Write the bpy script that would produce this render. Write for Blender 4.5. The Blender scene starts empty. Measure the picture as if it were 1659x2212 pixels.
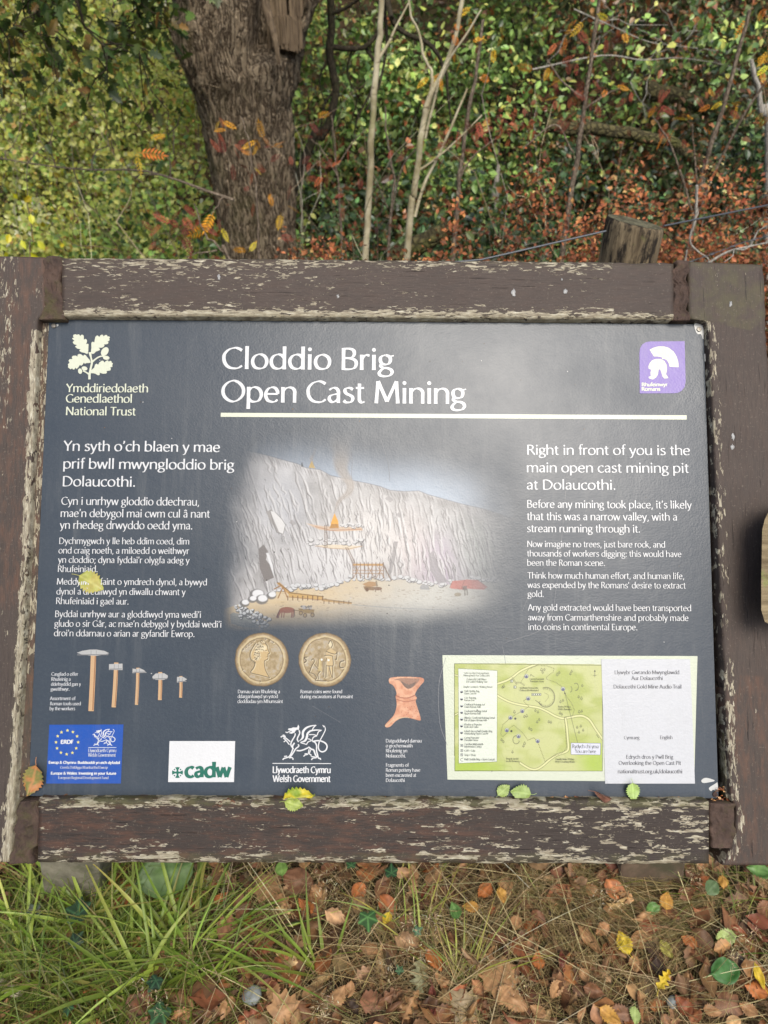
import bpy, math, random
import numpy as np
from mathutils import Vector, Matrix
from mathutils.geometry import tessellate_polygon

# ------------------------------------------------------------------ camera, sky, sun, exposure
SC = bpy.context.scene
COL = SC.collection
PITCH = 36.0
CAM = np.array((0.0, 0.0, 1.58))
FPX = 1661.0                       # focal length in units of a 1659 px wide picture
cam_d = bpy.data.cameras.new('camera')
cam_o = bpy.data.objects.new('camera', cam_d)
COL.objects.link(cam_o)
cam_o.location = CAM
cam_o.rotation_euler = (math.radians(90 - PITCH), 0, 0)
cam_d.sensor_fit = 'HORIZONTAL'
cam_d.sensor_width = 36
cam_d.lens = 36 * FPX / 1659
cam_d.clip_start = 0.02
cam_d.clip_end = 300
cam_d.dof.use_dof = True
cam_d.dof.focus_distance = 0.97
cam_d.dof.aperture_fstop = 12
SC.camera = cam_o

SUN_EL, SUN_AZ = 53.0, 15.0        # azimuth: degrees to the right of straight behind the viewer
sv = Vector((math.sin(math.radians(SUN_AZ)) * math.cos(math.radians(SUN_EL)),
             -math.cos(math.radians(SUN_AZ)) * math.cos(math.radians(SUN_EL)),
             math.sin(math.radians(SUN_EL))))
world = bpy.data.worlds.new('World')
SC.world = world
world.use_nodes = True
wn = world.node_tree
sky = wn.nodes.new('ShaderNodeTexSky')
sky.sky_type = 'NISHITA'
sky.sun_disc = False
sky.sun_elevation = math.radians(SUN_EL)
sky.sun_rotation = math.atan2(sv.x, sv.y)
sky.air_density = 1.0
sky.dust_density = 3.0
wn.links.new(sky.outputs[0], wn.nodes['Background'].inputs[0])
wn.nodes['Background'].inputs[1].default_value = 0.12
sun_d = bpy.data.lights.new('sun', 'SUN')
sun_d.energy = 1.95
sun_d.angle = math.radians(27)
sun_d.color = (1.0, 0.95, 0.87)
sun_o = bpy.data.objects.new('sun', sun_d)
COL.objects.link(sun_o)
sun_o.rotation_euler = sv.to_track_quat('Z', 'Y').to_euler()
SC.view_settings.view_transform = 'Standard'
SC.view_settings.look = 'None'
SC.view_settings.gamma = 1
SC.view_settings.exposure = 0.85

# ------------------------------------------------------------------ helpers
rng = np.random.default_rng(7)
random.seed(7)
cp, sp = math.cos(math.radians(PITCH)), math.sin(math.radians(PITCH))
AX_R = np.array((1.0, 0, 0)); AX_F = np.array((0, cp, -sp)); AX_D = np.array((0, -sp, -cp))


def ray(x, y):
    return AX_R * ((x - 829.5) / FPX) + AX_D * ((y - 1106) / FPX) + AX_F


def at(x, y, Y):
    """point on the sight line of picture position (x, y) at world distance Y in front"""
    r = ray(x, y)
    return CAM + r * (Y / r[1])


def at_z(x, y, z):
    r = ray(x, y)
    return CAM + r * ((z - CAM[2]) / r[2])


def lin(c):
    c = np.asarray(c, float)
    if c.max() > 1.001:
        c = c / 255.0
    return np.where(c <= 0.04045, c / 12.92, ((c + 0.055) / 1.055) ** 2.4)


def S(c):
    return tuple(lin(c))


def tag(o, label=None, cat=None, group=None, kind=None):
    if label: o['label'] = label
    if cat: o['category'] = cat
    if group: o['group'] = group
    if kind: o['kind'] = kind
    return o


def empty(name, loc, label=None, cat=None, group=None):
    o = bpy.data.objects.new(name, None)
    o.empty_display_size = 0.1
    COL.objects.link(o)
    o.location = loc
    return tag(o, label, cat, group)


def mesh_obj(name, verts, faces, mat, parent=None, cols=None, smooth=False, loc=None, mats=None, midx=None):
    """verts (n,3); faces: list of (k,m) int arrays; cols (n,3) linear colour per vertex"""
    verts = np.ascontiguousarray(verts, dtype=np.float32)
    fl = [np.ascontiguousarray(f, dtype=np.int32) for f in faces if len(f)]
    me = bpy.data.meshes.new(name)
    me.vertices.add(len(verts))
    me.vertices.foreach_set('co', verts.ravel())
    nl = sum(f.size for f in fl); npol = sum(len(f) for f in fl)
    me.loops.add(nl); me.polygons.add(npol)
    me.loops.foreach_set('vertex_index', np.concatenate([f.ravel() for f in fl]))
    tot = np.concatenate([np.full(len(f), f.shape[1], np.int32) for f in fl])
    st = np.concatenate(([0], np.cumsum(tot)[:-1])).astype(np.int32)
    me.polygons.foreach_set('loop_start', st)
    me.polygons.foreach_set('loop_total', tot)
    me.polygons.foreach_set('use_smooth', np.full(npol, bool(smooth)))
    if cols is not None:
        cols = np.asarray(cols, np.float32)
        if cols.ndim == 1:
            cols = np.tile(cols, (len(verts), 1))
        a = me.color_attributes.new('Col', 'FLOAT_COLOR', 'POINT')
        a.data.foreach_set('color', np.concatenate([cols[:, :3], np.ones((len(verts), 1), np.float32)], 1).ravel())
    for m_ in (mats or [mat]):
        me.materials.append(m_)
    if midx is not None:
        me.polygons.foreach_set('material_index', np.asarray(midx, np.int32))
    me.update(calc_edges=True)
    me.validate()
    o = bpy.data.objects.new(name, me)
    COL.objects.link(o)
    if parent is not None:
        o.parent = parent
    if loc is not None:
        o.location = loc
    return o


class MB:
    """collects shapes for ONE mesh object"""
    def __init__(s):
        s.v = []; s.f = {}; s.c = []; s.n = 0

    def add(s, verts, faces, col=(0.5, 0.5, 0.5)):
        verts = np.asarray(verts, float).reshape(-1, 3)
        for f in faces:
            if len(f):
                f = np.asarray(f, np.int64)
                if f.ndim == 1: f = f[None]
                s.f.setdefault(f.shape[1], []).append(f + s.n)
        s.v.append(verts)
        c = np.asarray(col, float)
        s.c.append(np.tile(c, (len(verts), 1)) if c.ndim == 1 else c)
        s.n += len(verts)

    def tube(s, pts, rad, k=8, col=(0.5, 0.5, 0.5), cap=True, jit=0.0):
        v, f = tube_arrays(pts, rad, k, jit)
        s.add(v, [f], col)
        if cap:
            n = len(pts)
            s.add(v[:k][::-1], [np.arange(k)], col if np.ndim(col) == 1 else col[:k])
            s.add(v[(n - 1) * k:], [np.arange(k)], col if np.ndim(col) == 1 else col[-k:])

    def build(s, name, mat, parent=None, smooth=False, loc=None):
        return mesh_obj(name, np.concatenate(s.v), [np.concatenate(x) for x in s.f.values()], mat, parent,
                        np.concatenate(s.c), smooth, loc)


def tube_arrays(pts, rad, k=8, jit=0.0):
    pts = np.asarray(pts, float); n = len(pts)
    rad = np.broadcast_to(np.asarray(rad, float), (n,))
    tan = np.gradient(pts, axis=0)
    tan /= np.linalg.norm(tan, axis=1, keepdims=True) + 1e-9
    ref = np.array((0, 0, 1.0)) if abs(tan[0][2]) < 0.9 else np.array((1.0, 0, 0))
    u = np.cross(tan[0], ref); u /= np.linalg.norm(u)
    a = np.arange(k) / k * 2 * math.pi
    V = np.empty((n, k, 3))
    for i in range(n):
        u = u - tan[i] * (u @ tan[i]); u /= np.linalg.norm(u) + 1e-9
        w = np.cross(tan[i], u)
        rr = rad[i] * (1 + jit * rng.uniform(-1, 1, k)) if jit else np.full(k, rad[i])
        V[i] = pts[i] + (np.cos(a) * rr)[:, None] * u + (np.sin(a) * rr)[:, None] * w
    idx = np.arange(n * k).reshape(n, k)
    q = np.stack([idx[:-1], np.roll(idx[:-1], -1, 1), np.roll(idx[1:], -1, 1), idx[1:]], -1).reshape(-1, 4)
    return V.reshape(-1, 3), q


def crom(p, sub=6, closed=False):
    p = np.asarray(p, float)
    if len(p) < 3 and not closed: return p
    if closed:
        q = np.concatenate([p[-1:], p, p[:2]])
    else:
        q = np.concatenate([2 * p[:1] - p[1:2], p, 2 * p[-1:] - p[-2:-1]])
    out = []
    t = (np.arange(sub) / sub)[:, None]
    for i in range(1, len(q) - 2):
        a, b, c, d = q[i - 1], q[i], q[i + 1], q[i + 2]
        out.append(0.5 * (2 * b + (c - a) * t + (2 * a - 5 * b + 4 * c - d) * t ** 2 + (3 * b - a - 3 * c + d) * t ** 3))
    if not closed: out.append(p[-1:])
    return np.concatenate(out)


def smooth01(x, a, b):
    t = np.clip((x - a) / (b - a), 0, 1)
    return t * t * (3 - 2 * t)


_perm = np.random.default_rng(3).permutation(1024)
_val = np.random.default_rng(4).uniform(0, 1, 1024)


def vnoise(x, y, z=0.0):
    """value noise 0..1 on arrays"""
    x, y, z = np.broadcast_arrays(np.asarray(x, float), np.asarray(y, float), np.asarray(z, float))
    xi, yi, zi = np.floor(x).astype(int), np.floor(y).astype(int), np.floor(z).astype(int)
    xf, yf, zf = x - xi, y - yi, z - zi
    xf, yf, zf = (t * t * (3 - 2 * t) for t in (xf, yf, zf))

    def h(i, j, k):
        return _val[_perm[(_perm[(_perm[i & 1023] + j) & 1023] + k) & 1023]]
    r = 0
    for dx in (0, 1):
        for dy in (0, 1):
            for dz in (0, 1):
                r = r + h(xi + dx, yi + dy, zi + dz) * (xf if dx else 1 - xf) * (yf if dy else 1 - yf) * (zf if dz else 1 - zf)
    return r


def fbm(x, y, z=0.0, o=4):
    r, a, s_ = 0, 0.5, 0
    for i in range(o):
        r = r + a * vnoise(np.asarray(x) * 2 ** i + 17 * i, np.asarray(y) * 2 ** i + 5 * i, np.asarray(z) * 2 ** i)
        s_ += a; a *= 0.5
    return r / s_


# ------------------------------------------------------------------ material helpers
class NT:
    def __init__(s, name):
        s.m = bpy.data.materials.new(name)
        s.m.use_nodes = True
        s.t = s.m.node_tree
        s.bsdf = s.t.nodes['Principled BSDF']
        s.out = s.t.nodes['Material Output']

    def n(s, typ, **kw):
        nd = s.t.nodes.new('ShaderNode' + typ)
        for k, v in kw.items():
            if k.startswith('i_'):
                key = k[2:]
                key = int(key) if key.isdigit() else key.replace('_', ' ')
                nd.inputs[key].default_value = v
            else:
                setattr(nd, k, v)
        return nd

    def l(s, a, b):
        s.t.links.new(a, b)

    def noise(s, vec, scale, detail=4, rough=0.55, dist=0.0):
        nd = s.n('TexNoise'); nd.inputs['Scale'].default_value = scale; nd.inputs['Detail'].default_value = detail
        nd.inputs['Roughness'].default_value = rough; nd.inputs['Distortion'].default_value = dist
        s.l(vec, nd.inputs['Vector'])
        return nd.outputs['Fac']

    def mapped(s, vec, scale=(1, 1, 1), loc=(0, 0, 0), rot=(0, 0, 0)):
        nd = s.n('Mapping'); nd.inputs['Scale'].default_value = scale; nd.inputs['Location'].default_value = loc
        nd.inputs['Rotation'].default_value = rot
        s.l(vec, nd.inputs['Vector'])
        return nd.outputs[0]

    def ramp(s, fac, stops, interp='LINEAR'):
        nd = s.n('ValToRGB'); cr = nd.color_ramp; cr.interpolation = interp
        while len(cr.elements) < len(stops): cr.elements.new(0.5)
        for e, (p, c) in zip(cr.elements, stops):
            e.position = p
            e.color = (c, c, c, 1) if np.ndim(c) == 0 else (*c[:3], 1)
        s.l(fac, nd.inputs[0])
        return nd.outputs[0]

    def mix(s, fac, a, b, mode='MIX'):
        nd = s.n('Mix', data_type='RGBA', blend_type=mode)
        for sock, v in ((nd.inputs[0], fac), (nd.inputs[6], a), (nd.inputs[7], b)):
            if hasattr(v, 'is_linked') or hasattr(v, 'node'):
                s.l(v, sock)
            elif np.ndim(v) == 0:
                sock.default_value = v
            else:
                sock.default_value = (*v[:3], 1)
        return nd.outputs[2]

    def math(s, op, a, b=0.0, clamp=False):
        nd = s.n('Math', operation=op, use_clamp=clamp)
        for sock, v in zip(nd.inputs, (a, b)):
            if hasattr(v, 'node'): s.l(v, sock)
            else: sock.default_value = v
        return nd.outputs[0]

    def bump(s, h, strength=0.3, dist=0.002, normal=None):
        nd = s.n('Bump'); nd.inputs['Strength'].default_value = strength; nd.inputs['Distance'].default_value = dist
        s.l(h, nd.inputs['Height'])
        if normal is not None: s.l(normal, nd.inputs['Normal'])
        return nd.outputs[0]

    def obj(s):
        return s.n('TexCoord').outputs['Object']

    def attr(s, name='Col'):
        return s.n('Attribute', attribute_name=name).outputs['Color']

    def set(s, **kw):
        for k, v in kw.items():
            key = {'color': 'Base Color', 'rough': 'Roughness', 'normal': 'Normal', 'metal': 'Metallic', 'spec': 'Specular IOR Level'}[k]
            sock = s.bsdf.inputs[key]
            if hasattr(v, 'node'): s.l(v, sock)
            elif np.ndim(v) == 0: sock.default_value = v
            else: sock.default_value = (*v[:3], 1)
        return s.m


def mat_leaf(name, rough=0.5, trans=0.35, vary=0.35, scale=60, spec=0.4):
    t = NT(name)
    a = t.attr()
    nz = t.noise(t.obj(), scale, 3)
    col = t.mix(t.ramp(nz, [(0.35, 0.0), (0.7, 1.0)]), t.mix(1.0, a, (1 - vary, 1 - vary, 1 - vary), 'MULTIPLY'), a)
    t.set(color=col, rough=rough, spec=spec)
    tr = t.n('BsdfTranslucent'); t.l(col, tr.inputs[0])
    mx = t.n('MixShader'); mx.inputs[0].default_value = trans
    t.l(t.bsdf.outputs[0], mx.inputs[1]); t.l(tr.outputs[0], mx.inputs[2])
    t.l(mx.outputs[0], t.out.inputs[0])
    return t.m
# ------------------------------------------------------------------ the pose of the board's printed panel
PW, PH = 0.841, 0.594
_r1 = np.array((0.99895, 0.00559, 0.00602)); _r2 = np.array((0.00522, -0.99728, 0.08600))
_r1 = _r1 / np.linalg.norm(_r1); _r2 = _r2 - _r1 * (_r1 @ _r2); _r2 /= np.linalg.norm(_r2)
_n = np.cross(_r1, _r2)
_tc = np.array((-0.01029, 0.05166, 0.96277))


def cv(v):
    return AX_R * v[0] + AX_D * v[1] + AX_F * v[2]


P_U, P_V, P_N, P_C = cv(_r1), cv(_r2), cv(_n), CAM + cv(_tc)


def onp(x, y, w=0.0):
    r = ray(x, y)
    p = CAM + r * (((P_C + P_N * w - CAM) @ P_N) / (r @ P_N))
    return np.array(((p - P_C) @ P_U, (p - P_C) @ P_V))


BOARD = empty('information_board', (float(P_C[0]), float(P_C[1]), 0.0),
              'weathered brown wooden information board with dark slate panel about open cast mining', 'sign')
PM = Matrix(((P_U[0], P_V[0], P_N[0], 0), (P_U[1], P_V[1], P_N[1], 0), (P_U[2], P_V[2], P_N[2], P_C[2]), (0, 0, 0, 1)))


def on_board(o):
    o.matrix_local = PM
    return o


SLATE = lin((58, 69, 80))


def mat_print(name='printed_panel', bump=0.075):
    t = NT(name)
    c = t.mix(1.0, t.attr(), (.62, .62, .62), 'MULTIPLY'); o = t.obj()  # print colours darkened evenly, standing in for shade on the board
    dirt = t.ramp(t.noise(o, 9, 6, 0.65), [(0.35, 0.0), (0.75, 1.0)])
    grime = t.ramp(t.noise(o, 260, 3, 0.7), [(0.45, 0.0), (0.8, 1.0)])
    bloom = t.math('MULTIPLY', t.math('ADD', t.math('MULTIPLY', dirt, 0.5), t.math('MULTIPLY', grime, 0.5)), 0.16)
    col = t.mix(bloom, c, lin((114, 114, 110)))
    drip = t.ramp(t.noise(t.mapped(o, (1, .07, 1)), 60, 5, .65), [(.52, 0.0), (.72, .16)])
    drip = t.math('MULTIPLY', drip, t.ramp(t.noise(o, 6, 4, .6), [(.4, 0.0), (.6, 1.0)]))
    col = t.mix(drip, col, lin((138, 138, 132)))
    vor = t.n('TexVoronoi', feature='F1'); vor.inputs['Scale'].default_value = 55
    t.l(o, vor.inputs['Vector'])
    speck = t.ramp(vor.outputs['Distance'], [(0.03, 1.0), (0.06, 0.0)])
    pick = t.ramp(t.n_sep(vor.outputs['Color']), [(0.80, 0.0), (0.82, 1.0)])
    col = t.mix(t.math('MULTIPLY', t.math('MULTIPLY', speck, pick), 0.8), col, lin((58, 50, 44)))
    rough = t.math('ADD', t.math('MULTIPLY', t.noise(o, 7, 5, 0.6), 0.26), 0.20)
    h = t.math('ADD', t.noise(o, 420, 2, 0.5), t.math('MULTIPLY', t.noise(o, 90, 2, 0.5), 1.2))
    t.set(color=col, rough=rough, normal=t.bump(h, bump, 0.002), spec=0.33)
    return t.m


def _sep(s, colsock):
    nd = s.n('SeparateColor'); s.l(colsock, nd.inputs[0])
    return nd.outputs[0]


NT.n_sep = _sep
M_PRINT = mat_print()
M_STICK = mat_print('printed_sticker', 0.14)


def mat_wood(name, axis, paint=(67, 57, 50), seed=0.0, s1=100, warmc=(104, 70, 50)):
    """weathered brown paint flaking off along the grain; Col.r = how flaked, Col.g = bare warm wood, Col.b = algae"""
    t = NT(name)
    o = t.obj()
    sep = t.n('SeparateColor'); t.l(t.attr(), sep.inputs[0])
    wear, warm, alga = sep.outputs
    A = (1, 4.2, 1) if axis == 0 else (4.2, 1, 1)
    p = t.mapped(o, A, (seed, seed * 2, 0))
    wob = t.n('TexNoise'); wob.inputs['Scale'].default_value = 55; wob.inputs['Detail'].default_value = 3
    t.l(p, wob.inputs['Vector'])
    pd = t.mix(0.020, p, wob.outputs['Color'], 'ADD')
    v1 = t.n('TexVoronoi', feature='F1', distance='CHEBYCHEV'); v1.inputs['Scale'].default_value = s1
    t.l(pd, v1.inputs['Vector'])
    v2 = t.n('TexVoronoi', feature='F1', distance='CHEBYCHEV'); v2.inputs['Scale'].default_value = 210
    t.l(pd, v2.inputs['Vector'])
    cell = t.math('ADD', t.math('MULTIPLY', t.n_sep(v1.outputs['Color']), 0.7), t.math('MULTIPLY', t.n_sep(v2.outputs['Color']), 0.3))
    big = t.noise(t.mapped(o, (1, 2.2, 1) if axis == 0 else (2.2, 1, 1), (seed * 3, 1, 0)), 14, 5, 0.65)
    fine = t.noise(p, 120, 5, 0.7)
    dens = t.math('ADD', t.math('MULTIPLY', wear, 0.95), t.math('MULTIPLY', t.math('SUBTRACT', big, 0.5), 0.75))
    f = t.math('ADD', t.math('SUBTRACT', dens, cell), t.math('MULTIPLY', t.math('SUBTRACT', fine, 0.5), 0.45))
    flake = t.ramp(f, [(0.0, 0.0), (0.035, 1.0)])
    grain = t.noise(t.mapped(o, (1, 14, 1) if axis == 0 else (14, 1, 1)), 60, 6, 0.75)
    under = t.ramp(t.noise(p, 75, 5, 0.7), [(0.32, lin((110, 100, 82))), (0.5, lin((152, 144, 122))), (0.68, lin((186, 181, 161)))])
    under = t.mix(t.ramp(grain, [(0.38, 0.75), (0.55, 0.0)]), under, lin((96, 84, 70)))
    pc = lin(paint)
    pcol = t.mix(t.noise(o, 18, 5, 0.6), pc * 0.72, pc * 1.28)
    pcol = t.mix(t.ramp(grain, [(0.35, 0.6), (0.6, 0.0)]), pcol, pc * 0.5)
    wm = t.math('MULTIPLY', warm, t.ramp(t.noise(p, 30, 6, 0.7), [(0.45, 0.0), (0.65, 1.0)]))
    pcol = t.mix(wm, pcol, lin(warmc))
    col = t.mix(flake, pcol, under)
    am = t.math('MULTIPLY', alga, t.ramp(t.noise(o, 45, 5, 0.7), [(0.4, 0.0), (0.62, 1.0)]))
    col = t.mix(am, col, lin((84, 84, 44)))
    crk = t.noise(t.mapped(o, (1, 30, 1) if axis == 0 else (30, 1, 1), (seed, 3, 0)), 16, 4, 0.6)
    crk = t.ramp(crk, [(0.30, 1.0), (0.335, 0.0)])
    col = t.mix(t.math('MULTIPLY', crk, 0.85), col, lin((30, 25, 21)))
    rim = t.ramp(f, [(-0.10, 0.0), (0.0, 0.55), (0.02, 0.0)])  # dark ring round each flake: a thin edge shadow put into the colour
    col = t.mix(rim, col, pc * 0.35)
    mott = t.ramp(t.noise(o, 320, 3, .7), [(.60, 0.0), (.72, .35)])
    col = t.mix(mott, col, lin((128, 118, 104)))
    h = t.math('ADD', t.math('MULTIPLY', flake, -0.7), t.math('MULTIPLY', grain, 0.9))
    h = t.math('SUBTRACT', h, t.math('MULTIPLY', crk, 1.2))
    t.set(color=col, rough=0.62, spec=0.35, normal=t.bump(h, 0.55, 0.0016))
    return t.m


M_WOODH = mat_wood('flaking_paint_rail', 0)
M_WOODV = mat_wood('flaking_paint_stile', 1, (65, 55, 48), 3.1)
M_WOODB = mat_wood('flaking_paint_bottom_rail', 0, (50, 41, 35), 7.7, 56, (86, 56, 40))


def mat_lump(name, a, b, c=None, scale=30, rough=0.8, bump=0.6, dist=0.004):
    t = NT(name); o = t.obj()
    n1 = t.noise(o, scale, 6, 0.65); n2 = t.noise(o, scale * 5, 4, 0.6)
    col = t.mix(t.ramp(n1, [(0.35, 0.0), (0.65, 1.0)]), lin(a), lin(b))
    if c is not None:
        col = t.mix(t.ramp(t.noise(o, scale * 0.45, 6, 0.7), [(0.52, 0.0), (0.66, 1.0)]), col, lin(c))
    t.set(color=col, rough=rough, spec=0.3, normal=t.bump(t.math('ADD', n1, t.math('MULTIPLY', n2, 0.5)), bump, dist))
    return t.m


M_PUTTY = mat_lump('brown_filler', (54, 43, 37), (78, 62, 53), (70, 64, 42), 45, 0.85, 0.8, 0.004)
W0 = 0.013


def beam(name, A, B, mat, wear, w0=W0, back=-0.034, n=150, m=18, rough=0.0006, bevel=0.003, label=None, lump=0.0, smooth=True):
    """a frame member: A and B are the two long edges as picture polylines; the front lies at w0 over the panel plane"""
    def pol(P):
        q = np.array([onp(x, y, w0) for x, y in P])
        d = np.concatenate(([0], np.cumsum(np.linalg.norm(np.diff(q, axis=0), axis=1))))
        s = np.linspace(0, 1, n) * d[-1]
        return np.stack([np.interp(s, d, q[:, k]) for k in (0, 1)], 1), s
    a, s = pol(A); b, _ = pol(B)
    seed = hash_name(name) + A[0][0] * 0.37
    L = np.linalg.norm(b - a, axis=1)
    d = (b - a) / L[:, None]
    ea = (vnoise(s * 160, seed, 0.3) - 0.5) * rough * 3 + (vnoise(s * 30, seed, 4.3) - 0.5) * rough * 2
    eb = (vnoise(s * 160, seed, 7.3) - 0.5) * rough * 3 + (vnoise(s * 30, seed, 9.3) - 0.5) * rough * 2
    rows = []; cols = []
    ts = np.linspace(0, 1, m)
    for kind in (['side0', 'side1'] + list(ts) + ['side2', 'side3']):
        if kind == 'side0': t, w = 0.0 * L + ea, np.full(n, back)
        elif kind == 'side1': t, w = 0.0 * L + ea, np.full(n, w0 - bevel)
        elif kind == 'side2': t, w = L + eb, np.full(n, w0 - bevel)
        elif kind == 'side3': t, w = L + eb, np.full(n, back)
        else:
            t = bevel * 0.6 + ea + (L - bevel * 1.2 + eb - ea) * kind
            w = w0 + (fbm(s * 40, kind * L * 160, seed, 3) - 0.5) * rough * 2
            if lump:
                w = w + (fbm(s * 90, kind * L * 90, seed, 4) - 0.35) * lump * np.sin(np.pi * min(max(kind, .08), .92)) ** 0.5
        xy = a + d * t[:, None]
        rows.append(np.concatenate([xy, w[:, None]], 1))
        k = 0.0 if isinstance(kind, str) and kind in ('side0', 'side1') else (1.0 if isinstance(kind, str) else kind)
        cols.append(np.array([wear(si / s[-1], k) for si in s]))
    V = np.stack(rows); M = len(rows)
    idx = np.arange(M * n).reshape(M, n)
    q = np.stack([idx[:-1, :-1], idx[1:, :-1], idx[1:, 1:], idx[:-1, 1:]], -1).reshape(-1, 4)
    caps = np.stack([idx[:, 0][::-1], idx[:, -1]])
    o = mesh_obj(name, V.reshape(-1, 3), [q, caps], mat, BOARD, np.concatenate(cols), smooth)
    # keep the sides crisp
    on_board(o)
    if label: o['label'] = label
    return o


def hash_name(s):
    return sum((i + 1) * ord(ch) for i, ch in enumerate(s)) % 97 * 1.37


def edge(t, a=0.12):
    return max(0.0, 1 - min(t, 1 - t) / a)


# four frame members -------------------------------------------------------
beam('top_rail', [(134, 556), (500, 557.5), (1000, 562), (1455, 567)], [(134, 683), (500, 684), (1000, 687), (1455, 690)], M_WOODH,
     lambda s, t: (0.09 + 0.36 * edge(t, .26) - 0.04 * (0.35 < t < 0.8) + 0.10 * (s < .42) + (0.45 if t > .9 else 0) - 0.3 * (s > .9), 0.05, 0.12 * edge(t, .15)),
     label='flaked top rail of the frame')
beam('bottom_rail', [(84, 1724), (500, 1725), (1000, 1727), (1531, 1729)], [(82, 1865), (500, 1865), (1000, 1866), (1531, 1868)], M_WOODB,
     lambda s, t: (0.18 + 0.13 * smooth01(s, .42, .68) + 0.3 * (t < .12) + 0.45 * max(0, (t - .8) / .2) * (1 - .3 * smooth01(s, .3, .5)) - 0.12 * (s < .5) * (.15 < t < .75), 0.55 * (1 - smooth01(s, .6, .75)), 0.5 * (t < .1) + .25 * (t > .85)),
     w0=0.0145, label='flaked bottom rail of the frame')
# stiles: edge A is the inner edge, edge B the outer one
beam('side_stile', [(99, 556), (99, 640), (97, 668), (92, 680), (82, 692), (62, 1160), (36, 1650), (30, 1740), (26, 1800), (22, 1862)],
     [(-62, 552), (-66, 640), (-67, 668), (-68, 680), (-68, 692), (-90, 1160), (-112, 1650), (-116, 1740), (-118, 1800), (-120, 1862)], M_WOODV,
     lambda s, t: (0.03 + (0.8 if t < .10 and s > .13 else 0.0) + 0.24 * (s < .3) * (t > .35) + .35 * (s > .88) * (t < .3), 0.4 * (s < .6), 0.25 * (s > .5) * edge(t, .12)), n=260, m=20,
     label='left stile with peeling inner edge')
rs = beam('side_stile', [(1487, 565), (1487, 640), (1488, 676), (1490, 689), (1512, 691), (1526, 695), (1531, 708), (1551, 1160), (1574, 1640), (1580, 1728), (1590, 1745), (1590, 1800), (1580, 1830), (1560, 1869)],
          [(1651, 572), (1654, 640), (1655, 676), (1655, 689), (1655, 691), (1656, 695), (1656, 708), (1680, 1160), (1708, 1640), (1713, 1728), (1714, 1745), (1716, 1800), (1718, 1830), (1720, 1869)], M_WOODV,
          lambda s, t: (-0.08 + (0.42 if t < .13 and s > .11 else 0.0) + .12 * (s < .04), 0.05 + 0.3 * (s > .7), 0.3 * (s < .12)), n=260, m=20,
          label='right stile, browner and less flaked')
# fillers at the four joints
beam('joint_filler', [(96, 555), (96, 600), (94, 645), (84, 690)], [(136, 554), (133, 600), (136, 645), (136, 690)], M_PUTTY, lambda s, t: (.5, .5, .5), w0=0.0125, n=70, m=26, rough=.0030, lump=.009)
beam('joint_filler', [(1452, 566), (1446, 600), (1454, 640), (1450, 692)], [(1489, 563), (1487, 600), (1488, 640), (1490, 692)], M_PUTTY, lambda s, t: (.5, .5, .5), w0=0.0125, n=70, m=26, rough=.0036, lump=.010)
beam('joint_filler', [(35, 1733), (30, 1770), (24, 1810), (18, 1866)], [(84, 1730), (83, 1770), (79, 1810), (76, 1866)], M_PUTTY, lambda s, t: (.5, .5, .5), w0=0.0120, n=70, m=26, rough=.0030, lump=.009)
beam('joint_filler', [(1531, 1735), (1532, 1770), (1534, 1800), (1536, 1832)], [(1592, 1735), (1592, 1770), (1590, 1800), (1578, 1832)], M_PUTTY, lambda s, t: (.5, .5, .5), w0=0.0115, n=70, m=26, rough=.0030, lump=.008)
# rebate ledges beside the panel, and the dark board behind it
beam('rebate_ledge', [(79, 690), (58, 1160), (30, 1722)], [(106.2, 690), (86, 1160), (61.2, 1722)], M_WOODV, lambda s, t: (0.10 + .32 * (t > .5) * (s < .75), .5, .1), w0=-0.0005, back=-0.012, n=200, m=10, bevel=.001)
beam('rebate_ledge', [(1531, 702), (1549, 1160), (1562, 1500), (1567, 1724)], [(1532, 702), (1552, 1160), (1572, 1500), (1588, 1724)], M_WOODV, lambda s, t: (0.45, .4, .6), w0=0.004, back=-0.012, n=200, m=10, bevel=.001)
M_DARK = mat_lump('dark_backing', (14, 13, 12), (20, 18, 16), None, 20)  # near-black: the shade of the gap round the panel put into the colour
beam('back_board', [(40, 620), (1600, 630)], [(0, 1800), (1640, 1800)], M_DARK, lambda s, t: (.3, .3, .3), w0=-0.0285, back=-0.034, n=6, m=4)

# the printed panel --------------------------------------------------------
hw, hh = PW / 2, PH / 2


def rounded_plate(mb, x0, y0, x1, y1, z1, z0, r, col):
    pts = []
    for cx_, cy_, a0 in ((x1 - r, y1 - r, 0), (x0 + r, y1 - r, 90), (x0 + r, y0 + r, 180), (x1 - r, y0 + r, 270)):
        for k in range(5):
            a = math.radians(a0 + k * 22.5)
            pts.append((cx_ + r * math.cos(a), cy_ + r * math.sin(a)))
    n = len(pts)
    top = [(x, y, z1) for x, y in pts]; bot = [(x, y, z0) for x, y in pts]
    i = np.arange(n); j = (i + 1) % n
    mb.add(top + bot, [i, (i + n)[::-1], np.stack([i + n, j + n, j, i], 1)], col)


_mb = MB(); rounded_plate(_mb, -hw, -hh, hw, hh, 0, -0.004, 0.003, SLATE)
PANEL = on_board(_mb.build('panel', M_PRINT, BOARD))


def sub(mb, name, parent=None, mat=None, label=None, smooth=False):
    o = mb.build(name, mat or M_PRINT, parent or PANEL, smooth)
    if label: o['label'] = label
    if parent is BOARD: on_board(o)
    return o


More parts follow.
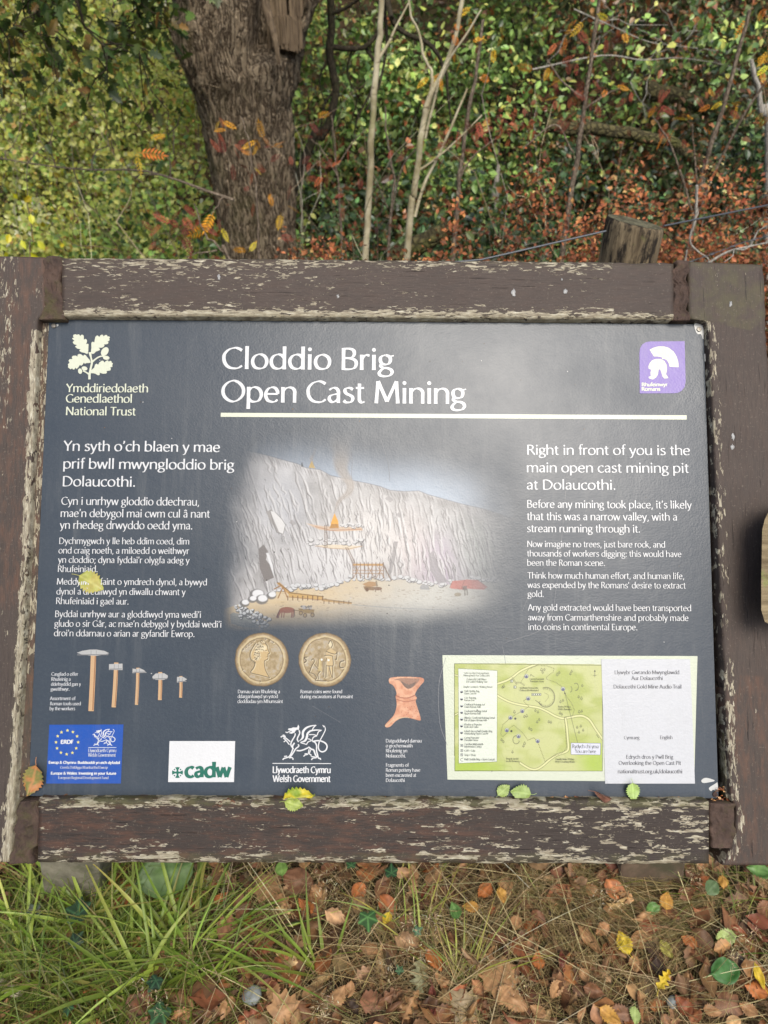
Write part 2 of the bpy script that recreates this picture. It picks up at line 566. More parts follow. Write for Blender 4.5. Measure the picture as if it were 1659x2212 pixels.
# ---- drawing in the panel plane: everything takes picture positions ----
class Pen(MB):
    def __init__(s, w):
        super().__init__(); s.w = w; s.k = 0

    def z(s):
        s.k += 1
        return s.w + s.k * 1.2e-6

    def poly(s, P, col, w=None, raw=False):
        uv = np.array(P) if raw else np.array([onp(*p) for p in P])
        z = s.z() if w is None else w
        tri = tessellate_polygon([[Vector((a, b, 0)) for a, b in uv]])
        f = []
        for t in tri:
            a, b, c = (uv[i] for i in t)
            f.append(t if (b[0] - a[0]) * (c[1] - a[1]) - (b[1] - a[1]) * (c[0] - a[0]) > 0 else t[::-1])
        s.add(np.concatenate([uv, np.full((len(uv), 1), z)], 1), [np.array(f)], col)

    def ribbon(s, uv, hwid, col, z=None):
        uv = np.asarray(uv, float); n = len(uv)
        if z is None: z = s.z()
        t = np.gradient(uv, axis=0) if n > 2 else np.tile(uv[1] - uv[0], (2, 1))
        t = t / (np.linalg.norm(t, axis=1, keepdims=True) + 1e-12)
        nn = np.stack([-t[:, 1], t[:, 0]], 1) * np.broadcast_to(np.asarray(hwid, float), (n,))[:, None]
        V = np.concatenate([uv + nn, uv - nn]); i = np.arange(n - 1)
        s.add(np.concatenate([V, np.full((2 * n, 1), z)], 1), [np.stack([i + n, i + n + 1, i + 1, i], 1)], col)

    def stroke(s, P, width, col, smooth=6, taper=None):
        """width in picture units"""
        P = np.asarray(P, float)
        if smooth: P = crom(P, smooth)
        uv = np.array([onp(*p) for p in P])
        w = np.full(len(uv), width * 0.5) if np.ndim(width) == 0 else np.interp(np.linspace(0, 1, len(uv)), np.linspace(0, 1, len(width)), width) * 0.5
        if taper: w = w * (1 - taper * np.abs(np.linspace(-1, 1, len(uv))) ** 3)
        s.ribbon(uv, w * UPX, col)

    def disc(s, x, y, r, col, n=14, ry=None, rot=0):
        a = np.arange(n) / n * 2 * math.pi
        dx, dy = r * np.cos(a), (ry or r) * np.sin(a)
        c, q = math.cos(rot), math.sin(rot)
        s.poly(list(zip(x + dx * c - dy * q, y + dx * q + dy * c)), col)

    def text(s, line, x0, y0, x1, y1, cap, col, weight=1.0, sub_=4):
        p0, p1 = onp(x0, y0), onp(x1, y1)
        d = p1 - p0; L = np.linalg.norm(d); d = d / L; up = np.array((-d[1], d[0]))
        size = cap * UPX / 0.70
        nat = sum(adv(ch) for ch in line)
        # the ink starts after the first letter's bearing and ends before the last one's
        xs = L / (size * (nat - 0.10))
        x = -0.06
        for ch in line:
            g = GLYPH.get(ch)
            if g:
                for kind, P in g[1]:
                    P = np.array(P, float) / 100
                    if kind == 'S': P = crom(P, sub_)
                    elif kind == 'C': P = crom(P, sub_, True)
                    elif kind == 'D':
                        a = np.arange(8) / 8 * 2 * math.pi
                        r = 0.062 * (0.75 + 0.25 * weight)
                        Q = np.stack([P[0, 0] + r * np.cos(a) / max(xs, .6), P[0, 1] + r * np.sin(a)], 1)
                        uv = p0 + d * ((x + Q[:, 0]) * xs * size)[:, None] + up * (Q[:, 1] * size)[:, None]
                        s.poly(uv, col, raw=True); continue
                    elif len(P) == 2:
                        P = P[0] + (P[1] - P[0]) * np.array((0, .25, .5, .75, 1))[:, None]
                    if kind == 'C': P = np.concatenate([P, P[:2]])
                    t = np.gradient(P, axis=0)
                    ang = np.arctan2(t[:, 1], t[:, 0] * 1.0)
                    wd = 0.034 + 0.062 * np.abs(np.sin(ang - 0.30)) if weight < 1.2 else 0.075 + 0.05 * np.abs(np.sin(ang - 0.3))
                    wd = wd * weight
                    if kind == 'L':
                        wd = wd * (1 + 0.10 * np.abs(np.linspace(-1, 1, len(P))) ** 2)
                    uv = p0 + d * ((x + P[:, 0]) * xs * size)[:, None] + up * (P[:, 1] * size)[:, None]
                    s.ribbon(uv, wd * size * 0.5 * (0.5 + 0.5 * xs), col)
            x += adv(ch)


UPX = np.linalg.norm(onp(830, 1206) - onp(830, 1006)) / 200     # metres per picture unit on the panel
_G = '''
a 46 S 8 41 15 46 23 48 32 44 36 35 36 24 36 12 36 0|S 36 29 23 27 11 22 8 13 13 5 21 3 30 8 36 15
b 55 L 9 0 9 74|S 9 36 17 45 28 48 40 43 47 32 47 18 40 6 28 2 17 4 9 12
c 44 S 40 42 34 47 26 48 14 43 7 31 7 19 13 7 25 2 34 3 41 9
d 55 L 46 0 46 74|S 46 36 38 45 27 48 15 43 8 32 8 18 15 6 27 2 38 5 46 13
e 50 L 8 27 43 27|S 43 27 42 36 36 45 26 48 14 43 7 31 7 19 13 7 25 2 35 3 43 9
f 29 S 31 71 25 73 18 71 15 64 15 54 15 30 15 0|L 4 48 27 48
g 48 C 23 48 35 43 38 33 34 22 23 18 12 22 8 33 11 43|L 34 43 48 47|S 13 21 9 14 16 8 30 6 40 1 43 -8 36 -17 22 -20 9 -17 5 -9 11 0 18 6
h 54 L 9 0 9 74|S 9 35 17 44 28 48 39 45 45 36 45 24 45 0
i 22 L 11 0 11 49|D 11 65
j 22 S 12 49 12 10 12 -10 8 -18 0 -21|D 12 65
k 48 L 9 0 9 74|L 40 49 12 23|L 18 29 46 0
l 22 L 11 0 11 74
m 82 L 9 0 9 49|S 9 35 16 44 26 48 36 45 41 36 41 24 41 0|S 41 35 48 44 58 48 68 45 73 36 73 24 73 0
n 54 L 9 0 9 49|S 9 35 17 44 28 48 39 45 45 36 45 24 45 0
o 54 C 27 48 40 43 47 32 47 18 40 6 27 2 14 6 7 18 7 32 14 43
p 55 L 9 -21 9 49|S 9 36 17 45 28 48 40 43 47 32 47 18 40 6 28 2 17 4 9 12
q 55 L 46 -21 46 49|S 46 36 38 45 27 48 15 43 8 32 8 18 15 6 27 2 38 5 46 13
r 34 L 9 0 9 49|S 9 33 14 42 22 48 32 46
s 40 S 34 43 27 47 19 48 11 44 10 36 16 29 25 25 32 20 34 12 29 4 20 2 12 3 6 8
t 32 S 14 62 14 40 14 14 17 5 23 2 30 5|L 3 48 28 48
u 54 S 9 49 9 24 9 14 15 5 25 2 36 6 45 15|L 45 0 45 49
v 46 L 4 49 23 1|L 23 1 42 49
w 70 L 4 49 19 1|L 19 1 35 47|L 35 47 51 1|L 51 1 66 49
x 45 L 5 49 41 0|L 41 49 4 0
y 46 L 4 49 24 2|S 42 49 25 4 18 -12 12 -19 4 -20
z 42 L 6 47 37 47|L 36 47 5 2|L 5 2 38 2
A 62 L 3 0 31 70|L 31 70 59 0|L 13 24 49 24
B 55 L 10 0 10 70|S 10 68 28 68 39 63 42 53 38 43 28 38 10 38|S 10 38 30 37 44 31 48 20 43 7 29 2 10 2
C 64 S 60 60 50 66 38 68 21 62 9 48 7 34 11 18 22 6 38 2 51 4 61 11
D 70 L 10 0 10 70|S 10 68 30 68 48 60 61 45 62 33 56 17 43 5 28 2 10 2
E 49 L 10 0 10 70|L 10 68 43 68|L 10 37 38 37|L 10 2 44 2
F 46 L 10 0 10 70|L 10 68 42 68|L 10 36 37 36
G 69 S 60 60 50 66 38 68 21 62 9 48 7 34 11 18 22 6 38 2 51 4 60 9|L 60 5 60 33
H 68 L 10 0 10 70|L 58 0 58 70|L 10 37 58 37
I 26 L 13 0 13 70
J 28 S 16 70 16 20 14 2 8 -8 0 -12
L 46 L 10 0 10 70|L 10 2 44 2
M 84 L 9 0 14 70|L 14 70 42 6|L 42 6 70 70|L 70 70 75 0
N 70 L 10 0 10 70|L 10 70 60 2|L 60 0 60 70
O 76 C 38 68 56 61 68 45 68 25 56 9 38 2 20 9 8 25 8 45 20 61
P 52 L 10 0 10 70|S 10 68 28 68 40 62 45 51 41 40 30 34 10 33
R 57 L 10 0 10 70|S 10 68 28 68 39 62 43 52 39 42 28 36 10 36|L 28 36 54 0
S 50 S 43 60 34 66 25 68 13 63 9 53 14 43 25 37 37 30 42 19 38 7 25 2 14 4 6 10
T 54 L 27 0 27 68|L 2 68 52 68
U 66 S 10 70 10 26 14 9 26 2 38 2 51 9 56 26 56 70
W 94 L 3 70 25 1|L 25 1 47 69|L 47 69 69 1|L 69 1 91 70
Y 56 L 3 70 28 34|L 53 70 28 34|L 28 34 28 0
P. 0
0 52 C 26 68 38 60 44 45 44 25 38 10 26 2 14 10 8 25 8 45 14 60
1 40 L 14 60 24 69|L 24 69 24 0
2 50 S 9 58 17 66 27 68 38 61 39 50 30 34 8 3|L 8 2 44 2
3 50 S 9 64 20 68 32 66 38 56 34 44 20 38|S 20 38 35 34 42 22 37 8 23 2 8 5
4 52 L 38 0 38 68|L 38 68 6 20|L 6 20 48 20
5 50 L 40 68 14 68|L 14 68 12 40|S 12 40 26 42 38 36 42 22 36 8 22 2 8 5
6 52 S 40 66 26 62 14 48 9 28 14 8 27 2 40 9 43 22 37 35 26 39 14 34 9 24
7 48 L 6 68 43 68|L 43 68 17 0
8 52 C 26 68 37 62 39 52 26 39 13 52 15 62|C 26 39 40 30 43 18 37 6 26 2 15 6 9 18 12 30
9 52 S 12 4 26 8 38 22 43 42 38 62 25 68 12 61 9 48 15 35 26 31 38 36 43 46
. 22 D 11 5
, 22 S 12 7 12 0 6 -12
; 22 D 11 42|S 12 7 12 0 6 -12
: 22 D 11 42|D 11 5
' 20 S 11 72 11 62 6 52
& 66 S 60 2 46 14 26 38 17 50 17 60 25 68 34 65 37 56 31 46 16 33 8 20 13 6 26 2 40 6 52 20 56 34
/ 36 L 4 -10 32 74
+ 40 L 20 8 20 46|L 2 27 38 27
- 34 L 5 26 29 26
'''
GLYPH = {' ': (0.25, [])}
for _ln in _G.strip().split('\n'):
    _a = _ln.split(' ', 2)
    if len(_a) < 3: continue
    _st = []
    for _s in _a[2].split('|'):
        _t = _s.split(); _n = list(map(float, _t[1:]))
        _st.append((_t[0], list(zip(_n[::2], _n[1::2]))))
    GLYPH[_a[0]] = (float(_a[1]) / 100, _st)
GLYPH['â'] = (GLYPH['a'][0], GLYPH['a'][1] + [('L', [(10, 57), (22, 69)]), ('L', [(22, 69), (34, 57)])])


def adv(ch):
    return GLYPH[ch][0] if ch in GLYPH else 0.3


WHITE = lin((232, 233, 232)); CREAM = lin((226, 230, 205)); INK = lin((64, 66, 74))


def block(name, lines, col=WHITE, w=0.0006, weight=1.0, parent=None, mat=None, sub_=4):
    p = Pen(w)
    for ln in lines:
        t, x0, y0, x1, y1, cap = ln[:6]
        p.text(t, x0, y0, x1, y1, cap, ln[7] if len(ln) > 7 else col, ln[6] if len(ln) > 6 else weight, sub_)
    return sub(p, name, parent, mat)


block('title_text', [('Cloddio Brig', 482.6, 797.2, 847.6, 800.0, 48.6), ('Open Cast Mining', 480.9, 868.8, 1003.8, 873.0, 49)], weight=1.12, sub_=7)
p = Pen(0.0005); p.poly([(477, 891.8), (1483, 897.2), (1483, 906.6), (477, 900.6)], CREAM); sub(p, 'title_rule')
block('trust_name', [('Ymddiriedolaeth', 144.7, 847.2, 319.8, 847.9, 18.3), ('Genedlaethol', 143.6, 869.6, 285.3, 870.4, 18.3),
                     ('National Trust', 143.3, 897, 292.6, 897.8, 18.3)], CREAM, weight=1.18)
block('welsh_heading', [("Yn syth o'ch blaen y mae", 139.4, 973.9, 474.7, 976.7, 21.9), ('prif bwll mwyngloddio brig', 137.7, 1012.2, 504.8, 1014.9, 21.9),
                        ('Dolaucothi.', 136.3, 1050.5, 292.3, 1051.6, 21.9)], weight=1.1)
block('welsh_text', [('Cyn i unrhyw gloddio ddechrau,', 133.5, 1090.4, 430.3, 1092.5, 17), ("mae'n debygol mai cwm cul â nant", 131.8, 1116.8, 452.8, 1118.4, 17),
                     ('yn rhedeg drwyddo oedd yma.', 130.9, 1142.2, 415.7, 1143.9, 17),
                     ('Dychmygwch y lle heb ddim coed, dim', 128.7, 1175.1, 408.9, 1176.2, 13.6), ('ond craig noeth, a miloedd o weithwyr', 127.6, 1195.6, 408.4, 1196.8, 13.6),
                     ("yn cloddio; dyna fyddai'r olygfa adeg y", 127, 1215.8, 409, 1217.2, 13.6), ('Rhufeiniaid.', 125.9, 1235.6, 211.3, 1236, 13.6),
                     ('Meddyliwch faint o ymdrech dynol, a bywyd', 123.9, 1262.8, 447.2, 1264.4, 13.6), ('dynol a dreuliwyd yn diwallu chwant y', 123.1, 1284.1, 400.5, 1285.6, 13.6),
                     ('Rhufeiniaid i gael aur.', 122.2, 1304.8, 278.2, 1306, 13.6),
                     ("Byddai unrhyw aur a gloddiwyd yma wedi'i", 120.2, 1332.8, 434.5, 1334.6, 13.6), ("gludo o sir Gâr, ac mae'n debygol y byddai wedi'i", 119.1, 1353.6, 478.6, 1355.4, 13.6),
                     ("droi'n ddarnau o arian ar gyfandir Ewrop.", 118, 1374.1, 420.7, 1376, 13.6)], weight=1.0, sub_=3)
block('english_heading', [('Right in front of you is the', 1139.1, 982.3, 1489.7, 983.4, 21.4), ('main open cast mining pit', 1138.5, 1020.4, 1487, 1021.6, 21.4),
                          ('at Dolaucothi.', 1138.5, 1057.6, 1329.3, 1058.2, 21.4)], weight=1.05)
block('english_text', [("Before any mining took place, it's likely", 1139, 1097, 1493, 1098.8, 16.6), ('that this was a narrow valley, with a', 1139, 1123.6, 1462, 1124.8, 16.6),
                       ('stream running through it.', 1139, 1149.6, 1382, 1150.6, 16.6),
                       ('Now imagine no trees, just bare rock, and', 1139, 1181.6, 1436, 1183, 13.2), ('thousands of workers digging: this would have', 1139, 1202, 1471, 1203.4, 13.2),
                       ('been the Roman scene.', 1139, 1222, 1306, 1222.6, 13.2),
                       ('Think how much human effort, and human life,', 1140, 1249.6, 1477, 1251, 13.2), ("was expended by the Romans' desire to extract", 1140, 1270, 1480, 1271.4, 13.2),
                       ('gold.', 1140, 1289.4, 1174, 1289.6, 13.2),
                       ('Any gold extracted would have been transported', 1141, 1318.6, 1492, 1320.2, 13.2), ('away from Carmarthenshire and probably made', 1141, 1340, 1486, 1341.4, 13.2),
                       ('into coins in continental Europe.', 1141, 1360.6, 1376, 1361.4, 13.2)], weight=1.05, sub_=3)


def zm(ox, oy, span, outpx=1659):
    k = span / outpx / 1.8228
    return lambda x, y: (ox / 1.8228 + x * k, oy / 1.8228 + y * k)


Z6 = zm(150, 2500, 850); Z7 = zm(850, 2400, 900); Z8 = zm(1650, 2500, 1200); ZM = zm(1740, 2600, 660)
Z3 = zm(1900, 1250, 900); ZO = zm(250, 1300, 210); ZD = zm(1060, 2830, 260); Z4 = zm(850, 1650, 1250); ZC = zm(920, 2480, 480)


def zt(Z, line, x0, x1, y, cap, dy=0.0, *rest):
    a = Z(x0, y); b = Z(x1, y + dy)
    k = (Z(0, 100)[1] - Z(0, 0)[1]) / 100
    return (line, a[0], a[1], b[0], b[1], cap * k) + rest


block('tools_caption', [zt(Z6, 'Casgliad o offer', 105, 308, 313, 25), zt(Z6, 'Rhufeinig a', 104, 250, 352, 25), zt(Z6, 'ddefnyddid gan y', 102, 329, 390, 25),
                        zt(Z6, 'gweithwyr.', 100, 243, 428, 25), zt(Z6, 'Assortment of', 95, 287, 500, 25), zt(Z6, 'Roman tools used', 95, 329, 540, 25),
                        zt(Z6, 'by the workers', 92, 285, 578, 25)], weight=1.1, sub_=3)
block('coin_caption', [zt(Z7, 'Darnau arian Rhufeinig a', 161, 465, 607, 24), zt(Z7, 'ddarganfuwyd yn ystod', 160, 450, 642, 24), zt(Z7, 'cloddiadau ym Mhumsaint', 159, 486, 678, 24),
                        ], weight=1.1, sub_=3)
block('coin_caption', [zt(Z7, 'Roman coins were found', 615, 916, 607, 24), zt(Z7, 'during excavations at Pumsaint', 614, 994, 643, 24)], weight=1.1, sub_=3)
block('pottery_caption', [zt(Z7, 'Datguddiwyd darnau', 1235, 1493, 964, 24), zt(Z7, 'o grochenwaith', 1235, 1427, 1000, 24), zt(Z7, 'Rhufeinig yn', 1235, 1388, 1036, 24),
                          zt(Z7, 'Nolaucothi.', 1235, 1378, 1073, 24), zt(Z7, 'Fragments of', 1235, 1398, 1140, 24), zt(Z7, 'Roman pottery have', 1235, 1482, 1176, 24),
                          zt(Z7, 'been excavated at', 1235, 1453, 1213, 24), zt(Z7, 'Dolaucothi', 1235, 1370, 1250, 24)], weight=1.1, sub_=3)

# oak leaf emblem ----------------------------------------------------------
OAK = ['745,750 660,710 560,690 500,650 505,625 540,600 440,580 375,530 372,505 425,470 330,440 293,385 300,360 350,340 278,275 285,245 330,240 300,190 320,145 385,132 425,155 460,130 500,145 525,190 560,150 600,145 635,180 640,300 690,275 735,310 735,370 710,440 750,425 785,440 780,560 778,640 770,700',
       '890,745 865,690 860,660 875,560 870,420 885,375 920,365 965,385 985,260 1000,210 1050,168 1090,185 1115,220 1150,170 1200,142 1240,160 1250,200 1290,165 1335,148 1365,170 1375,205 1420,195 1452,235 1420,275 1445,300 1420,345 1375,355 1405,390 1390,430 1330,445 1260,450 1285,480 1260,520 1190,552 1095,550 1140,590 1135,625 1080,650 1020,670 950,735',
       '850,1010 800,1025 730,1025 665,1050 640,1010 600,1080 550,1115 520,1080 460,1170 410,1210 375,1170 345,1225 300,1230 275,1185 230,1225 185,1190 145,1160 155,1110 140,1070 195,1015 160,955 200,905 285,900 262,840 310,800 380,795 450,825 440,775 490,743 550,755 625,810 640,770 690,775 740,840 800,910 840,960',
       '850,1280 900,1220 960,1170 985,1080 1030,1045 1085,1080 1120,1010 1200,950 1245,960 1280,1010 1330,960 1390,940 1410,990 1460,958 1500,975 1500,1010 1545,1040 1520,1085 1530,1140 1460,1165 1480,1215 1455,1260 1340,1275 1360,1310 1330,1355 1240,1360 1125,1325 1140,1370 1110,1410 1060,1400 1000,1360 930,1345 865,1345']
p = Pen(0.0006)
for q in OAK:
    p.poly([ZO(*map(float, c.split(','))) for c in q.split()], CREAM)
for P, wd in (([(815, 1535), (815, 1400), (850, 1200), (890, 1010), (860, 850), (825, 690)], (75, 75, 62, 62, 50, 90)), ([(905, 985), (1050, 870), (1180, 815), (1270, 825)], (55, 42, 40)), ([(790, 1370), (700, 1310), (610, 1265)], (50, 40, 40))):
    k = ZO(1, 0)[0] - ZO(0, 0)[0]
    p.stroke([ZO(*c) for c in P], [w * k for w in wd], CREAM)
for cx_, cy_, rx, ry, ro in ((1290, 670, 105, 150, .6), (1335, 865, 103, 62, .1), (660, 1195, 92, 64, .2), (522, 1280, 64, 86, -.2)):
    k = ZO(1, 0)[0] - ZO(0, 0)[0]
    p.disc(*ZO(cx_, cy_), rx * k, CREAM, 20, ry * k, ro)
sub(p, 'oak_leaf_emblem')

# helmet badge -------------------------------------------------------------
PURP = lin((128, 104, 186))
p = Pen(0.0005)
q = [(1137, 265), (1142, 225), (1158, 197), (1185, 180), (1215, 175), (1466, 173), (1473, 465), (1466, 505), (1445, 532), (1418, 547), (1390, 551), (1140, 552)]
p.poly([Z3(*c) for c in q], PURP)
p.poly([Z3(*c) for c in [(1212, 235), (1240, 220), (1275, 211), (1315, 211), (1350, 221), (1385, 247), (1408, 285), (1420, 325), (1422, 362), (1356, 358), (1350, 332), (1338, 312), (1322, 302), (1303, 304), (1300, 290), (1270, 284), (1243, 284)]], CREAM)
p.poly([Z3(*c) for c in [(1205, 372), (1203, 355), (1212, 333), (1228, 313), (1255, 302), (1290, 301), (1318, 315), (1334, 342), (1338, 380), (1331, 412), (1348, 440), (1320, 445), (1305, 428), (1297, 400), (1288, 376), (1277, 380), (1273, 412), (1258, 437), (1235, 451), (1207, 442), (1203, 432), (1220, 427), (1218, 400), (1224, 380)]], CREAM)
BADGE = sub(p, 'helmet_badge')
block('badge_text', [zt(Z3, 'Rhufeinwyr', 1156, 1340, 500, 26), zt(Z3, 'Romans', 1156, 1287, 533, 26)], CREAM, w=0.0007, weight=1.5)

# funding plate, cadw plate, welsh dragon ----------------------------------
BLUE = lin((22, 84, 178)); YEL = lin((240, 226, 120)); GREEN = lin((20, 112, 92))


def dragon(p, T, k, col):
    st = [([(410, 325), (450, 345), (500, 320), (550, 298)], 22), ([(655, 365), (645, 430), (570, 560), (545, 640), (570, 710)], 30), ([(752, 290), (768, 360), (722, 460), (708, 520), (740, 580)], 32),
          ([(290, 460), (340, 435), (400, 470), (530, 575)], 28), ([(340, 410), (380, 415), (410, 455)], 24), ([(360, 480), (430, 550), (510, 650)], 26), ([(405, 525), (398, 560), (365, 580)], 20),
          ([(755, 560), (845, 470), (850, 330), (930, 230), (1050, 180), (1180, 158)], (10, 50, 55, 45, 30, 16)), ([(780, 590), (900, 550), (950, 450), (965, 370), (1050, 300), (1200, 282), (1325, 285)], (12, 50, 55, 48, 40, 28, 12)),
          ([(1180, 160), (1130, 200), (1085, 270)], 24), ([(1310, 290), (1240, 325), (1205, 410)], 24), ([(1000, 400), (1100, 395), (1205, 422)], 22), ([(1205, 425), (1110, 465), (1075, 560)], 24),
          ([(970, 500), (1020, 512), (1060, 540)], 20), ([(1060, 550), (980, 580), (935, 650)], 24), ([(930, 645), (880, 625), (790, 600)], 22),
          ([(640, 605), (598, 660), (588, 720), (610, 765)], 36), ([(600, 740), (560, 850), (505, 945), (440, 975), (365, 1000), (345, 1032)], 30), ([(730, 640), (742, 690), (670, 750), (600, 860), (530, 960)], 32),
          ([(500, 980), (570, 975), (600, 1000), (595, 1032)], 26), ([(375, 945), (450, 935)], 26), ([(690, 795), (780, 800), (880, 770), (980, 725)], 32),
          ([(985, 705), (1060, 760), (1120, 785), (1150, 870), (1195, 970)], 36), ([(1090, 562), (1155, 595), (1192, 680), (1190, 800), (1215, 900), (1235, 980), (1285, 1000), (1288, 1030)], 32),
          ([(1195, 975), (1100, 988), (1060, 1032)], 28), ([(1060, 950), (1145, 950)], 24), ([(1002, 760), (992, 830), (970, 890), (900, 910), (865, 945)], 24), ([(1042, 780), (1012, 880), (1050, 900), (1050, 940)], 22),
          ([(890, 880), (955, 872)], 22), ([(1090, 570), (1200, 548), (1320, 562), (1420, 620), (1455, 700), (1420, 790), (1340, 828), (1270, 800), (1236, 720), (1252, 600), (1300, 500), (1370, 370), (1412, 270), (1395, 195)], (30, 32, 34, 34, 34, 32, 32, 30, 28, 26, 24, 22, 18))]
    for P, w in st:
        p.stroke([T(*c) for c in P], w * k if np.ndim(w) == 0 else [x * k for x in w], col, 4)
    p.poly([T(*c) for c in [(470, 265), (490, 240), (560, 235), (600, 215), (660, 220), (705, 215), (730, 145), (755, 190), (752, 260), (735, 285), (705, 270), (670, 290), (640, 345), (560, 375), (505, 360), (500, 345), (560, 330), (570, 310), (540, 290), (490, 285)]], col)
    p.poly([T(*c) for c in [(1335, 152), (1405, 185), (1385, 200), (1368, 216)]], col)


p = Pen(0.0005); p.poly([Z6(*c) for c in [(88, 690), (657, 688), (637, 1141), (63, 1141)]], BLUE)
for sx, sy in [(227, 733), (269, 745), (301, 778), (309, 824), (294, 870), (265, 905), (221, 916), (177, 904), (147, 870), (139, 824), (152, 777), (181, 747)]:
    p.poly([Z6(sx + 14 * math.sin(i * math.pi / 5) * (1 if i % 2 == 0 else .42), sy - 14 * math.cos(i * math.pi / 5) * (1 if i % 2 == 0 else .42)) for i in range(10)], YEL)
_kd = (ZD(1, 0)[0] - ZD(0, 0)[0]); _k6 = (Z6(1, 0)[0] - Z6(0, 0)[0])
dragon(p, lambda x, y: Z6(420 + (x - 290) * 0.148, 722 + (y - 150) * 0.146), 0.165 * _k6, WHITE)
p.poly([Z6(*c) for c in [(388, 863), (603, 863), (603, 867), (388, 867)]], WHITE)
sub(p, 'funding_plate')
block('funding_text', [zt(Z6, 'ERDF', 178, 272, 835, 27, 0, 1.7), zt(Z6, 'Llywodraeth Cymru', 388, 601, 900, 26), zt(Z6, 'Welsh Government', 388, 597, 935, 26),
                       zt(Z6, 'Ewrop & Chymru: Buddsoddi yn eich dyfodol', 85, 630, 988, 19, 2, 1.6), zt(Z6, 'Cronfa Datblygu Rhanbarthol Ewrop', 173, 537, 1026, 19, 1),
                       zt(Z6, 'Europe & Wales: Investing in your future', 102, 601, 1071, 19, 1, 1.6), zt(Z6, 'European Regional Development Fund', 158, 542, 1105, 19, 1)], w=0.0008, sub_=3)
p = Pen(0.0005); p.poly([Z6(*c) for c in [(1011, 815), (1515, 815), (1506, 1130), (1000, 1130)]], WHITE)
for a in range(4):
    c, s_ = math.cos(a * math.pi / 2), math.sin(a * math.pi / 2)
    p.poly([Z6(1072 + x * c - y * s_, 1057 + x * s_ + y * c) for x, y in [(0, -6), (22, -8), (40, -18), (42, 0), (40, 18), (22, 8), (0, 6)]], GREEN)
    p.stroke([Z6(1072 + 33 * math.cos(a * math.pi / 2 + t), 1057 + 33 * math.sin(a * math.pi / 2 + t)) for t in (.62, .8, .95)], 9 * _k6, GREEN)
p.disc(*Z6(1072, 1057), 13 * _k6, GREEN)
sub(p, 'cadw_plate')
block('cadw_text', [zt(Z6, 'cadw', 1138, 1474, 1093, 106, 0, 1.45)], GREEN, w=0.0008, sub_=6)
p = Pen(0.0006); dragon(p, ZD, _kd, WHITE)
p.poly([(588.9, 1647.9), (715.4, 1648.4), (715.4, 1650.0), (588.9, 1649.6)], WHITE)
sub(p, 'dragon_emblem')
block('government_text', [('Llywodraeth Cymru', 589.8, 1669.4, 713.9, 1669.6, 13.2), ('Welsh Government', 590.4, 1688.7, 713.3, 1688.9, 13.2)], weight=1.2)

# tools, drawn --------------------------------------------------------------
p = Pen(0.0005)
HND = lin((212, 174, 130)); HDK = lin((168, 122, 84)); STL = lin((188, 188, 184)); STD = lin((132, 132, 132))
for (hx0, hy0, hx1, hy1, w), head in (((428, 112, 408, 585, 40), [(298, 137), (340, 122), (400, 112), (450, 112), (510, 122), (548, 140), (510, 152), (450, 160), (395, 158), (340, 150)]),
                                      ((602, 212, 582, 556, 32), [(546, 224), (650, 220), (650, 270), (546, 268)]), ((768, 252, 757, 537, 24), [(727, 258), (752, 262), (785, 256), (815, 270), (835, 290), (785, 292), (752, 290), (727, 294)]),
                                      ((940, 285, 936, 500, 28), [(880, 318), (905, 296), (970, 294), (998, 312), (996, 330), (970, 345), (905, 345), (880, 332)]), ((1098, 316, 1096, 482, 22), [(1068, 322), (1115, 322), (1146, 340), (1115, 360), (1068, 365)])):
    p.stroke([Z6(hx0, hy0), Z6((hx0 + hx1) / 2 + 2, (hy0 + hy1) / 2), Z6(hx1, hy1)], w * _k6, HND, 4)
    p.stroke([Z6(hx0 + w * .33, hy0 + 40), Z6(hx1 + w * .33, hy1 - 8)], w * .22 * _k6, HDK, 0)
    p.poly([Z6(*c) for c in head], STL)
    ys = [c[1] for c in head]; xs_ = [c[0] for c in head]
    p.stroke([Z6(min(xs_) + 4, max(ys) - 7), Z6(max(xs_) - 6, max(ys) - 9)], 7 * _k6, STD, 0)
    p.stroke([Z6(hx0 - w * .5, min(ys) + 6), Z6(hx0 - w * .5, max(ys) - 5)], 3 * _k6, STD, 0)
    p.stroke([Z6(hx0 + w * .5, min(ys) + 6), Z6(hx0 + w * .5, max(ys) - 5)], 3 * _k6, STD, 0)
sub(p, 'tools_drawing')
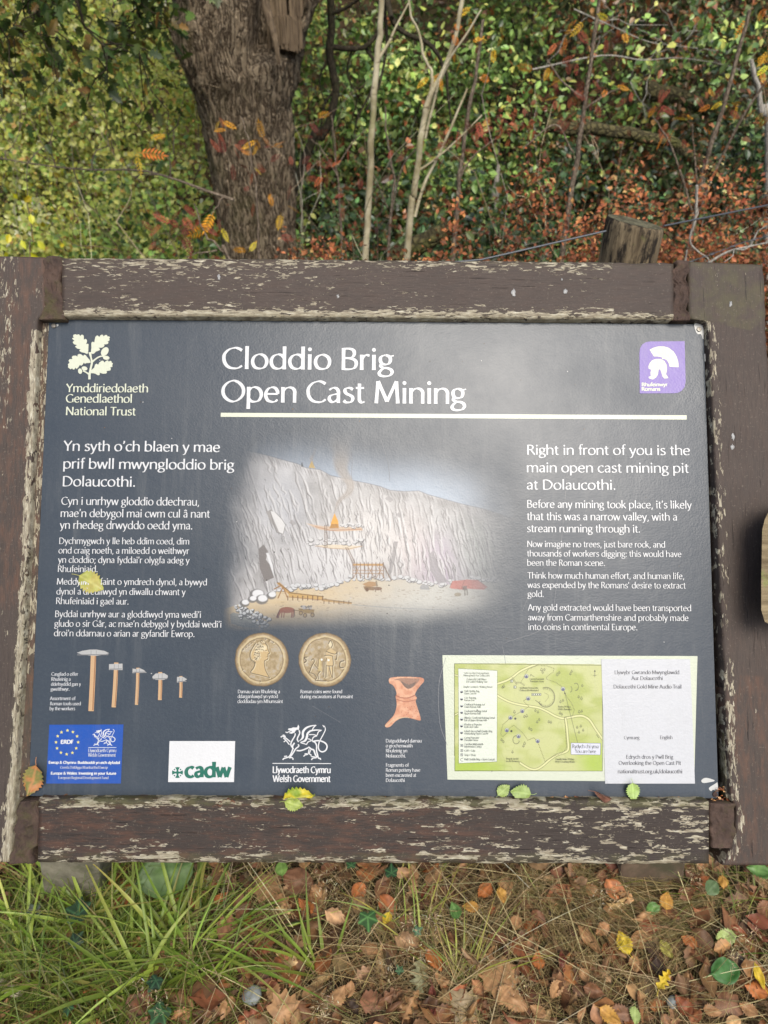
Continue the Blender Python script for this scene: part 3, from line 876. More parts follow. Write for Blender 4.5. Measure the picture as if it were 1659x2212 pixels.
# ------------------------------------------------------------------ painted pictures (drawn in code, one colour per mesh point)
class Paint:
    """a picture of W x H cells over the zoom-frame rectangle (x0,y0)-(x1,y1)"""
    def __init__(s, x0, y0, x1, y1, W, bg, seed=1):
        s.x0, s.y0, s.k = x0, y0, W / (x1 - x0)
        s.W, s.H = W, int(round((y1 - y0) * s.k))
        s.img = np.tile(np.asarray(bg, float), (s.H + 1, s.W + 1, 1))
        s.a = np.ones((s.H + 1, s.W + 1))
        j, i = np.mgrid[0:s.H + 1, 0:s.W + 1]
        s.X, s.Y = i / s.k + x0, j / s.k + y0
        s.r = np.random.default_rng(seed)

    def put(s, mask, col, box=None):
        if box is None:
            s.img += (np.asarray(col) - s.img) * mask[..., None]
        else:
            v = s.img[box]
            v += (np.asarray(col) - v) * mask[..., None]

    def _box(s, P, pad):
        P = np.asarray(P, float)
        a = np.floor((P.min(0) - pad - (s.x0, s.y0)) * s.k).astype(int); b = np.ceil((P.max(0) + pad - (s.x0, s.y0)) * s.k).astype(int) + 1
        a = np.clip(a, 0, (s.W, s.H)); b = np.clip(b, 1, (s.W + 1, s.H + 1))
        return np.s_[a[1]:b[1], a[0]:b[0]]

    def line(s, P, w, col, al=1.0, taper=False):
        P = np.asarray(P, float)
        b = s._box(P, w + 2 / s.k)
        X, Y = s.X[b], s.Y[b]
        if X.size == 0: return
        D = np.full(X.shape, 1e9)
        n = len(P) - 1
        for i in range(n):
            d = P[i + 1] - P[i]; L2 = d @ d + 1e-9
            t = np.clip(((X - P[i, 0]) * d[0] + (Y - P[i, 1]) * d[1]) / L2, 0, 1)
            dist = np.hypot(X - P[i, 0] - t * d[0], Y - P[i, 1] - t * d[1])
            ww = w / 2 * (1 - 0.85 * abs(2 * (i + t) / n - 1)) if taper else w / 2
            D = np.minimum(D, dist - ww)
        s.put(np.clip(0.5 - D * s.k, 0, 1) * al, col, b)

    def poly(s, P, col, al=1.0, soft=0.0):
        P = np.asarray(P, float); b = s._box(P, soft * 2 + 2 / s.k)
        X, Y = s.X[b], s.Y[b]
        ins = np.zeros(X.shape, bool); D = np.full(X.shape, 1e9)
        for i in range(len(P)):
            p, q = P[i], P[(i + 1) % len(P)]
            c = (p[1] > Y) != (q[1] > Y)
            with np.errstate(divide='ignore', invalid='ignore'):
                ins ^= c & (X < (q[0] - p[0]) * (Y - p[1]) / (q[1] - p[1] + 1e-12) + p[0])
            d = q - p; t = np.clip(((X - p[0]) * d[0] + (Y - p[1]) * d[1]) / (d @ d + 1e-9), 0, 1)
            D = np.minimum(D, np.hypot(X - p[0] - t * d[0], Y - p[1] - t * d[1]))
        D = np.where(ins, -D, D)
        m = np.clip(0.5 - D * s.k, 0, 1) if not soft else smooth01(-D, -soft, soft)
        s.put(m * al, col, b)

    def ell(s, cx_, cy_, rx, ry, col, al=1.0, soft=0.15):
        b = s._box([(cx_ - rx, cy_ - ry), (cx_ + rx, cy_ + ry)], max(rx, ry) * soft + 2 / s.k)
        d = np.hypot((s.X[b] - cx_) / rx, (s.Y[b] - cy_) / ry)
        s.put(smooth01(-d, -1 - soft, -1 + soft) * al, col, b)

    def mesh(s, name, Z, w, parent=None, label=None, thr=0.02):
        uv = np.array([onp(*Z(s.x0 + i / s.k, s.y0 + j / s.k)) for j in (0, s.H) for i in (0, s.W)]).reshape(2, 2, 2)
        # corners only, filled by a projective-safe fine bilinear fit
        n = 9
        gx = np.linspace(0, s.W, n); gy = np.linspace(0, s.H, n)
        G = np.array([[onp(*Z(s.x0 + i / s.k, s.y0 + j / s.k)) for i in gx] for j in gy])
        out = np.empty((s.H + 1, s.W + 1, 2))
        for c in (0, 1):
            tmp = np.stack([np.interp(np.arange(s.W + 1), gx, G[j, :, c]) for j in range(n)])
            out[..., c] = np.stack([np.interp(np.arange(s.H + 1), gy, tmp[:, i]) for i in range(s.W + 1)], 1)
        V = np.concatenate([out, np.full((s.H + 1, s.W + 1, 1), w)], -1).reshape(-1, 3)
        idx = np.arange(V.shape[0]).reshape(s.H + 1, s.W + 1)
        q = np.stack([idx[1:, :-1], idx[1:, 1:], idx[:-1, 1:], idx[:-1, :-1]], -1).reshape(-1, 4)
        am = s.a.reshape(-1)[q].max(1) > thr
        q = q[am]
        used = np.unique(q); rm = np.zeros(len(V), int); rm[used] = np.arange(len(used))
        o = mesh_obj(name, V[used], [rm[q]], M_PRINT, parent or PANEL, s.img.reshape(-1, 3)[used])
        if label: o['label'] = label
        return o


# ---- the quarry scene ------------------------------------------------------
T = Paint(10, 0, 1640, 1125, 640, SLATE, 5)
R_ = T.r
ridge = np.array([(-20, 120), (90, 150), (160, 165), (270, 190), (345, 212), (430, 235), (470, 255), (545, 265), (600, 295), (700, 318), (790, 335), (860, 352), (910, 372), (985, 378), (1060, 375), (1110, 395), (1200, 420), (1290, 445), (1400, 470), (1480, 495), (1640, 555)], float)
base = np.array([(-20, 1010), (150, 960), (250, 935), (330, 895), (430, 882), (540, 884), (620, 868), (700, 835), (820, 830), (920, 842), (1000, 838), (1110, 862), (1200, 868), (1300, 852), (1500, 850), (1640, 840)], float)
ry_ = np.interp(T.X, ridge[:, 0], ridge[:, 1]); by_ = np.interp(T.X, base[:, 0], base[:, 1])
skyc = lin((176, 190, 204))
T.put(smooth01(ry_ - T.Y, 300, 0) * 0.85, skyc)
nz = fbm(T.X / 60, T.Y / 90, 1, 4); nz2 = fbm(T.X / 14, T.Y / 40, 2, 3)
rock = lin((172, 170, 167)) + (nz[..., None] - 0.5) * 0.28 + (nz2[..., None] - 0.5) * 0.12
T.put(np.clip((T.Y - ry_) * T.k + .5, 0, 1), np.clip(rock, 0.02, .9))
for cx_, cy_, rx, ry, c, al in ((1190, 760, 130, 130, (190, 170, 190), .6), (1010, 680, 90, 160, (206, 190, 186), .5), (800, 640, 200, 180, (230, 224, 216), .6), (560, 740, 180, 140, (222, 220, 218), .6), (350, 430, 120, 170, (186, 188, 192), .6), (1350, 700, 110, 140, (196, 204, 190), .5)):
    T.ell(cx_, cy_, rx, ry, lin(c), al, 0.9)
sand = lin((206, 186, 150)); sand2 = lin((192, 190, 180))
gm = np.clip((T.Y - by_) * T.k + .5, 0, 1)
sm = smooth01(T.X + (T.Y - 850) * 1.2, 1250, 500)
T.put(gm, sand2 + (sand - sand2) * (sm * (0.75 + 0.5 * fbm(T.X / 50, T.Y / 18, 9)))[..., None])
# cracks in the rock
def lean_at(x): return np.interp(x, (0, 500, 800, 1640), (0.34, 0.30, 0.12, 0.36))
for i in range(330):    # long folds
    x = R_.uniform(40, 1560); y0_, y1_ = np.interp(x, ridge[:, 0], ridge[:, 1]), np.interp(x, base[:, 0], base[:, 1])
    y = y0_ + 6 + (y1_ - y0_) * R_.uniform(0, .8); ln = R_.uniform(50, 170); le = lean_at(x) + R_.normal(0, .05)
    ln = min(ln, y1_ - y - 4)
    if ln < 20: continue
    P = crom([(x + le * ln * t + R_.normal(0, 3.5), y + ln * t) for t in (0, .25, .5, .75, 1)], 4)
    T.line(P + (7, 0), R_.uniform(8, 16), lin((224, 222, 218)), R_.uniform(.25, .5), True)
    T.line(P, R_.uniform(5, 13), lin((138, 134, 132)), R_.uniform(.3, .6), True)
    T.line(P + (-2, 0), R_.uniform(1.6, 3.2), lin((78, 75, 74)), R_.uniform(.5, .9), True)
for i in range(520):
    x = R_.uniform(20, 1560); y0_, y1_ = np.interp(x, ridge[:, 0], ridge[:, 1]), np.interp(x, base[:, 0], base[:, 1])
    f = R_.beta(2.2, 1.0); y = y0_ + 6 + (y1_ - y0_ - 12) * f; ln = R_.uniform(14, 50) * (0.6 + 0.7 * f); le = lean_at(x) + R_.normal(0, .07)
    if y + ln > y1_: continue
    P = [(x + le * ln * t + R_.normal(0, 1.8), y + ln * t) for t in (0, .3, .6, 1)]
    T.line(P, R_.uniform(2.4, 5.5), lin((86, 82, 80)), R_.uniform(.4, .9), True)
for i in range(240):   # the strong ridgeline teeth and foot
    x = R_.uniform(150, 1500); y = np.interp(x, ridge[:, 0], ridge[:, 1])
    ln = R_.uniform(18, 60)
    T.line([(x, y), (x + ln * .25, y + ln * .5), (x + ln * .42, y + ln)], R_.uniform(2, 4), lin((110, 106, 104)), .6, True)
T.line(ridge, 3.2, lin((96, 98, 104)), .75)
for i in range(170):
    x = R_.uniform(240, 1540); y = np.interp(x, base[:, 0], base[:, 1]) + R_.normal(-6, 7); r = R_.uniform(5, 15)
    T.ell(x, y + 2, r * 1.15, r * .85, lin((86, 84, 82)), .85); T.ell(x - 1, y, r, r * .68, lin((206, 206, 204)), 1)
DK = lin((84, 82, 80))
T.poly([(262, 486), (292, 470), (318, 520), (338, 598), (318, 590), (292, 545)], lin((150, 146, 142))); T.poly([(284, 480), (312, 488), (345, 525), (362, 555), (352, 602), (330, 590), (300, 520)], lin((216, 214, 210)))
T.line([(284, 480), (300, 540), (318, 592), (352, 602), (364, 552), (344, 522), (312, 488)], 3, DK, .8)
T.poly([(222, 680), (250, 655), (272, 690), (262, 735), (290, 770), (305, 828), (255, 850), (230, 780)], lin((122, 116, 112))); T.poly([(262, 700), (285, 770), (306, 830), (296, 760), (275, 700)], lin((222, 222, 220)))
T.poly([(1110, 705), (1135, 690), (1170, 790), (1215, 850), (1160, 862), (1120, 790)], lin((150, 146, 146)), .8)
T.poly([(930, 640), (952, 640), (920, 800), (900, 830)], lin((130, 126, 124)), .7)
for bx, by2, r in ((905, 415, 22), (955, 500, 16), (400, 540, 18)):
    T.poly([(bx - r, by2), (bx, by2 - r * .8), (bx + r, by2 + r * .4), (bx + r * .2, by2 + r)], lin((150, 146, 144)), .8)
# ledges, ladders, scaffold
BR = lin((150, 110, 66)); BD = lin((104, 74, 46))
T.poly([(470, 545), (560, 560), (760, 566), (770, 582), (640, 588), (540, 578)], lin((206, 178, 148)), .9); T.line([(520, 562), (600, 582), (760, 576)], 4, lin((168, 120, 84)))
T.poly([(520, 660), (620, 656), (770, 664), (700, 684), (600, 676)], lin((220, 204, 176)), .95); T.line([(520, 664), (600, 676), (690, 680), (765, 664)], 3, lin((160, 128, 96)))
for x, y, r in [(R_.uniform(480, 780), R_.uniform(625, 660), R_.uniform(6, 16)) for _ in range(36)] + [(R_.uniform(650, 770), R_.uniform(548, 572), R_.uniform(5, 11)) for _ in range(24)]:
    T.ell(x, y, r, r * .7, DK, .8); T.ell(x - 1, y - 2, r * .8, r * .55, lin((212, 210, 206)), 1)
for x0_, yy0, x1_, yy1 in ((574, 555, 576, 668), (684, 672, 722, 752)):
    for o_ in (-6, 6): T.line([(x0_ + o_, yy0), (x1_ + o_, yy1)], 3, BD, .9)
    for t in np.linspace(0, 1, 13): T.line([(x0_ - 6 + (x1_ - x0_) * t, yy0 + (yy1 - yy0) * t), (x0_ + 6 + (x1_ - x0_) * t, yy0 + (yy1 - yy0) * t)], 2.4, BD, .8)
T.poly([(714, 756), (872, 756), (872, 768), (714, 766)], lin((186, 144, 84)))
for x in range(716, 884, 20): T.line([(x, 750), (x, 832)], 4, BD)
for y in (790, 806): T.line([(716, y), (876, y + 2)], 3, BR)
for x in (720, 790, 840): T.line([(x, 762), (x + 40, 830)], 3, BR); T.line([(x + 30, 770), (x, 828)], 3, BR)
T.line([(872, 756), (916, 842)], 5, BD)
# fires, smoke, lookout
for P, ws in (([(622, 490), (632, 450), (650, 420), (690, 390), (706, 350), (692, 318)], (8, 14, 24, 34, 38, 40)), ([(692, 318), (668, 285), (652, 240), (660, 190), (650, 130), (656, 70)], (40, 50, 64, 80, 96, 110)), ([(502, 228), (500, 205), (512, 180), (520, 150)], (14, 18, 16, 10))):
    Q = crom(P, 8)
    for (x, y), w in zip(Q, np.interp(np.linspace(0, 1, len(Q)), np.linspace(0, 1, len(ws)), ws)):
        T.ell(x, y, w * .5, w * .5, lin((168, 160, 150)), .26 if y > 200 else .14, .5)
T.line(crom([(520, 150), (512, 120), (500, 90)], 5), 2, lin((90, 92, 96)), .5); T.line(crom([(520, 150), (545, 120), (550, 80)], 5), 2, lin((90, 92, 96)), .5)
T.line(crom([(618, 490), (640, 430), (680, 390), (690, 340), (660, 290), (632, 250), (606, 190)], 5), 2.4, lin((128, 112, 104)), .6)
T.line(crom([(636, 470), (660, 420), (715, 370), (708, 300), (712, 230), (708, 170)], 5), 2.4, lin((128, 112, 104)), .6)
T.poly([(620, 492), (640, 535), (642, 568), (595, 570), (604, 535)], lin((224, 160, 40))); T.poly([(604, 548), (638, 548), (642, 572), (592, 572)], lin((150, 104, 40)), .7)
T.poly([(502, 218), (520, 258), (486, 254), (492, 235)], lin((214, 178, 84))); T.poly([(446, 230), (452, 226), (458, 250), (446, 250)], lin((70, 76, 80)))
# sluice
T.poly([(318, 858), (332, 852), (392, 905), (380, 916)], lin((188, 148, 86))); T.line([(320, 852), (390, 905)], 4, BD)
T.poly([(380, 908), (396, 905), (562, 926), (562, 944), (382, 930)], lin((196, 160, 96))); T.line([(382, 908), (562, 928)], 4, BD); T.line([(382, 930), (560, 946)], 4, BR)
T.poly([(555, 940), (710, 958), (710, 968), (556, 952)], lin((180, 146, 92))); T.line([(556, 940), (710, 960)], 3, BD)
for x in range(376, 560, 26): T.line([(x, 925), (x, 946)], 5, BD)
for x in range(565, 710, 26): T.line([(x, 950), (x, 964)], 4, BD)
for a_, b_ in (((350, 880), (325, 935)), ((352, 880), (372, 930)), ((306, 888), (340, 870))): T.line([a_, b_], 6, BR)
T.line([(712, 970), (900, 985), (1240, 1000)], 4, lin((140, 146, 148)), .6)
# horse and cart, second cart, tent
HR = lin((150, 88, 62))
T.ell(372, 998, 40, 16, HR, 1, .1); T.line([(345, 996), (330, 1015), (322, 1034)], 14, HR); T.line([(322, 1030), (326, 1036)], 9, lin((110, 62, 44)))
for x in (346, 358, 398, 406): T.line([(x, 1005), (x - 3, 1036)], 6, HR)
T.line([(332, 1000), (322, 1028)], 4, lin((70, 44, 34))); T.line([(410, 996), (412, 1030)], 4, lin((90, 52, 40)))
T.line([(405, 998), (440, 1003)], 4, BD)
T.poly([(432, 990), (514, 996), (512, 1018), (436, 1012)], lin((160, 132, 78))); T.line([(432, 992), (514, 998)], 3, BD)
for x, y in ((444, 1014), (466, 1026), (505, 1024)): T.ell(x, y, 11, 12, BD); T.ell(x, y, 7, 8, lin((176, 150, 100)))
for i in range(14): T.ell(R_.uniform(448, 500), R_.uniform(978, 990), 7, 5, lin((122, 118, 114)) if i % 2 else lin((176, 172, 168)))
T.poly([(766, 862), (800, 848), (836, 852), (848, 872), (790, 880)], lin((168, 130, 84))); T.poly([(770, 874), (834, 878), (826, 896), (778, 892)], lin((128, 98, 62)))
T.ell(790, 892, 9, 10, BD); T.ell(846, 886, 22, 9, lin((120, 88, 62))); T.line([(836, 888), (834, 902)], 4, BD); T.line([(862, 888), (864, 902)], 4, BD); T.line([(838, 848), (842, 872)], 8, lin((128, 110, 82)))
T.poly([(1222, 880), (1236, 846), (1290, 842), (1310, 838), (1370, 842), (1420, 878), (1400, 892), (1310, 886), (1290, 892), (1230, 886)], lin((196, 118, 104)), .95)
T.line([(1300, 842), (1282, 886)], 3, lin((134, 74, 64)), .8); T.line([(1236, 848), (1222, 880)], 3, lin((134, 74, 64)), .8); T.line([(1345, 845), (1340, 886)], 2, lin((150, 84, 72)), .7); T.line([(1370, 843), (1418, 878)], 3, lin((140, 80, 68)), .8)
T.poly([(1290, 872), (1312, 872), (1312, 894), (1288, 894)], lin((96, 84, 78)), .8)
T.ell(1264, 917, 18, 10, lin((140, 124, 92)), .8); T.line([(1300, 890), (1302, 920)], 8, lin((120, 112, 96)), .8); T.line([(1312, 890), (1314, 918)], 7, lin((120, 112, 96)), .8)
T.poly([(1065, 880), (1075, 866), (1110, 868), (1118, 894), (1070, 890)], lin((150, 150, 150)), .9)
# spoil heap and wall
T.poly([(74, 1022), (90, 1010), (205, 1036), (228, 1094), (140, 1088), (80, 1070)], lin((146, 152, 150)), .85)
for i in range(60):
    x, y = R_.uniform(80, 218), R_.uniform(1026, 1088); T.line([(x, y), (x + R_.uniform(8, 20), y + 2)], 3, lin((104, 108, 106)), .6)
for i in range(120):
    t = R_.random(); x = 110 + t * 160 + R_.normal(0, 12); y = 990 + t * 75 + R_.normal(0, 16); r = R_.uniform(6, 11)
    T.ell(x + 1, y + 2, r * 1.15, r, DK, .9); T.ell(x - 1, y - 1, r * .85, r * .68, lin((220, 222, 220)), 1)
for x, y, r in ((150, 960, 26), (215, 915, 40), (240, 940, 34), (290, 920, 26), (190, 940, 24)):
    T.ell(x, y + 3, r, r * .75, lin((110, 108, 106)), .9); T.ell(x + 5, y - 3, r * .72, r * .5, lin((224, 224, 222)), 1)
for i in range(260):
    x, y = R_.uniform(260, 1500), R_.uniform(880, 1060)
    if y > np.interp(x, base[:, 0], base[:, 1]) + 10: T.line([(x, y), (x + R_.uniform(4, 14), y + 1)], R_.uniform(2, 4), lin((120, 104, 84)), R_.uniform(.2, .6))
# fade into the slate all round
wob = (fbm(T.X / 120, T.Y / 120, 4) - .5) * 60
fx = smooth01(T.X + wob - np.clip(460 - T.Y, 0, 400) * .35, 0, 300 - np.clip(T.Y - 700, 0, 300) * .6) * smooth01(T.X, 10, 110) * smooth01(1640 - T.X + wob, 60, 520)
fy = smooth01(1128 - T.Y + wob * .6 + (T.X > 700) * (700 - T.X) * .05, 12, 200) * smooth01(T.Y + wob, 30, 420 - 0.0 * T.Y)
fy = np.where(T.Y > ry_, smooth01(1128 - T.Y + wob * .6, 12, 200) * smooth01(T.Y + wob, 30, 260), fy)
low = smooth01(T.X * .55 + (T.Y - 900) * 2.2, 820, 1100)      # sand runs out to the lower right
A_ = fx * fy
A_ = A_ * (1 - 0.75 * low * gm)
T.img = SLATE + (T.img - SLATE) * A_[..., None]
T.a = A_
T.mesh('quarry_illustration', Z4, 0.00025, label='watercolour of a pale rock face with scaffold, fires and carts')


# ---- coins, pot -------------------------------------------------------------
class Relief(Paint):
    def line(s, P, w, col, al=1.0, taper=False):
        if np.allclose(col, DKC): Paint.line(s, np.asarray(P, float) + (9, 8), w * 1.1, LTC, al * .8)
        Paint.line(s, P, w, col, al, taper)


DKC = lin((78, 62, 42)); LTC = lin((232, 218, 180))


def coin(cx_, cy_, rx, ry, seed):
    C = Relief(cx_ - rx - 8, cy_ - ry - 8, cx_ + rx + 8, cy_ + ry + 8, 150, lin((176, 152, 108)), seed)
    d = np.hypot((C.X - cx_) / rx, (C.Y - cy_) / ry) + (fbm(C.X / 90, C.Y / 90, seed) - .5) * .05
    n1 = fbm(C.X / 40, C.Y / 40, seed + 1, 4)
    C.img = lin((176, 156, 118)) + (n1[..., None] - .5) * np.array((.42, .37, .26))
    C.put(smooth01(n1, .55, .75) * .5, lin((168, 166, 158)))
    C.put(smooth01(d, .90, .94) * .8, lin((150, 124, 84))); C.put((smooth01(d, .80, .84) * smooth01(-d, -.90, -.86)) * .75, lin((216, 196, 150)))
    C.put(smooth01(d, .78, .80) * smooth01(-d, -.83, -.81) * .7, lin((110, 88, 56))); C.put(smooth01(d, .955, .99) * .9, lin((100, 82, 56)))
    C.a = (d < 1.0).astype(float)
    return C


C = coin(382, 405, 362, 366, 3)
C.poly([(330, 260), (420, 190), (470, 235), (488, 310), (470, 340), (472, 400), (420, 425), (430, 520), (485, 650), (235, 580), (290, 520), (300, 430), (250, 400), (230, 300)], lin((206, 178, 126)), .9)
C.ell(415, 245, 34, 34, LTC, .9, .5)
C.line(crom([(430, 175), (462, 225), (470, 270), (490, 315), (468, 330), (470, 365), (462, 400), (420, 425), (425, 500), (440, 560), (490, 650)], 4), 10, DKC, .9)
C.line(crom([(300, 180), (250, 260), (225, 330), (235, 400), (290, 450), (270, 520), (235, 582), (360, 615), (490, 650)], 4), 11, DKC, .9)
for i in range(60):
    a = C.r.uniform(0, 1); x, y = 235 + C.r.uniform(0, 90) + 90 * a, 420 - 230 * a + C.r.normal(0, 24)
    C.line(crom([(x, y), (x + 14, y - 12), (x + 26, y + 2)], 4), 9, DKC if i % 2 else LTC, .9)
C.line(crom([(320, 330), (340, 290), (352, 330), (340, 360)], 4), 6, DKC, .8); C.line([(425, 285), (455, 280)], 7, DKC, .9); C.line([(440, 370), (468, 362)], 5, DKC, .8)
for (x, y) in [(125, 255), (165, 225), (205, 195), (240, 165), (275, 130), (430, 115), (485, 135), (535, 160), (120, 530), (360, 690)]:
    C.line(crom([(x, y), (x + 14, y + 12), (x - 6, y + 22)], 3), 7, DKC, .8)
COIN1 = C.mesh('coin_drawing', ZC, 0.0005, label='drawn coin with a laurelled head in profile', thr=.5)
C = coin(1240, 408, 352, 368, 9)
C.poly([(1265, 290), (1320, 250), (1410, 310), (1360, 360), (1355, 480), (1345, 640), (1310, 640), (1300, 500), (1275, 640), (1255, 620), (1255, 380)], lin((208, 182, 132)), .9)
C.ell(1320, 195, 28, 42, LTC, .8)
for P in ([(1290, 190), (1320, 145), (1345, 200), (1330, 240)], [(1260, 290), (1300, 310), (1380, 330), (1410, 300)], [(1240, 350), (1300, 345), (1350, 360)], [(1265, 385), (1258, 480), (1310, 490), (1355, 480), (1350, 370)], [(1260, 490), (1270, 640)], [(1300, 500), (1335, 640)], [(1350, 490), (1348, 650)], [(1410, 310), (1400, 400), (1380, 400)],
          [(1060, 410), (1085, 395), (1100, 430), (1065, 490), (1040, 560), (1030, 580), (1090, 600), (1130, 650), (1110, 680)], [(1100, 470), (1140, 520), (1180, 560), (1150, 600), (1155, 670)], [(1220, 430), (1222, 640)], [(1240, 430), (1248, 650)], [(1110, 690), (1260, 695)], [(1160, 400), (1150, 500)]):
    C.line(crom(P, 5), 11, DKC, .92)
C.line(crom([(1000, 370), (960, 380), (990, 420), (960, 450)], 5), 16, DKC, .9); C.line(crom([(1500, 420), (1450, 440), (1450, 510), (1495, 510)], 5), 16, DKC, .9)
C.poly([(1160, 400), (1190, 390), (1200, 560), (1150, 560)], lin((206, 184, 124)), .7)
for x, y in ((1198, 405), (1293, 412)): C.ell(x, y, 14, 14, lin((240, 240, 232)), 1)
C.mesh('coin_drawing', ZC, 0.0005, label='drawn coin with a standing and a kneeling figure', thr=.5)
K = Paint(1215, 480, 1520, 870, 150, SLATE, 4)
outl = crom([(1256, 515), (1268, 495), (1340, 488), (1440, 490), (1500, 497), (1510, 520), (1485, 550), (1455, 590), (1445, 620), (1458, 640), (1450, 665), (1465, 720), (1485, 785), (1480, 805), (1430, 792), (1370, 782), (1310, 805), (1270, 845), (1240, 855), (1228, 838), (1262, 800), (1295, 760), (1312, 700), (1310, 660), (1305, 630), (1312, 610), (1300, 570), (1280, 545), (1262, 535)], 3, True)
K.poly(outl, lin((216, 154, 118)))
K.a = (np.abs(K.img - SLATE).sum(-1) > .02).astype(float)
m0 = K.a.copy()
n1 = fbm(K.X / 30, K.Y / 30, 2, 4)
K.put(m0 * smooth01(n1, .45, .7) * .7, lin((232, 180, 144))); K.put(m0 * smooth01(n1, .5, .3) * .5, lin((198, 130, 96)))
K.put(m0 * smooth01(K.X - (K.Y - 500) * .15, 1400, 1480) * .5, lin((180, 106, 76)))
K.poly(crom([(1290, 512), (1330, 515), (1370, 560), (1400, 575), (1440, 555), (1480, 505), (1440, 500), (1340, 498)], 3, True), lin((152, 116, 96)), .9)
K.poly(crom([(1345, 520), (1370, 560), (1400, 575), (1435, 555), (1450, 525), (1400, 545)], 3, True), lin((106, 88, 78)), .8)
K.line(crom([(1310, 625), (1350, 640), (1400, 640), (1448, 620)], 4), 8, lin((150, 84, 60)), .8); K.line(crom([(1312, 652), (1380, 668), (1450, 655)], 4), 6, lin((150, 84, 60)), .7)
K.line(crom([(1232, 845), (1290, 800), (1340, 785), (1400, 786)], 4), 10, lin((222, 190, 150)), .7)
for i in range(20): K.ell(K.r.uniform(1320, 1470), K.r.uniform(690, 780), 3, 3, lin((150, 84, 60)), .7)
K.mesh('pottery_drawing', Z7, 0.0005, thr=.5)

# ---- map sticker --------------------------------------------------------------
PAPER = lin((216, 222, 198)); MAPG = lin((178, 188, 98)); MAPL = lin((204, 207, 142))


def plate(name, quad, col, w, mat=M_STICK, label=None, parent=BOARD):
    mb = MB(); uv = np.array([onp(*c) for c in quad])
    V = np.concatenate([np.c_[uv, np.full(4, w)], np.c_[uv, np.full(4, 0.00005)]])
    mb.add(V, [[3, 2, 1, 0], [4, 5, 6, 7], [0, 1, 5, 4], [1, 2, 6, 5], [2, 3, 7, 6], [3, 0, 4, 7]], col)
    o = mb.build(name, mat, parent)
    on_board(o)
    if label: o['label'] = label
    return o


MAPS = plate('map_sticker', [Z8(*c) for c in [(127, 110), (1515, 115), (1497, 800), (155, 787)]], PAPER, 0.0004, label='cream sticker with a green trail map')
G = Paint(121, 30, 1590, 1098, 420, MAPG, 8)
n1 = fbm(G.X / 260, G.Y / 200, 3, 3)
G.img = MAPG + (MAPL - MAPG) * smooth01(n1, .38, .68)[..., None] * .9
G.put(smooth01(np.hypot((G.X - 1560) / 300, (G.Y - 1000) / 300), 1, .2) * .8, lin((168, 196, 48))); G.put(smooth01(np.hypot((G.X - 300) / 520, (G.Y - 1090) / 190), 1, .2) * .8, lin((170, 198, 56)))
G.put(smooth01(np.hypot((G.X - 480) / 220, (G.Y - 470) / 110), 1, .2) * .5, lin((176, 198, 66)))
cn = fbm(G.X / 330, G.Y / 330, 11, 2) * 14
G.put(smooth01(np.abs(cn - np.round(cn)), .06, .0) * .25, lin((150, 164, 80)))
LN = lin((92, 96, 52)); RD = lin((226, 226, 160))
for P in ([(121, 142), (165, 155)], [(121, 545), (165, 520)], [(548, 232), (640, 200), (700, 165), (770, 110), (860, 66), (940, 36)], [(545, 345), (600, 378), (680, 415), (780, 440), (880, 455), (960, 470), (1040, 505), (1120, 550), (1190, 573), (1260, 565), (1340, 550), (1400, 553), (1460, 590), (1520, 680), (1590, 780)],
          [(1222, 575), (1235, 660), (1245, 780), (1250, 870), (1225, 905), (1140, 935), (1070, 980), (1000, 1040), (940, 1076), (880, 1075), (820, 1045), (775, 1015)], [(698, 175), (722, 210), (738, 235)], [(738, 220), (775, 222), (812, 245)]):
    Q = crom(P, 6); wd = 26 if len(P) > 4 else 20
    if P[0][0] in (698, 738): wd = 13
    G.line(Q, wd, LN, .9); G.line(Q, wd - 9, RD, 1)
DOT = lin((120, 122, 66))
for P in ([(940, 52), (1040, 55), (1110, 80), (1100, 115), (1040, 160), (1030, 185), (1120, 215), (1180, 255), (1200, 285), (1235, 360), (1280, 420), (1310, 490), (1290, 550), (1210, 560), (1220, 660), (1232, 860), (1200, 910), (1100, 950), (1020, 1000), (990, 920), (945, 800), (910, 765), (850, 790), (800, 720), (710, 640), (670, 670), (640, 720), (600, 755), (580, 730), (600, 640), (680, 565), (795, 500), (860, 455), (805, 400), (850, 372)], [(940, 52), (850, 90), (830, 130), (780, 220)]):
    Q = np.asarray(P, float); d = np.r_[0, np.cumsum(np.hypot(*np.diff(Q, axis=0).T))]
    for t in np.arange(0, d[-1], 15): G.ell(np.interp(t, d, Q[:, 0]), np.interp(t, d, Q[:, 1]), 4.6, 4.6, DOT, .95)
BK = lin((52, 52, 44))
for cx_, cy_, rx, ry, a0, a1, n in ((1030, 365, 86, 98, -110, 150, 30), (1325, 262, 26, 38, -120, 100, 12), (1270, 285, 16, 30, -60, 90, 6), (735, 785, 34, 42, 20, 330, 14)):
    a = np.radians(np.linspace(a0, a1, n)); Q = np.c_[cx_ + rx * np.cos(a), cy_ + ry * np.sin(a)]
    G.line(crom(Q, 3), 6 if rx > 50 else 4, BK, .9)
    for x, y in Q: G.line([(x, y), (x + (cx_ - x) * .22 + G.r.normal(0, 3), y + (cy_ - y) * .22)], 5, BK, .9, True)
G.line(crom([(925, 395), (960, 420), (985, 440)], 4), 5, BK); G.line(crom([(1010, 320), (1050, 340), (1050, 370), (1020, 410)], 4), 3, BK, .7)
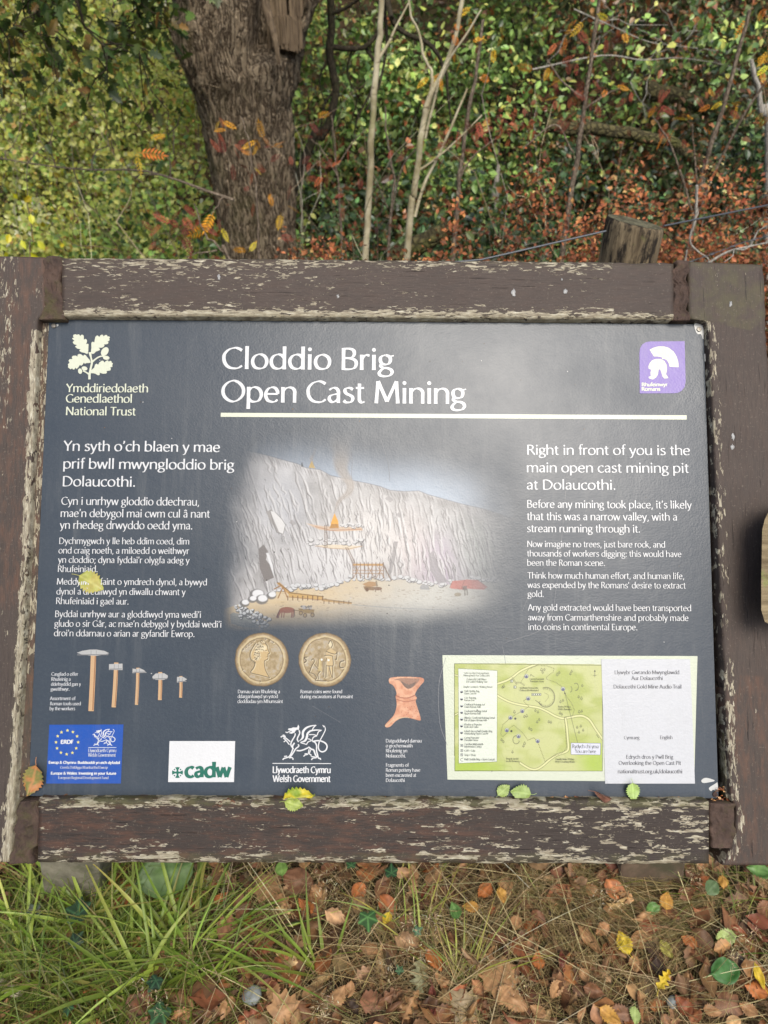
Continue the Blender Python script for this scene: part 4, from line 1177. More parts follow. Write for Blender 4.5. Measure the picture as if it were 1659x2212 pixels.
for x, y in [(985, 92), (1013, 90), (997, 118), (1140, 138), (1160, 120), (1270, 132), (1283, 108), (600, 265), (612, 255), (1172, 408), (1197, 395), (1168, 520), (1186, 532), (1358, 508), (1383, 502), (717, 510), (815, 555), (838, 548), (925, 495), (950, 510), (942, 608), (962, 585), (1057, 606), (1078, 612), (865, 672), (885, 685), (590, 785), (608, 803), (818, 820), (806, 846), (698, 905), (1337, 662), (1374, 650), (1356, 710), (1396, 690), (1352, 360), (1380, 375), (1388, 248)]:
    s_ = 13 if (x + y) % 3 else 16
    G.line(crom([(x - s_ * .7, y + s_ * .5), (x, y - s_), (x + s_ * .7, y + s_ * .5)], 4), 4, BK, .85); G.line([(x - s_ * .7, y + s_ * .5), (x + s_ * .7, y + s_ * .5)], 4, BK, .85); G.line([(x, y + s_ * .5), (x, y + s_ * 1.2)], 4, BK, .85)
for x, y in ((835, 157), (853, 376), (795, 500), (678, 566), (642, 690), (758, 750), (947, 797), (1198, 282)):
    G.ell(x, y, 21, 21, lin((96, 98, 132)), 1, .1); G.ell(x, y - 3, 16, 16, lin((206, 210, 190)), .9, .2); G.ell(x, y + 3, 11, 12, lin((72, 74, 112)), .95, .2)
for x, y in ((690, 205), (722, 264)): G.poly([(x - 14, y - 14), (x + 14, y - 14), (x + 14, y + 14), (x - 14, y + 14)], BK); G.poly([(x - 10, y - 10), (x + 10, y - 10), (x + 10, y + 10), (x - 10, y + 10)], PAPER); G.line([(x - 3, y - 7), (x - 3, y + 7)], 5, BK)
G.poly([(886, 325), (982, 325), (982, 350), (886, 350)], BK); G.poly([(890, 329), (978, 329), (978, 346), (890, 346)], PAPER)
for x in (902, 924, 946, 966): G.ell(x, 338, 6, 6, BK)
for x, y in ((726, 576), (687, 700)): G.ell(x, y, 11, 11, BK)
G.line([(1213, 312), (1342, 815)], 4, BK, .9); G.poly([(1213, 308), (1226, 332), (1208, 334)], BK)
G.line([(1512, 100), (1512, 165)], 4, BK); G.line([(1498, 148), (1528, 148)], 4, BK); G.poly([(1512, 92), (1522, 112), (1502, 112)], BK)
G.line([(1530, 735), (1550, 766)], 5, BK); G.line(crom([(872, 158), (880, 138), (890, 150), (912, 160)], 4), 4, BK)
for e_ in ([(123, 32), (1588, 48)], [(1588, 48), (1588, 1096)], [(1588, 1096), (127, 1092)], [(127, 1092), (123, 32)]):
    G.line(e_, 6, lin((84, 92, 44)), 1)
inside = np.ones_like(G.a)
x0l = 121 + (G.Y - 30) * .006; yt = 30 + (G.X - 121) * .0105; yb = 1092 + (G.X - 121) * .004
G.a = ((G.X > x0l - 2) & (G.Y > yt - 4) & (G.Y < yb + 4)).astype(float)
g_ = G.mesh('map_drawing', ZM, 0.0006, parent=MAPS, thr=.5)
p = Pen(0.0008)
p.poly([ZM(*c) for c in [(160, 78), (549, 99), (545, 1004), (165, 1020)]], lin((110, 118, 84)))
p.poly([ZM(*c) for c in [(163, 82), (546, 102), (542, 1000), (168, 1016)]], lin((226, 232, 214)))
for i, y in enumerate((310, 382, 450, 515, 582, 648, 714, 778)):
    p.disc(*ZM(194, y), 15 * (ZM(1, 0)[0] - ZM(0, 0)[0]), lin((66, 68, 84))); p.disc(*ZM(194, y - 6), 11 * (ZM(1, 0)[0] - ZM(0, 0)[0]), lin((214, 220, 214))); p.disc(*ZM(194, y + 4), 9 * (ZM(1, 0)[0] - ZM(0, 0)[0]), lin((50, 52, 66)))
for y in (842, 892, 934):
    p.poly([ZM(*c) for c in [(184, y - 13), (208, y - 13), (208, y + 13), (184, y + 13)]], lin((60, 62, 66))); p.poly([ZM(*c) for c in [(188, y - 9), (204, y - 9), (204, y + 9), (188, y + 9)]], lin((220, 226, 214)))
    p.disc(*ZM(196, y), 5 * (ZM(1, 0)[0] - ZM(0, 0)[0]), lin((60, 62, 66)))
p.stroke([ZM(*c) for c in [(210, 968), (190, 970), (184, 985), (196, 997), (210, 996)]], 4 * (ZM(1, 0)[0] - ZM(0, 0)[0]), lin((60, 62, 66)))
sub(p, 'map_legend', MAPS, M_STICK)
LK = lin((78, 82, 78))
block('legend_text', [zt(ZM, 'Taith Gerdded Hunangyfeiriol', 218, 466, 134, 19, 2), zt(ZM, 'Mwynglawdd Aur Dolaucothi', 214, 470, 158, 19, 2), zt(ZM, 'Dolaucothi Gold Mines', 246, 440, 195, 19, 1), zt(ZM, 'Self Guided Walking Tour', 238, 450, 220, 19, 1),
                      zt(ZM, 'Llwybr Cerdded + Walking Route', 212, 500, 270, 18, 1)] +
      [zt(ZM, t, 222, x, y, 18, 1) for t, x, y in (('Pwll Cloddio Brig', 370, 312), ('Open Cast Pit', 340, 335), ('Caer Rufeinig', 338, 378), ('Roman Fort', 322, 402), ('Ceuffordd Rufeinig Isaf', 424, 445), ('Lower Roman Adit', 382, 468), ('Ceuffordd Rufeinig Uchaf', 444, 510), ('Upper Roman Adit', 382, 533), ("Allanfa'r Ceuffordd Rufeinig Uchaf", 522, 576), ('Exit of Upper Roman Adit', 444, 600), ('Ffrydiau a Thanciau', 392, 642), ('Leats and Tanks', 360, 665), ('Edrych dros y Pwll Cloddio Brig', 496, 708), ('Overlooking Open Cast Pit', 456, 732), ('Carreg Pumsaint', 366, 772), ('Pumsaint Stone', 358, 795), ('Canolfan Wybodaeth', 408, 836), ('Information Centre', 392, 860), ('Caffi + Cafe', 328, 900), ('Siop + Shop', 334, 942), ('Pwll Cloddio Brig + Open Cast pit', 522, 986))],
      LK, w=0.0010, parent=MAPS, mat=M_STICK, sub_=2)
p = Pen(0.0008)
p.poly([ZM(*c) for c in [(1274, 814), (1570, 818), (1568, 936), (1274, 932)]], lin((120, 122, 130))); p.poly([ZM(*c) for c in [(1278, 818), (1566, 822), (1564, 932), (1278, 928)]], lin((222, 224, 236)))
sub(p, 'you_are_here_box', MAPS, M_STICK)
block('you_are_here_text', [zt(ZM, 'Rydych chi yma', 1290, 1548, 868, 36, 2), zt(ZM, 'You are here', 1318, 1522, 916, 36, 2)], lin((74, 78, 60)), w=0.0010, parent=MAPS, mat=M_STICK, sub_=2)
block('map_text', [zt(ZM, t, a, b, y, 17, 1) for t, a, b, y in (('Carreg Pumsaint', 868, 1010, 192), ('Pumsaint Stone', 872, 1008, 216), ('Iardfwyn Dolaucothi', 770, 950, 280), ('Dolaucothi Mineyard', 770, 955, 304), ('Barics 1930au', 1150, 1272, 466), ("1930's Barracks", 1146, 1280, 492), ('Bragdy Jacobi', 636, 756, 980), ('Jacobi Brewery', 632, 764, 1004), ('Gwaith Malu 1930au', 1124, 1306, 985), ("1930's Crushing Works", 1118, 1314, 1010))],
      lin((74, 78, 60)), w=0.0010, parent=MAPS, mat=M_STICK, sub_=2)
# ---- audio trail label (the two square codes of the real one are left off) ------
QRS = plate('audio_trail_label', [Z8(*c) for c in [(991, 131), (1474, 131), (1500, 808), (1012, 808)]], lin((212, 214, 216)), 0.0011, label='white paper label for the audio trail')
block('audio_trail_text', [zt(Z8, 'Llywybr Gwrando Mwynglawdd', 1064, 1414, 213, 20), zt(Z8, 'Aur Dolaucothi', 1156, 1324, 245, 20), zt(Z8, 'Dolaucothi Gold Mine Audio Trail', 1058, 1426, 291, 20)], INK, w=0.0014, parent=QRS, mat=M_STICK, sub_=3)
block('audio_trail_text', [zt(Z8, 'Cymraeg', 1115, 1197, 567, 18), zt(Z8, 'English', 1311, 1377, 566, 18), zt(Z8, 'Edrych dros y Pwll Brig', 1127, 1380, 673, 20),
                           zt(Z8, 'Overlooking the Open Cast Pit', 1086, 1423, 706, 20), zt(Z8, 'nationaltrust.org.uk/dolaucothi', 1081, 1430, 752, 20)], INK, w=0.0014, parent=QRS, mat=M_STICK, sub_=3)

# ---- screws, bare corners -------------------------------------------------------
M_STEEL = NT('screw_steel').set(color=lin((120, 116, 108)), rough=0.45, metal=0.8)
M_RUST = NT('rusty_screw').set(color=lin((64, 46, 40)), rough=0.7, metal=0.4)
for x, y, m_ in ((116.5, 704, M_STEEL), (1509.5, 712, M_STEEL), (1544, 1716, M_RUST)):
    mb = MB(); c = onp(x, y); R0 = 0.0032
    a = np.arange(16) / 16 * 2 * math.pi
    rings = [(R0 * 1.0, 0.0001), (R0 * 1.0, 0.0010), (R0 * .8, 0.0017), (R0 * .45, 0.0018)]
    V = np.concatenate([np.c_[c[0] + r * np.cos(a), c[1] + r * np.sin(a), np.full(16, z)] for r, z in rings])
    i = np.arange(16); j = (i + 1) % 16
    mb.add(V, [np.stack([i + 16 * k, j + 16 * k, j + 16 * k + 16, i + 16 * k + 16], 1) for k in range(3)])
    sl = np.c_[c[0] + R0 * .42 * np.cos(a), c[1] + R0 * .42 * np.sin(a), np.full(16, 0.0013)]
    mb.add(sl, [i])
    for q in range(4):
        b = q * math.pi / 2 + .4; d = np.array((math.cos(b), math.sin(b))); e_ = np.array((-d[1], d[0]))
        mb.add([(*(c + d * R0 * .12 + e_ * R0 * .1), .00182), (*(c + d * R0 * .7 + e_ * R0 * .1), .00182), (*(c + d * R0 * .7 - e_ * R0 * .1), .00182), (*(c + d * R0 * .12 - e_ * R0 * .1), .00182)], [[3, 2, 1, 0]])
    o = mb.build('screw', m_, BOARD); on_board(o)
BARE = lin((214, 214, 208))
for P in ([(1500, 699.2), (1518.6, 699.8), (1519.5, 730), (1517.5, 732), (1514, 722), (1507, 722), (1502, 714)], [(109, 691), (124, 691), (120, 696), (110, 697)], [(122, 701), (126, 700), (127, 703), (123, 706)], [(1521, 765), (1523.5, 764), (1524, 782), (1522, 780)],
          [(1531, 1702), (1546, 1692), (1549.6, 1691), (1550.4, 1709), (1540, 1706), (1536, 1709)], [(1515, 1685), (1525, 1680), (1544, 1686), (1530, 1690), (1518, 1691)]):
    p = Pen(0.00035); p.poly(crom(P, 3, True) if len(P) > 4 else P, BARE); sub(p, 'bare_metal_chip')
# old scratches, hair-thin
for P, al in (([(1226, 1010), (1216, 1130), (1204, 1250), (1180, 1350), (1092, 1388)], .2), ([(1200, 1180), (1150, 1270), (1128, 1320)], .15), ([(963, 1420), (948, 1480), (950, 1560), (966, 1610)], .3), ([(1085, 1395), (1090, 1420), (1094, 1448)], .2), ([(675, 1525), (735, 1560)], .12), ([(823, 950), (838, 1000), (842, 1040)], .15)):
    p = Pen(0.0004); p.stroke(P, 0.9, SLATE + (lin((170, 170, 170)) - SLATE) * al * 2, 8); sub(p, 'scratch')
p = Pen(0.00045)
for i in range(46):   # grit and small droppings stuck to the panel
    x, y = random.uniform(130, 1500), random.uniform(720, 1700)
    p.disc(x, y, random.uniform(.8, 2.0), lin(random.choice([(44, 40, 38), (60, 50, 44), (120, 92, 60), (190, 190, 186)])), 6, random.uniform(.7, 1.4), random.random() * 3)
tag(sub(p, 'panel_grit'), kind='stuff')

# ---- legs -------------------------------------------------------------------------
M_LEGL = mat_lump('mossy_leg', (92, 88, 74), (134, 128, 110), (74, 78, 40), 22, 0.85, 0.5, 0.004)
M_LEGR = mat_lump('brown_leg', (82, 68, 56), (104, 88, 72), (70, 66, 50), 20, 0.8, 0.4, 0.003)
for (x0, x1, yb, dep, m_, lab) in ((97, 223, 1952, .10, M_LEGL, 'grey splayed leg with moss at its foot'), (1337, 1477, 1915, .12, M_LEGR, 'square brown splayed leg')):
    # the legs splay outwards: their feet stand wider than their heads, which are fixed under the frame
    a, b = at_z(x0, yb, 0.0), at_z(x1, yb, 0.0)
    yf = (a[1] + b[1]) / 2
    V = []; n = 14
    mb = MB()
    for (side, dy) in ((0, 0), (1, 0), (1, dep), (0, dep)):
        foot = np.array(((a, b)[side][0], yf + dy, 0.0))
        y2 = yf + .03 + dy
        hx = (((x0, x1)[side] - 829.5) / FPX) * 1.19
        z1 = float(P_C[2] + (-0.036 - (y2 - P_C[1]) * P_N[1] - (hx - P_C[0]) * P_N[0]) / P_N[2])
        head = np.array((hx, y2, z1))
        for k in range(n):
            f = -0.25 + 1.25 * k / (n - 1)
            V.append(tuple(foot + (head - foot) * f + rng.normal(0, .0006, 3)))
    i = np.arange(n - 1)
    for q in range(4):
        r = (q + 1) % 4
        mb.add(np.zeros((0, 3)), [])
        mb.f.setdefault(4, []).append(np.stack([i + q * n, i + r * n, i + 1 + r * n, i + 1 + q * n], 1))
    mb.v = [np.array(V)]; mb.c = [np.tile((.5, .5, .5), (len(V), 1))]; mb.n = len(V)
    mb.f[4].append(np.array([[n - 1, 2 * n - 1, 3 * n - 1, 4 * n - 1]]))
    o = mb.build('leg', m_, BOARD)
    o.matrix_local = Matrix.Translation((-P_C[0], -P_C[1], 0))
    o['label'] = lab
    bv = o.modifiers.new('Bevel', 'BEVEL'); bv.width = 0.006; bv.segments = 2; bv.limit_method = 'ANGLE'; bv.angle_limit = 1.0

# old white splashes on the frame
for x, y, r in ((1110, 631, 7.5), (1222, 630, 5.5), (1214, 604, 2.5), (473, 598, 5.5), (1578, 656, 5), (1584, 944, 6), (1582, 965, 5), (730, 640, 4)):
    p = Pen(0.0); K = 22; a = np.arange(K) / K * 2 * math.pi
    rr = r * .85 * (.55 + .9 * vnoise(np.cos(a) * 2.2 + x, np.sin(a) * 2.2 + y, 1))
    P = [onp(x + q * .75 * math.cos(t_), y + q * 1.25 * math.sin(t_), .0137) for q, t_ in zip(rr, a)]
    V = np.concatenate([np.c_[np.array(P), np.full(K, .0137)], [[*np.mean(P, 0), .0150]]])
    i = np.arange(K); j = (i + 1) % K
    p.add(V, [np.stack([j, i, np.full(K, K)], 1)], lin((168, 168, 165)))
    o = p.build('white_splash', M_LEGW if 'M_LEGW' in globals() else M_PRINT, BOARD, True); on_board(o)
# ------------------------------------------------------------------ ground
def ground_z(x, y):
    """path level by the board, falling into the old pit, then the far bank"""
    x = np.asarray(x, float); y = np.asarray(y, float)
    z = -1.3 * smooth01(y, 2.3, 5.2)
    bank = smooth01(y + 0.10 * x, 6.0, 15.0)
    z = z + bank * 5.2 + np.maximum(y - 15, 0) * 0.18
    z = z + (fbm(x * .45 + 3, y * .45, 2, 4) - .5) * 0.9 * smooth01(y, 3, 7)
    return z + (fbm(x * 3, y * 3, 5, 3) - .5) * 0.035


def gz(x, y):
    return float(ground_z(np.array([x]), np.array([y]))[0])


def axis_pts():
    a = np.concatenate([np.linspace(-60, -12, 14)[:-1], np.linspace(-12, -2, 50)[:-1], np.linspace(-2, 2, 61), np.linspace(2, 12, 50)[1:], np.linspace(12, 60, 14)[1:]])
    b = np.concatenate([np.linspace(-60, -8, 14)[:-1], np.linspace(-8, -.5, 30)[:-1], np.linspace(-.5, 3, 60), np.linspace(3, 20, 100)[1:], np.linspace(20, 70, 20)[1:]])
    return a, b


_ax, _ay = axis_pts()
_gx, _gy = np.meshgrid(_ax, _ay)
_V = np.stack([_gx, _gy, ground_z(_gx, _gy)], -1).reshape(-1, 3)
_i = np.arange(len(_V)).reshape(_gx.shape)
t = NT('woodland_soil'); o_ = t.obj()
n1 = t.noise(o_, 2.2, 6, 0.7); n2 = t.noise(o_, 24, 6, 0.7)
c_ = t.mix(t.ramp(n2, [(0.3, 0.0), (0.7, 1.0)]), lin((44, 34, 26)), lin((96, 76, 54)))
c_ = t.mix(t.ramp(n1, [(0.5, 0.0), (0.65, 0.8)]), c_, lin((52, 56, 28)))
t.set(color=c_, rough=0.95, spec=0.15, normal=t.bump(n2, 0.9, 0.02))
M_SOIL = t.m
tag(mesh_obj('ground', _V, [np.stack([_i[:-1, :-1], _i[:-1, 1:], _i[1:, 1:], _i[1:, :-1]], -1).reshape(-1, 4)], M_SOIL, smooth=True), kind='structure')

# ------------------------------------------------------------------ leaves as real little blades
# template: verts (k,3) with base at the origin, tip along +y, face towards +z; plus faces
def leaf_tpl(wid=0.32, fold=0.10, droop=0.12, n=3, lobes=0):
    v, f = [], []
    ss = np.linspace(0, 1, n + 2)
    for s in ss:
        w = wid * math.sin(math.pi * min(1, s ** .8)) ** .9 if 0 < s < 1 else 0.0
        if lobes: w *= 0.72 + 0.38 * math.cos(lobes * 2 * math.pi * s)
        z = -droop * s * s
        v += [(-w, s, z + fold * w / wid * 1.0), (0, s, z), (w, s, z + fold * w / wid)]
    f = []
    for i in range(n + 1):
        a = 3 * i
        f += [(a + 1, a + 4, a + 3, a), (a + 2, a + 5, a + 4, a + 1)]
    return np.array(v), np.array(f)


L_NARROW = (np.array([(0, 0, 0), (-.15, .45, .05), (0, 1, -.05), (.15, .45, .05), (0, .45, 0)]), np.array([(0, 4, 1), (1, 4, 2), (4, 3, 2), (0, 3, 4)]))
L_BLADE = (np.array([(0, 0, 0), (-.30, .5, .09), (0, 1, -.06), (.30, .5, .09), (0, .45, 0)]), np.array([(0, 4, 1), (1, 4, 2), (4, 3, 2), (0, 3, 4)]))
L_OVAL = leaf_tpl(.30, .08, .10, 2)
L_OAK = leaf_tpl(.34, .06, .12, 9, 4)


def rowan_tpl(pairs=6):
    V, F = [], []
    b, f = L_NARROW
    def put(px, py, ang, ln):
        c, s = math.cos(ang), math.sin(ang)
        q = b * (ln, ln, ln)
        V.append(np.stack([q[:, 0] * c - q[:, 1] * s + px, q[:, 0] * s + q[:, 1] * c + py, q[:, 2] - .12 * py * py], 1)); F.append(f + 5 * (len(V) - 1))
    for i in range(pairs):
        y = .16 + .68 * i / (pairs - 1)
        for sgn in (-1, 1): put(0, y, sgn * -1.0, .33 - .035 * abs(i - 2))
    put(0, .86, 0, .28)
    V.append(np.array([(-.008, 0, 0), (.008, 0, 0), (.006, .9, -.09), (-.006, .9, -.09)])); F.append(np.array([(0, 1, 2), (0, 2, 3)]) + 5 * (len(V) - 1))
    return np.concatenate(V), np.concatenate(F)


L_ROWAN = rowan_tpl()


def rot_frames(dirs, ups):
    """columns x,y,z with y along dirs and z close to ups"""
    y = dirs / (np.linalg.norm(dirs, axis=1, keepdims=True) + 1e-9)
    x = np.cross(y, ups); x /= np.linalg.norm(x, axis=1, keepdims=True) + 1e-9
    z = np.cross(x, y)
    return np.stack([x, y, z], -1)


def leaves(tpl, pos, dirs, ups, size, cols):
    v, f = tpl
    R = rot_frames(dirs, ups)
    n, k = len(pos), len(v)
    P = np.einsum('nij,kj->nki', R, v) * np.asarray(size).reshape(-1, 1, 1) + pos[:, None]
    F = (f[None] + (np.arange(n) * k)[:, None, None]).reshape(-1, f.shape[1])
    C = np.repeat(cols, k, 0)
    return P.reshape(-1, 3), F, C


def pal(n, *cw):
    """n colours drawn from (weight, srgb, spread)"""
    w = np.array([c[0] for c in cw], float); w /= w.sum()
    k = rng.choice(len(cw), n, p=w)
    base = np.array([lin(c[1]) for c in cw])[k]
    return np.clip(base * np.exp(rng.normal(0, 0.34, (n, 1))) * np.exp(rng.normal(0, 0.06, (n, 3))), 0.003, .8)


def rand_dirs(n, zbias=0.0):
    d = rng.normal(0, 1, (n, 3)); d[:, 2] += zbias
    return d / np.linalg.norm(d, axis=1, keepdims=True)


M_LEAF = mat_leaf('leaf_bright', 0.40, 0.45, 0.2, 40)
M_LEAFD = mat_leaf('leaf_evergreen', 0.36, 0.15, 0.3, 40, 0.4)
M_DRY = mat_leaf('leaf_autumn', 0.6, 0.25, 0.35, 50, 0.25)


def mat_bark(name, a, b, c, sc=(14, 14, 3.0), bump=0.8, dist=0.02, moss=None):
    t = NT(name); o = t.obj()
    p = t.mapped(o, sc)
    wob = t.n('TexNoise'); wob.inputs['Scale'].default_value = 1.3; wob.inputs['Detail'].default_value = 4
    t.l(p, wob.inputs['Vector'])
    pw = t.mix(0.6, p, wob.outputs['Color'], 'ADD')
    v = t.n('TexVoronoi', feature='DISTANCE_TO_EDGE'); v.inputs['Scale'].default_value = 1.6
    t.l(pw, v.inputs['Vector'])
    n = t.noise(p, 3.5, 6, 0.7)
    rid = t.ramp(v.outputs['Distance'], [(0.0, 0.0), (0.22, 1.0)])
    col = t.mix(t.ramp(n, [(0.3, 0.0), (0.7, 1.0)]), lin(a), lin(b))
    col = t.mix(t.math('MULTIPLY', t.math('SUBTRACT', 1.0, rid), 0.8), col, lin(c))
    if moss is not None:
        col = t.mix(t.ramp(t.noise(o, 3.2, 6, 0.7), [(0.52, 0.0), (0.66, 0.75)]), col, lin(moss))
    t.set(color=col, rough=0.9, spec=0.2, normal=t.bump(t.math('ADD', rid, t.math('MULTIPLY', n, 0.6)), bump, dist))
    return t.m


t = NT('oak_bark'); o_ = t.obj()
wob_ = t.n('TexNoise'); wob_.inputs['Scale'].default_value = 5; wob_.inputs['Detail'].default_value = 4; t.l(o_, wob_.inputs['Vector'])
pw_ = t.mix(0.09, o_, wob_.outputs['Color'], 'ADD')
b1 = t.noise(t.mapped(pw_, (26, 26, 4.5)), 1.5, 3, .55); b2 = t.noise(t.mapped(pw_, (60, 60, 16)), 1.5, 5, .65); b3 = t.noise(o_, 3.0, 5, .65)
r1_ = t.math('ABSOLUTE', t.math('SUBTRACT', b1, .5)); r2_ = t.math('ABSOLUTE', t.math('SUBTRACT', b2, .5))
rg_ = t.math('ADD', t.ramp(r1_, [(0.0, 0.0), (.11, 1.0)]), t.math('MULTIPLY', t.ramp(r2_, [(0.0, 0.0), (.12, 1.0)]), .5))
c_ = t.mix(t.ramp(b2, [(.3, 0.0), (.7, 1.0)]), lin((142, 124, 99)), lin((194, 176, 148)))
c_ = t.mix(t.ramp(rg_, [(.35, .9), (1.1, 0.0)]), c_, lin((70, 56, 43)))
c_ = t.mix(t.ramp(b3, [(.54, 0.0), (.70, .6)]), c_, lin((88, 88, 48)))
c_ = t.mix(t.ramp(t.noise(o_, 34, 4, .7), [(.66, 0.0), (.74, .6)]), c_, lin((166, 164, 146)))
t.set(color=c_, rough=.92, spec=.15, normal=t.bump(rg_, 1.0, .035)); M_OAK = t.m
M_BIRCH = mat_bark('pale_sapling_bark', (136, 126, 98), (190, 182, 154), (70, 62, 46), (22, 22, 40), 0.4, 0.004, (112, 108, 66))
t = NT('pale_sapling_bark'); o_ = t.obj()
c_ = t.mix(t.ramp(t.noise(o_, 9, 5, .6), [(.35, 0.0), (.65, 1.0)]), lin((128, 118, 88)), lin((182, 174, 146)))
c_ = t.mix(t.ramp(t.noise(t.mapped(o_, (14, 14, 70)), 1.2, 3, .6), [(.60, 0.0), (.68, .8)]), c_, lin((84, 74, 54)))
c_ = t.mix(t.ramp(t.noise(o_, 5, 5, .7), [(.55, 0.0), (.68, .6)]), c_, lin((112, 112, 66)))
t.set(color=c_, rough=.7, spec=.3, normal=t.bump(t.noise(o_, 120, 3, .6), .3, .002)); M_BIRCH = t.m
M_TWIG = mat_bark('twig_bark', (104, 90, 76), (140, 128, 110), (60, 50, 42), (40, 40, 20), 0.3, 0.004)
M_DARKB = mat_bark('dark_branch_bark', (46, 40, 32), (70, 64, 48), (26, 22, 18), (30, 30, 14), 0.5, 0.006, (60, 62, 34))
M_DEADB = mat_bark('dead_branch_bark', (132, 127, 116), (174, 170, 158), (110, 104, 96), (40, 40, 12), 0.3, 0.004)
M_MOSSB = mat_bark('mossy_log_bark', (70, 64, 44), (98, 92, 58), (40, 36, 26), (14, 14, 14), 0.7, 0.02, (74, 80, 30))


def wander(p0, p1, n=10, amp=0.06, sag=0.0):
    p0, p1 = np.asarray(p0, float), np.asarray(p1, float)
    t = np.linspace(0, 1, n)[:, None]
    L = np.linalg.norm(p1 - p0)
    off = np.cumsum(rng.normal(0, 1, (n, 3)), 0); off -= off[0] + (off[-1] - off[0]) * t
    return p0 + (p1 - p0) * t + off * amp * L / math.sqrt(n) + np.array((0, 0, -sag)) * (4 * t * (1 - t))


def grow(mb, p0, p1, r, depth=2, nb=5, amp=.10, col=(.5, .5, .5), k=6, spread=.7, tips=None, taper=.35, lenf=.5):
    """a wandering limb with side branches; collects twig points in tips"""
    n = 10 if depth > 0 else 6
    P = wander(p0, p1, n, amp)
    mb.tube(P, np.linspace(r, r * taper, n), k, col)
    if tips is not None and depth <= 1: tips.append(P)
    if depth <= 0: return
    L = np.linalg.norm(np.asarray(p1, float) - np.asarray(p0, float)); d = (np.asarray(p1, float) - np.asarray(p0, float)) / L
    for i in range(nb):
        f = rng.uniform(.25, 1.0); q = P[min(n - 1, int(f * n))]
        e = d + rng.normal(0, spread, 3); e /= np.linalg.norm(e)
        grow(mb, q, q + e * L * lenf * rng.uniform(.5, 1.1), r * (1 - (1 - taper) * f) * .6, depth - 1, max(2, nb - 1), amp * 1.2, col, max(4, k - 1), spread, tips, taper, lenf)


def shrub(name, label, cat, base, h, rad, nleaf, tpl, lsize, palette, mat, bark=M_TWIG, group=None, stems=6, shape=1.0, droop=.2, clump=.16, zbias=.6, face=0.0, stem_r=.010, low=.1):
    """several stems from the base, foliage in clumps along and beyond them"""
    root = empty(name, base, label, cat, group)
    mb = MB(); tips = []
    for i in range(stems):
        a = rng.uniform(0, 2 * math.pi); e = rng.uniform(.3, 1)
        top = np.array((math.cos(a) * rad * e, math.sin(a) * rad * e, h * rng.uniform(.6, 1.0)))
        grow(mb, (rng.normal(0, .05), rng.normal(0, .05), -.1), top, stem_r, 2, 4, .12, tips=tips, k=5)
    mb.build('stem', bark, root, True)
    T_ = np.concatenate(tips)
    T_ = T_[T_[:, 2] > low * h]
    nc = max(8, nleaf // 50)
    c = T_[rng.integers(0, len(T_), nc)] + rng.normal(0, clump * .7, (nc, 3))
    # keep inside the crown
    k = rng.integers(0, nc, nleaf)
    pos = c[k] + rng.normal(0, 1, (nleaf, 3)) * clump * rng.uniform(.25, .8, (nc, 1))[k]
    pos[:, 2] = np.clip(pos[:, 2], .02, None)
    d = rand_dirs(nleaf, -droop) ; d[:, :2] += (pos - c[k])[:, :2] / clump * .5
    up = rand_dirs(nleaf, zbias * 2); up[:, 1] -= face
    tone = np.exp(rng.normal(0, .38, nc))[k][:, None]
    V, F, C = leaves(tpl, pos, d, up, lsize * rng.uniform(.5, 1.5, nleaf), np.clip(pal(nleaf, *palette) * tone, 0.003, .7))
    mesh_obj('foliage', V, [F], mat, root, C)
    return root


# palettes (weight, leaf colour; hazels lightened beyond life to look sunlit)
HAZEL = [(5, (198, 208, 104)), (4, (166, 188, 92)), (2.4, (224, 214, 102)), (1.0, (218, 172, 96)), (.6, (236, 218, 80)), (1.2, (96, 120, 58))]
HOLLY = [(6, (62, 84, 50)), (3, (84, 106, 60)), (2, (48, 64, 44)), (1, (112, 128, 72)), (.5, (124, 84, 56))]
HAZELG = [(5, (220, 212, 104)), (3, (234, 216, 112)), (3, (196, 204, 98)), (1.8, (224, 178, 98)), (1, (120, 134, 60))]
LAUREL = [(5, (118, 146, 74)), (4, (88, 114, 58)), (2.4, (150, 172, 90)), (1.4, (180, 186, 92)), (.6, (150, 96, 60))]
BILB = [(5, (150, 90, 56)), (4, (170, 106, 66)), (4, (112, 68, 46)), (1, (190, 136, 86)), (2, (104, 100, 54))]
ROW_R = [(5, (146, 74, 54)), (3, (122, 60, 46)), (1.5, (176, 98, 60))]
ROW_O = [(5, (222, 158, 44)), (3, (206, 126, 46)), (2, (228, 180, 60))]
MIXD = [(4, (84, 96, 54)), (3, (62, 74, 46)), (2.5, (122, 92, 58)), (1.6, (146, 92, 56))]
OAKL = [(5, (66, 84, 40)), (3, (86, 100, 46)), (1, (120, 96, 48))]

# ------------------------------------------------------------------ the big oak
OY = 5.0
L_out = [(0, 368), (60, 371), (110, 378), (160, 398), (200, 413), (270, 431), (400, 455), (470, 467), (555, 480), (640, 488)]
R_out = [(0, 684), (60, 670), (110, 657), (170, 641), (230, 632), (300, 632), (400, 635), (500, 638), (555, 641), (640, 646)]
oak_c = at(560, 555, OY)
OAK_T = empty('oak_tree', (float(oak_c[0]), OY, gz(oak_c[0], OY)), 'thick old oak trunk with a torn broken scar at the fork', 'tree')
ob = np.array(OAK_T.location)
zs, xl, xr = [], [], []
for y in np.linspace(0, 600, 61):
    l = at(np.interp(y, *zip(*L_out)), y, OY); r = at(np.interp(y, *zip(*R_out)), y, OY)
    zs.append(l[2]); xl.append(l[0]); xr.append(r[0])
zs, xl, xr = np.array(zs[::-1]), np.array(xl[::-1]), np.array(xr[::-1])
zb = np.concatenate([np.linspace(ob[2] - .3, zs[0] - .04, 22), zs, np.linspace(zs[-1] + .03, zs[-1] + .55, 14)])
ex = np.clip((zs[0] - zb) / 1.3, 0, 1) ** 2 * .22
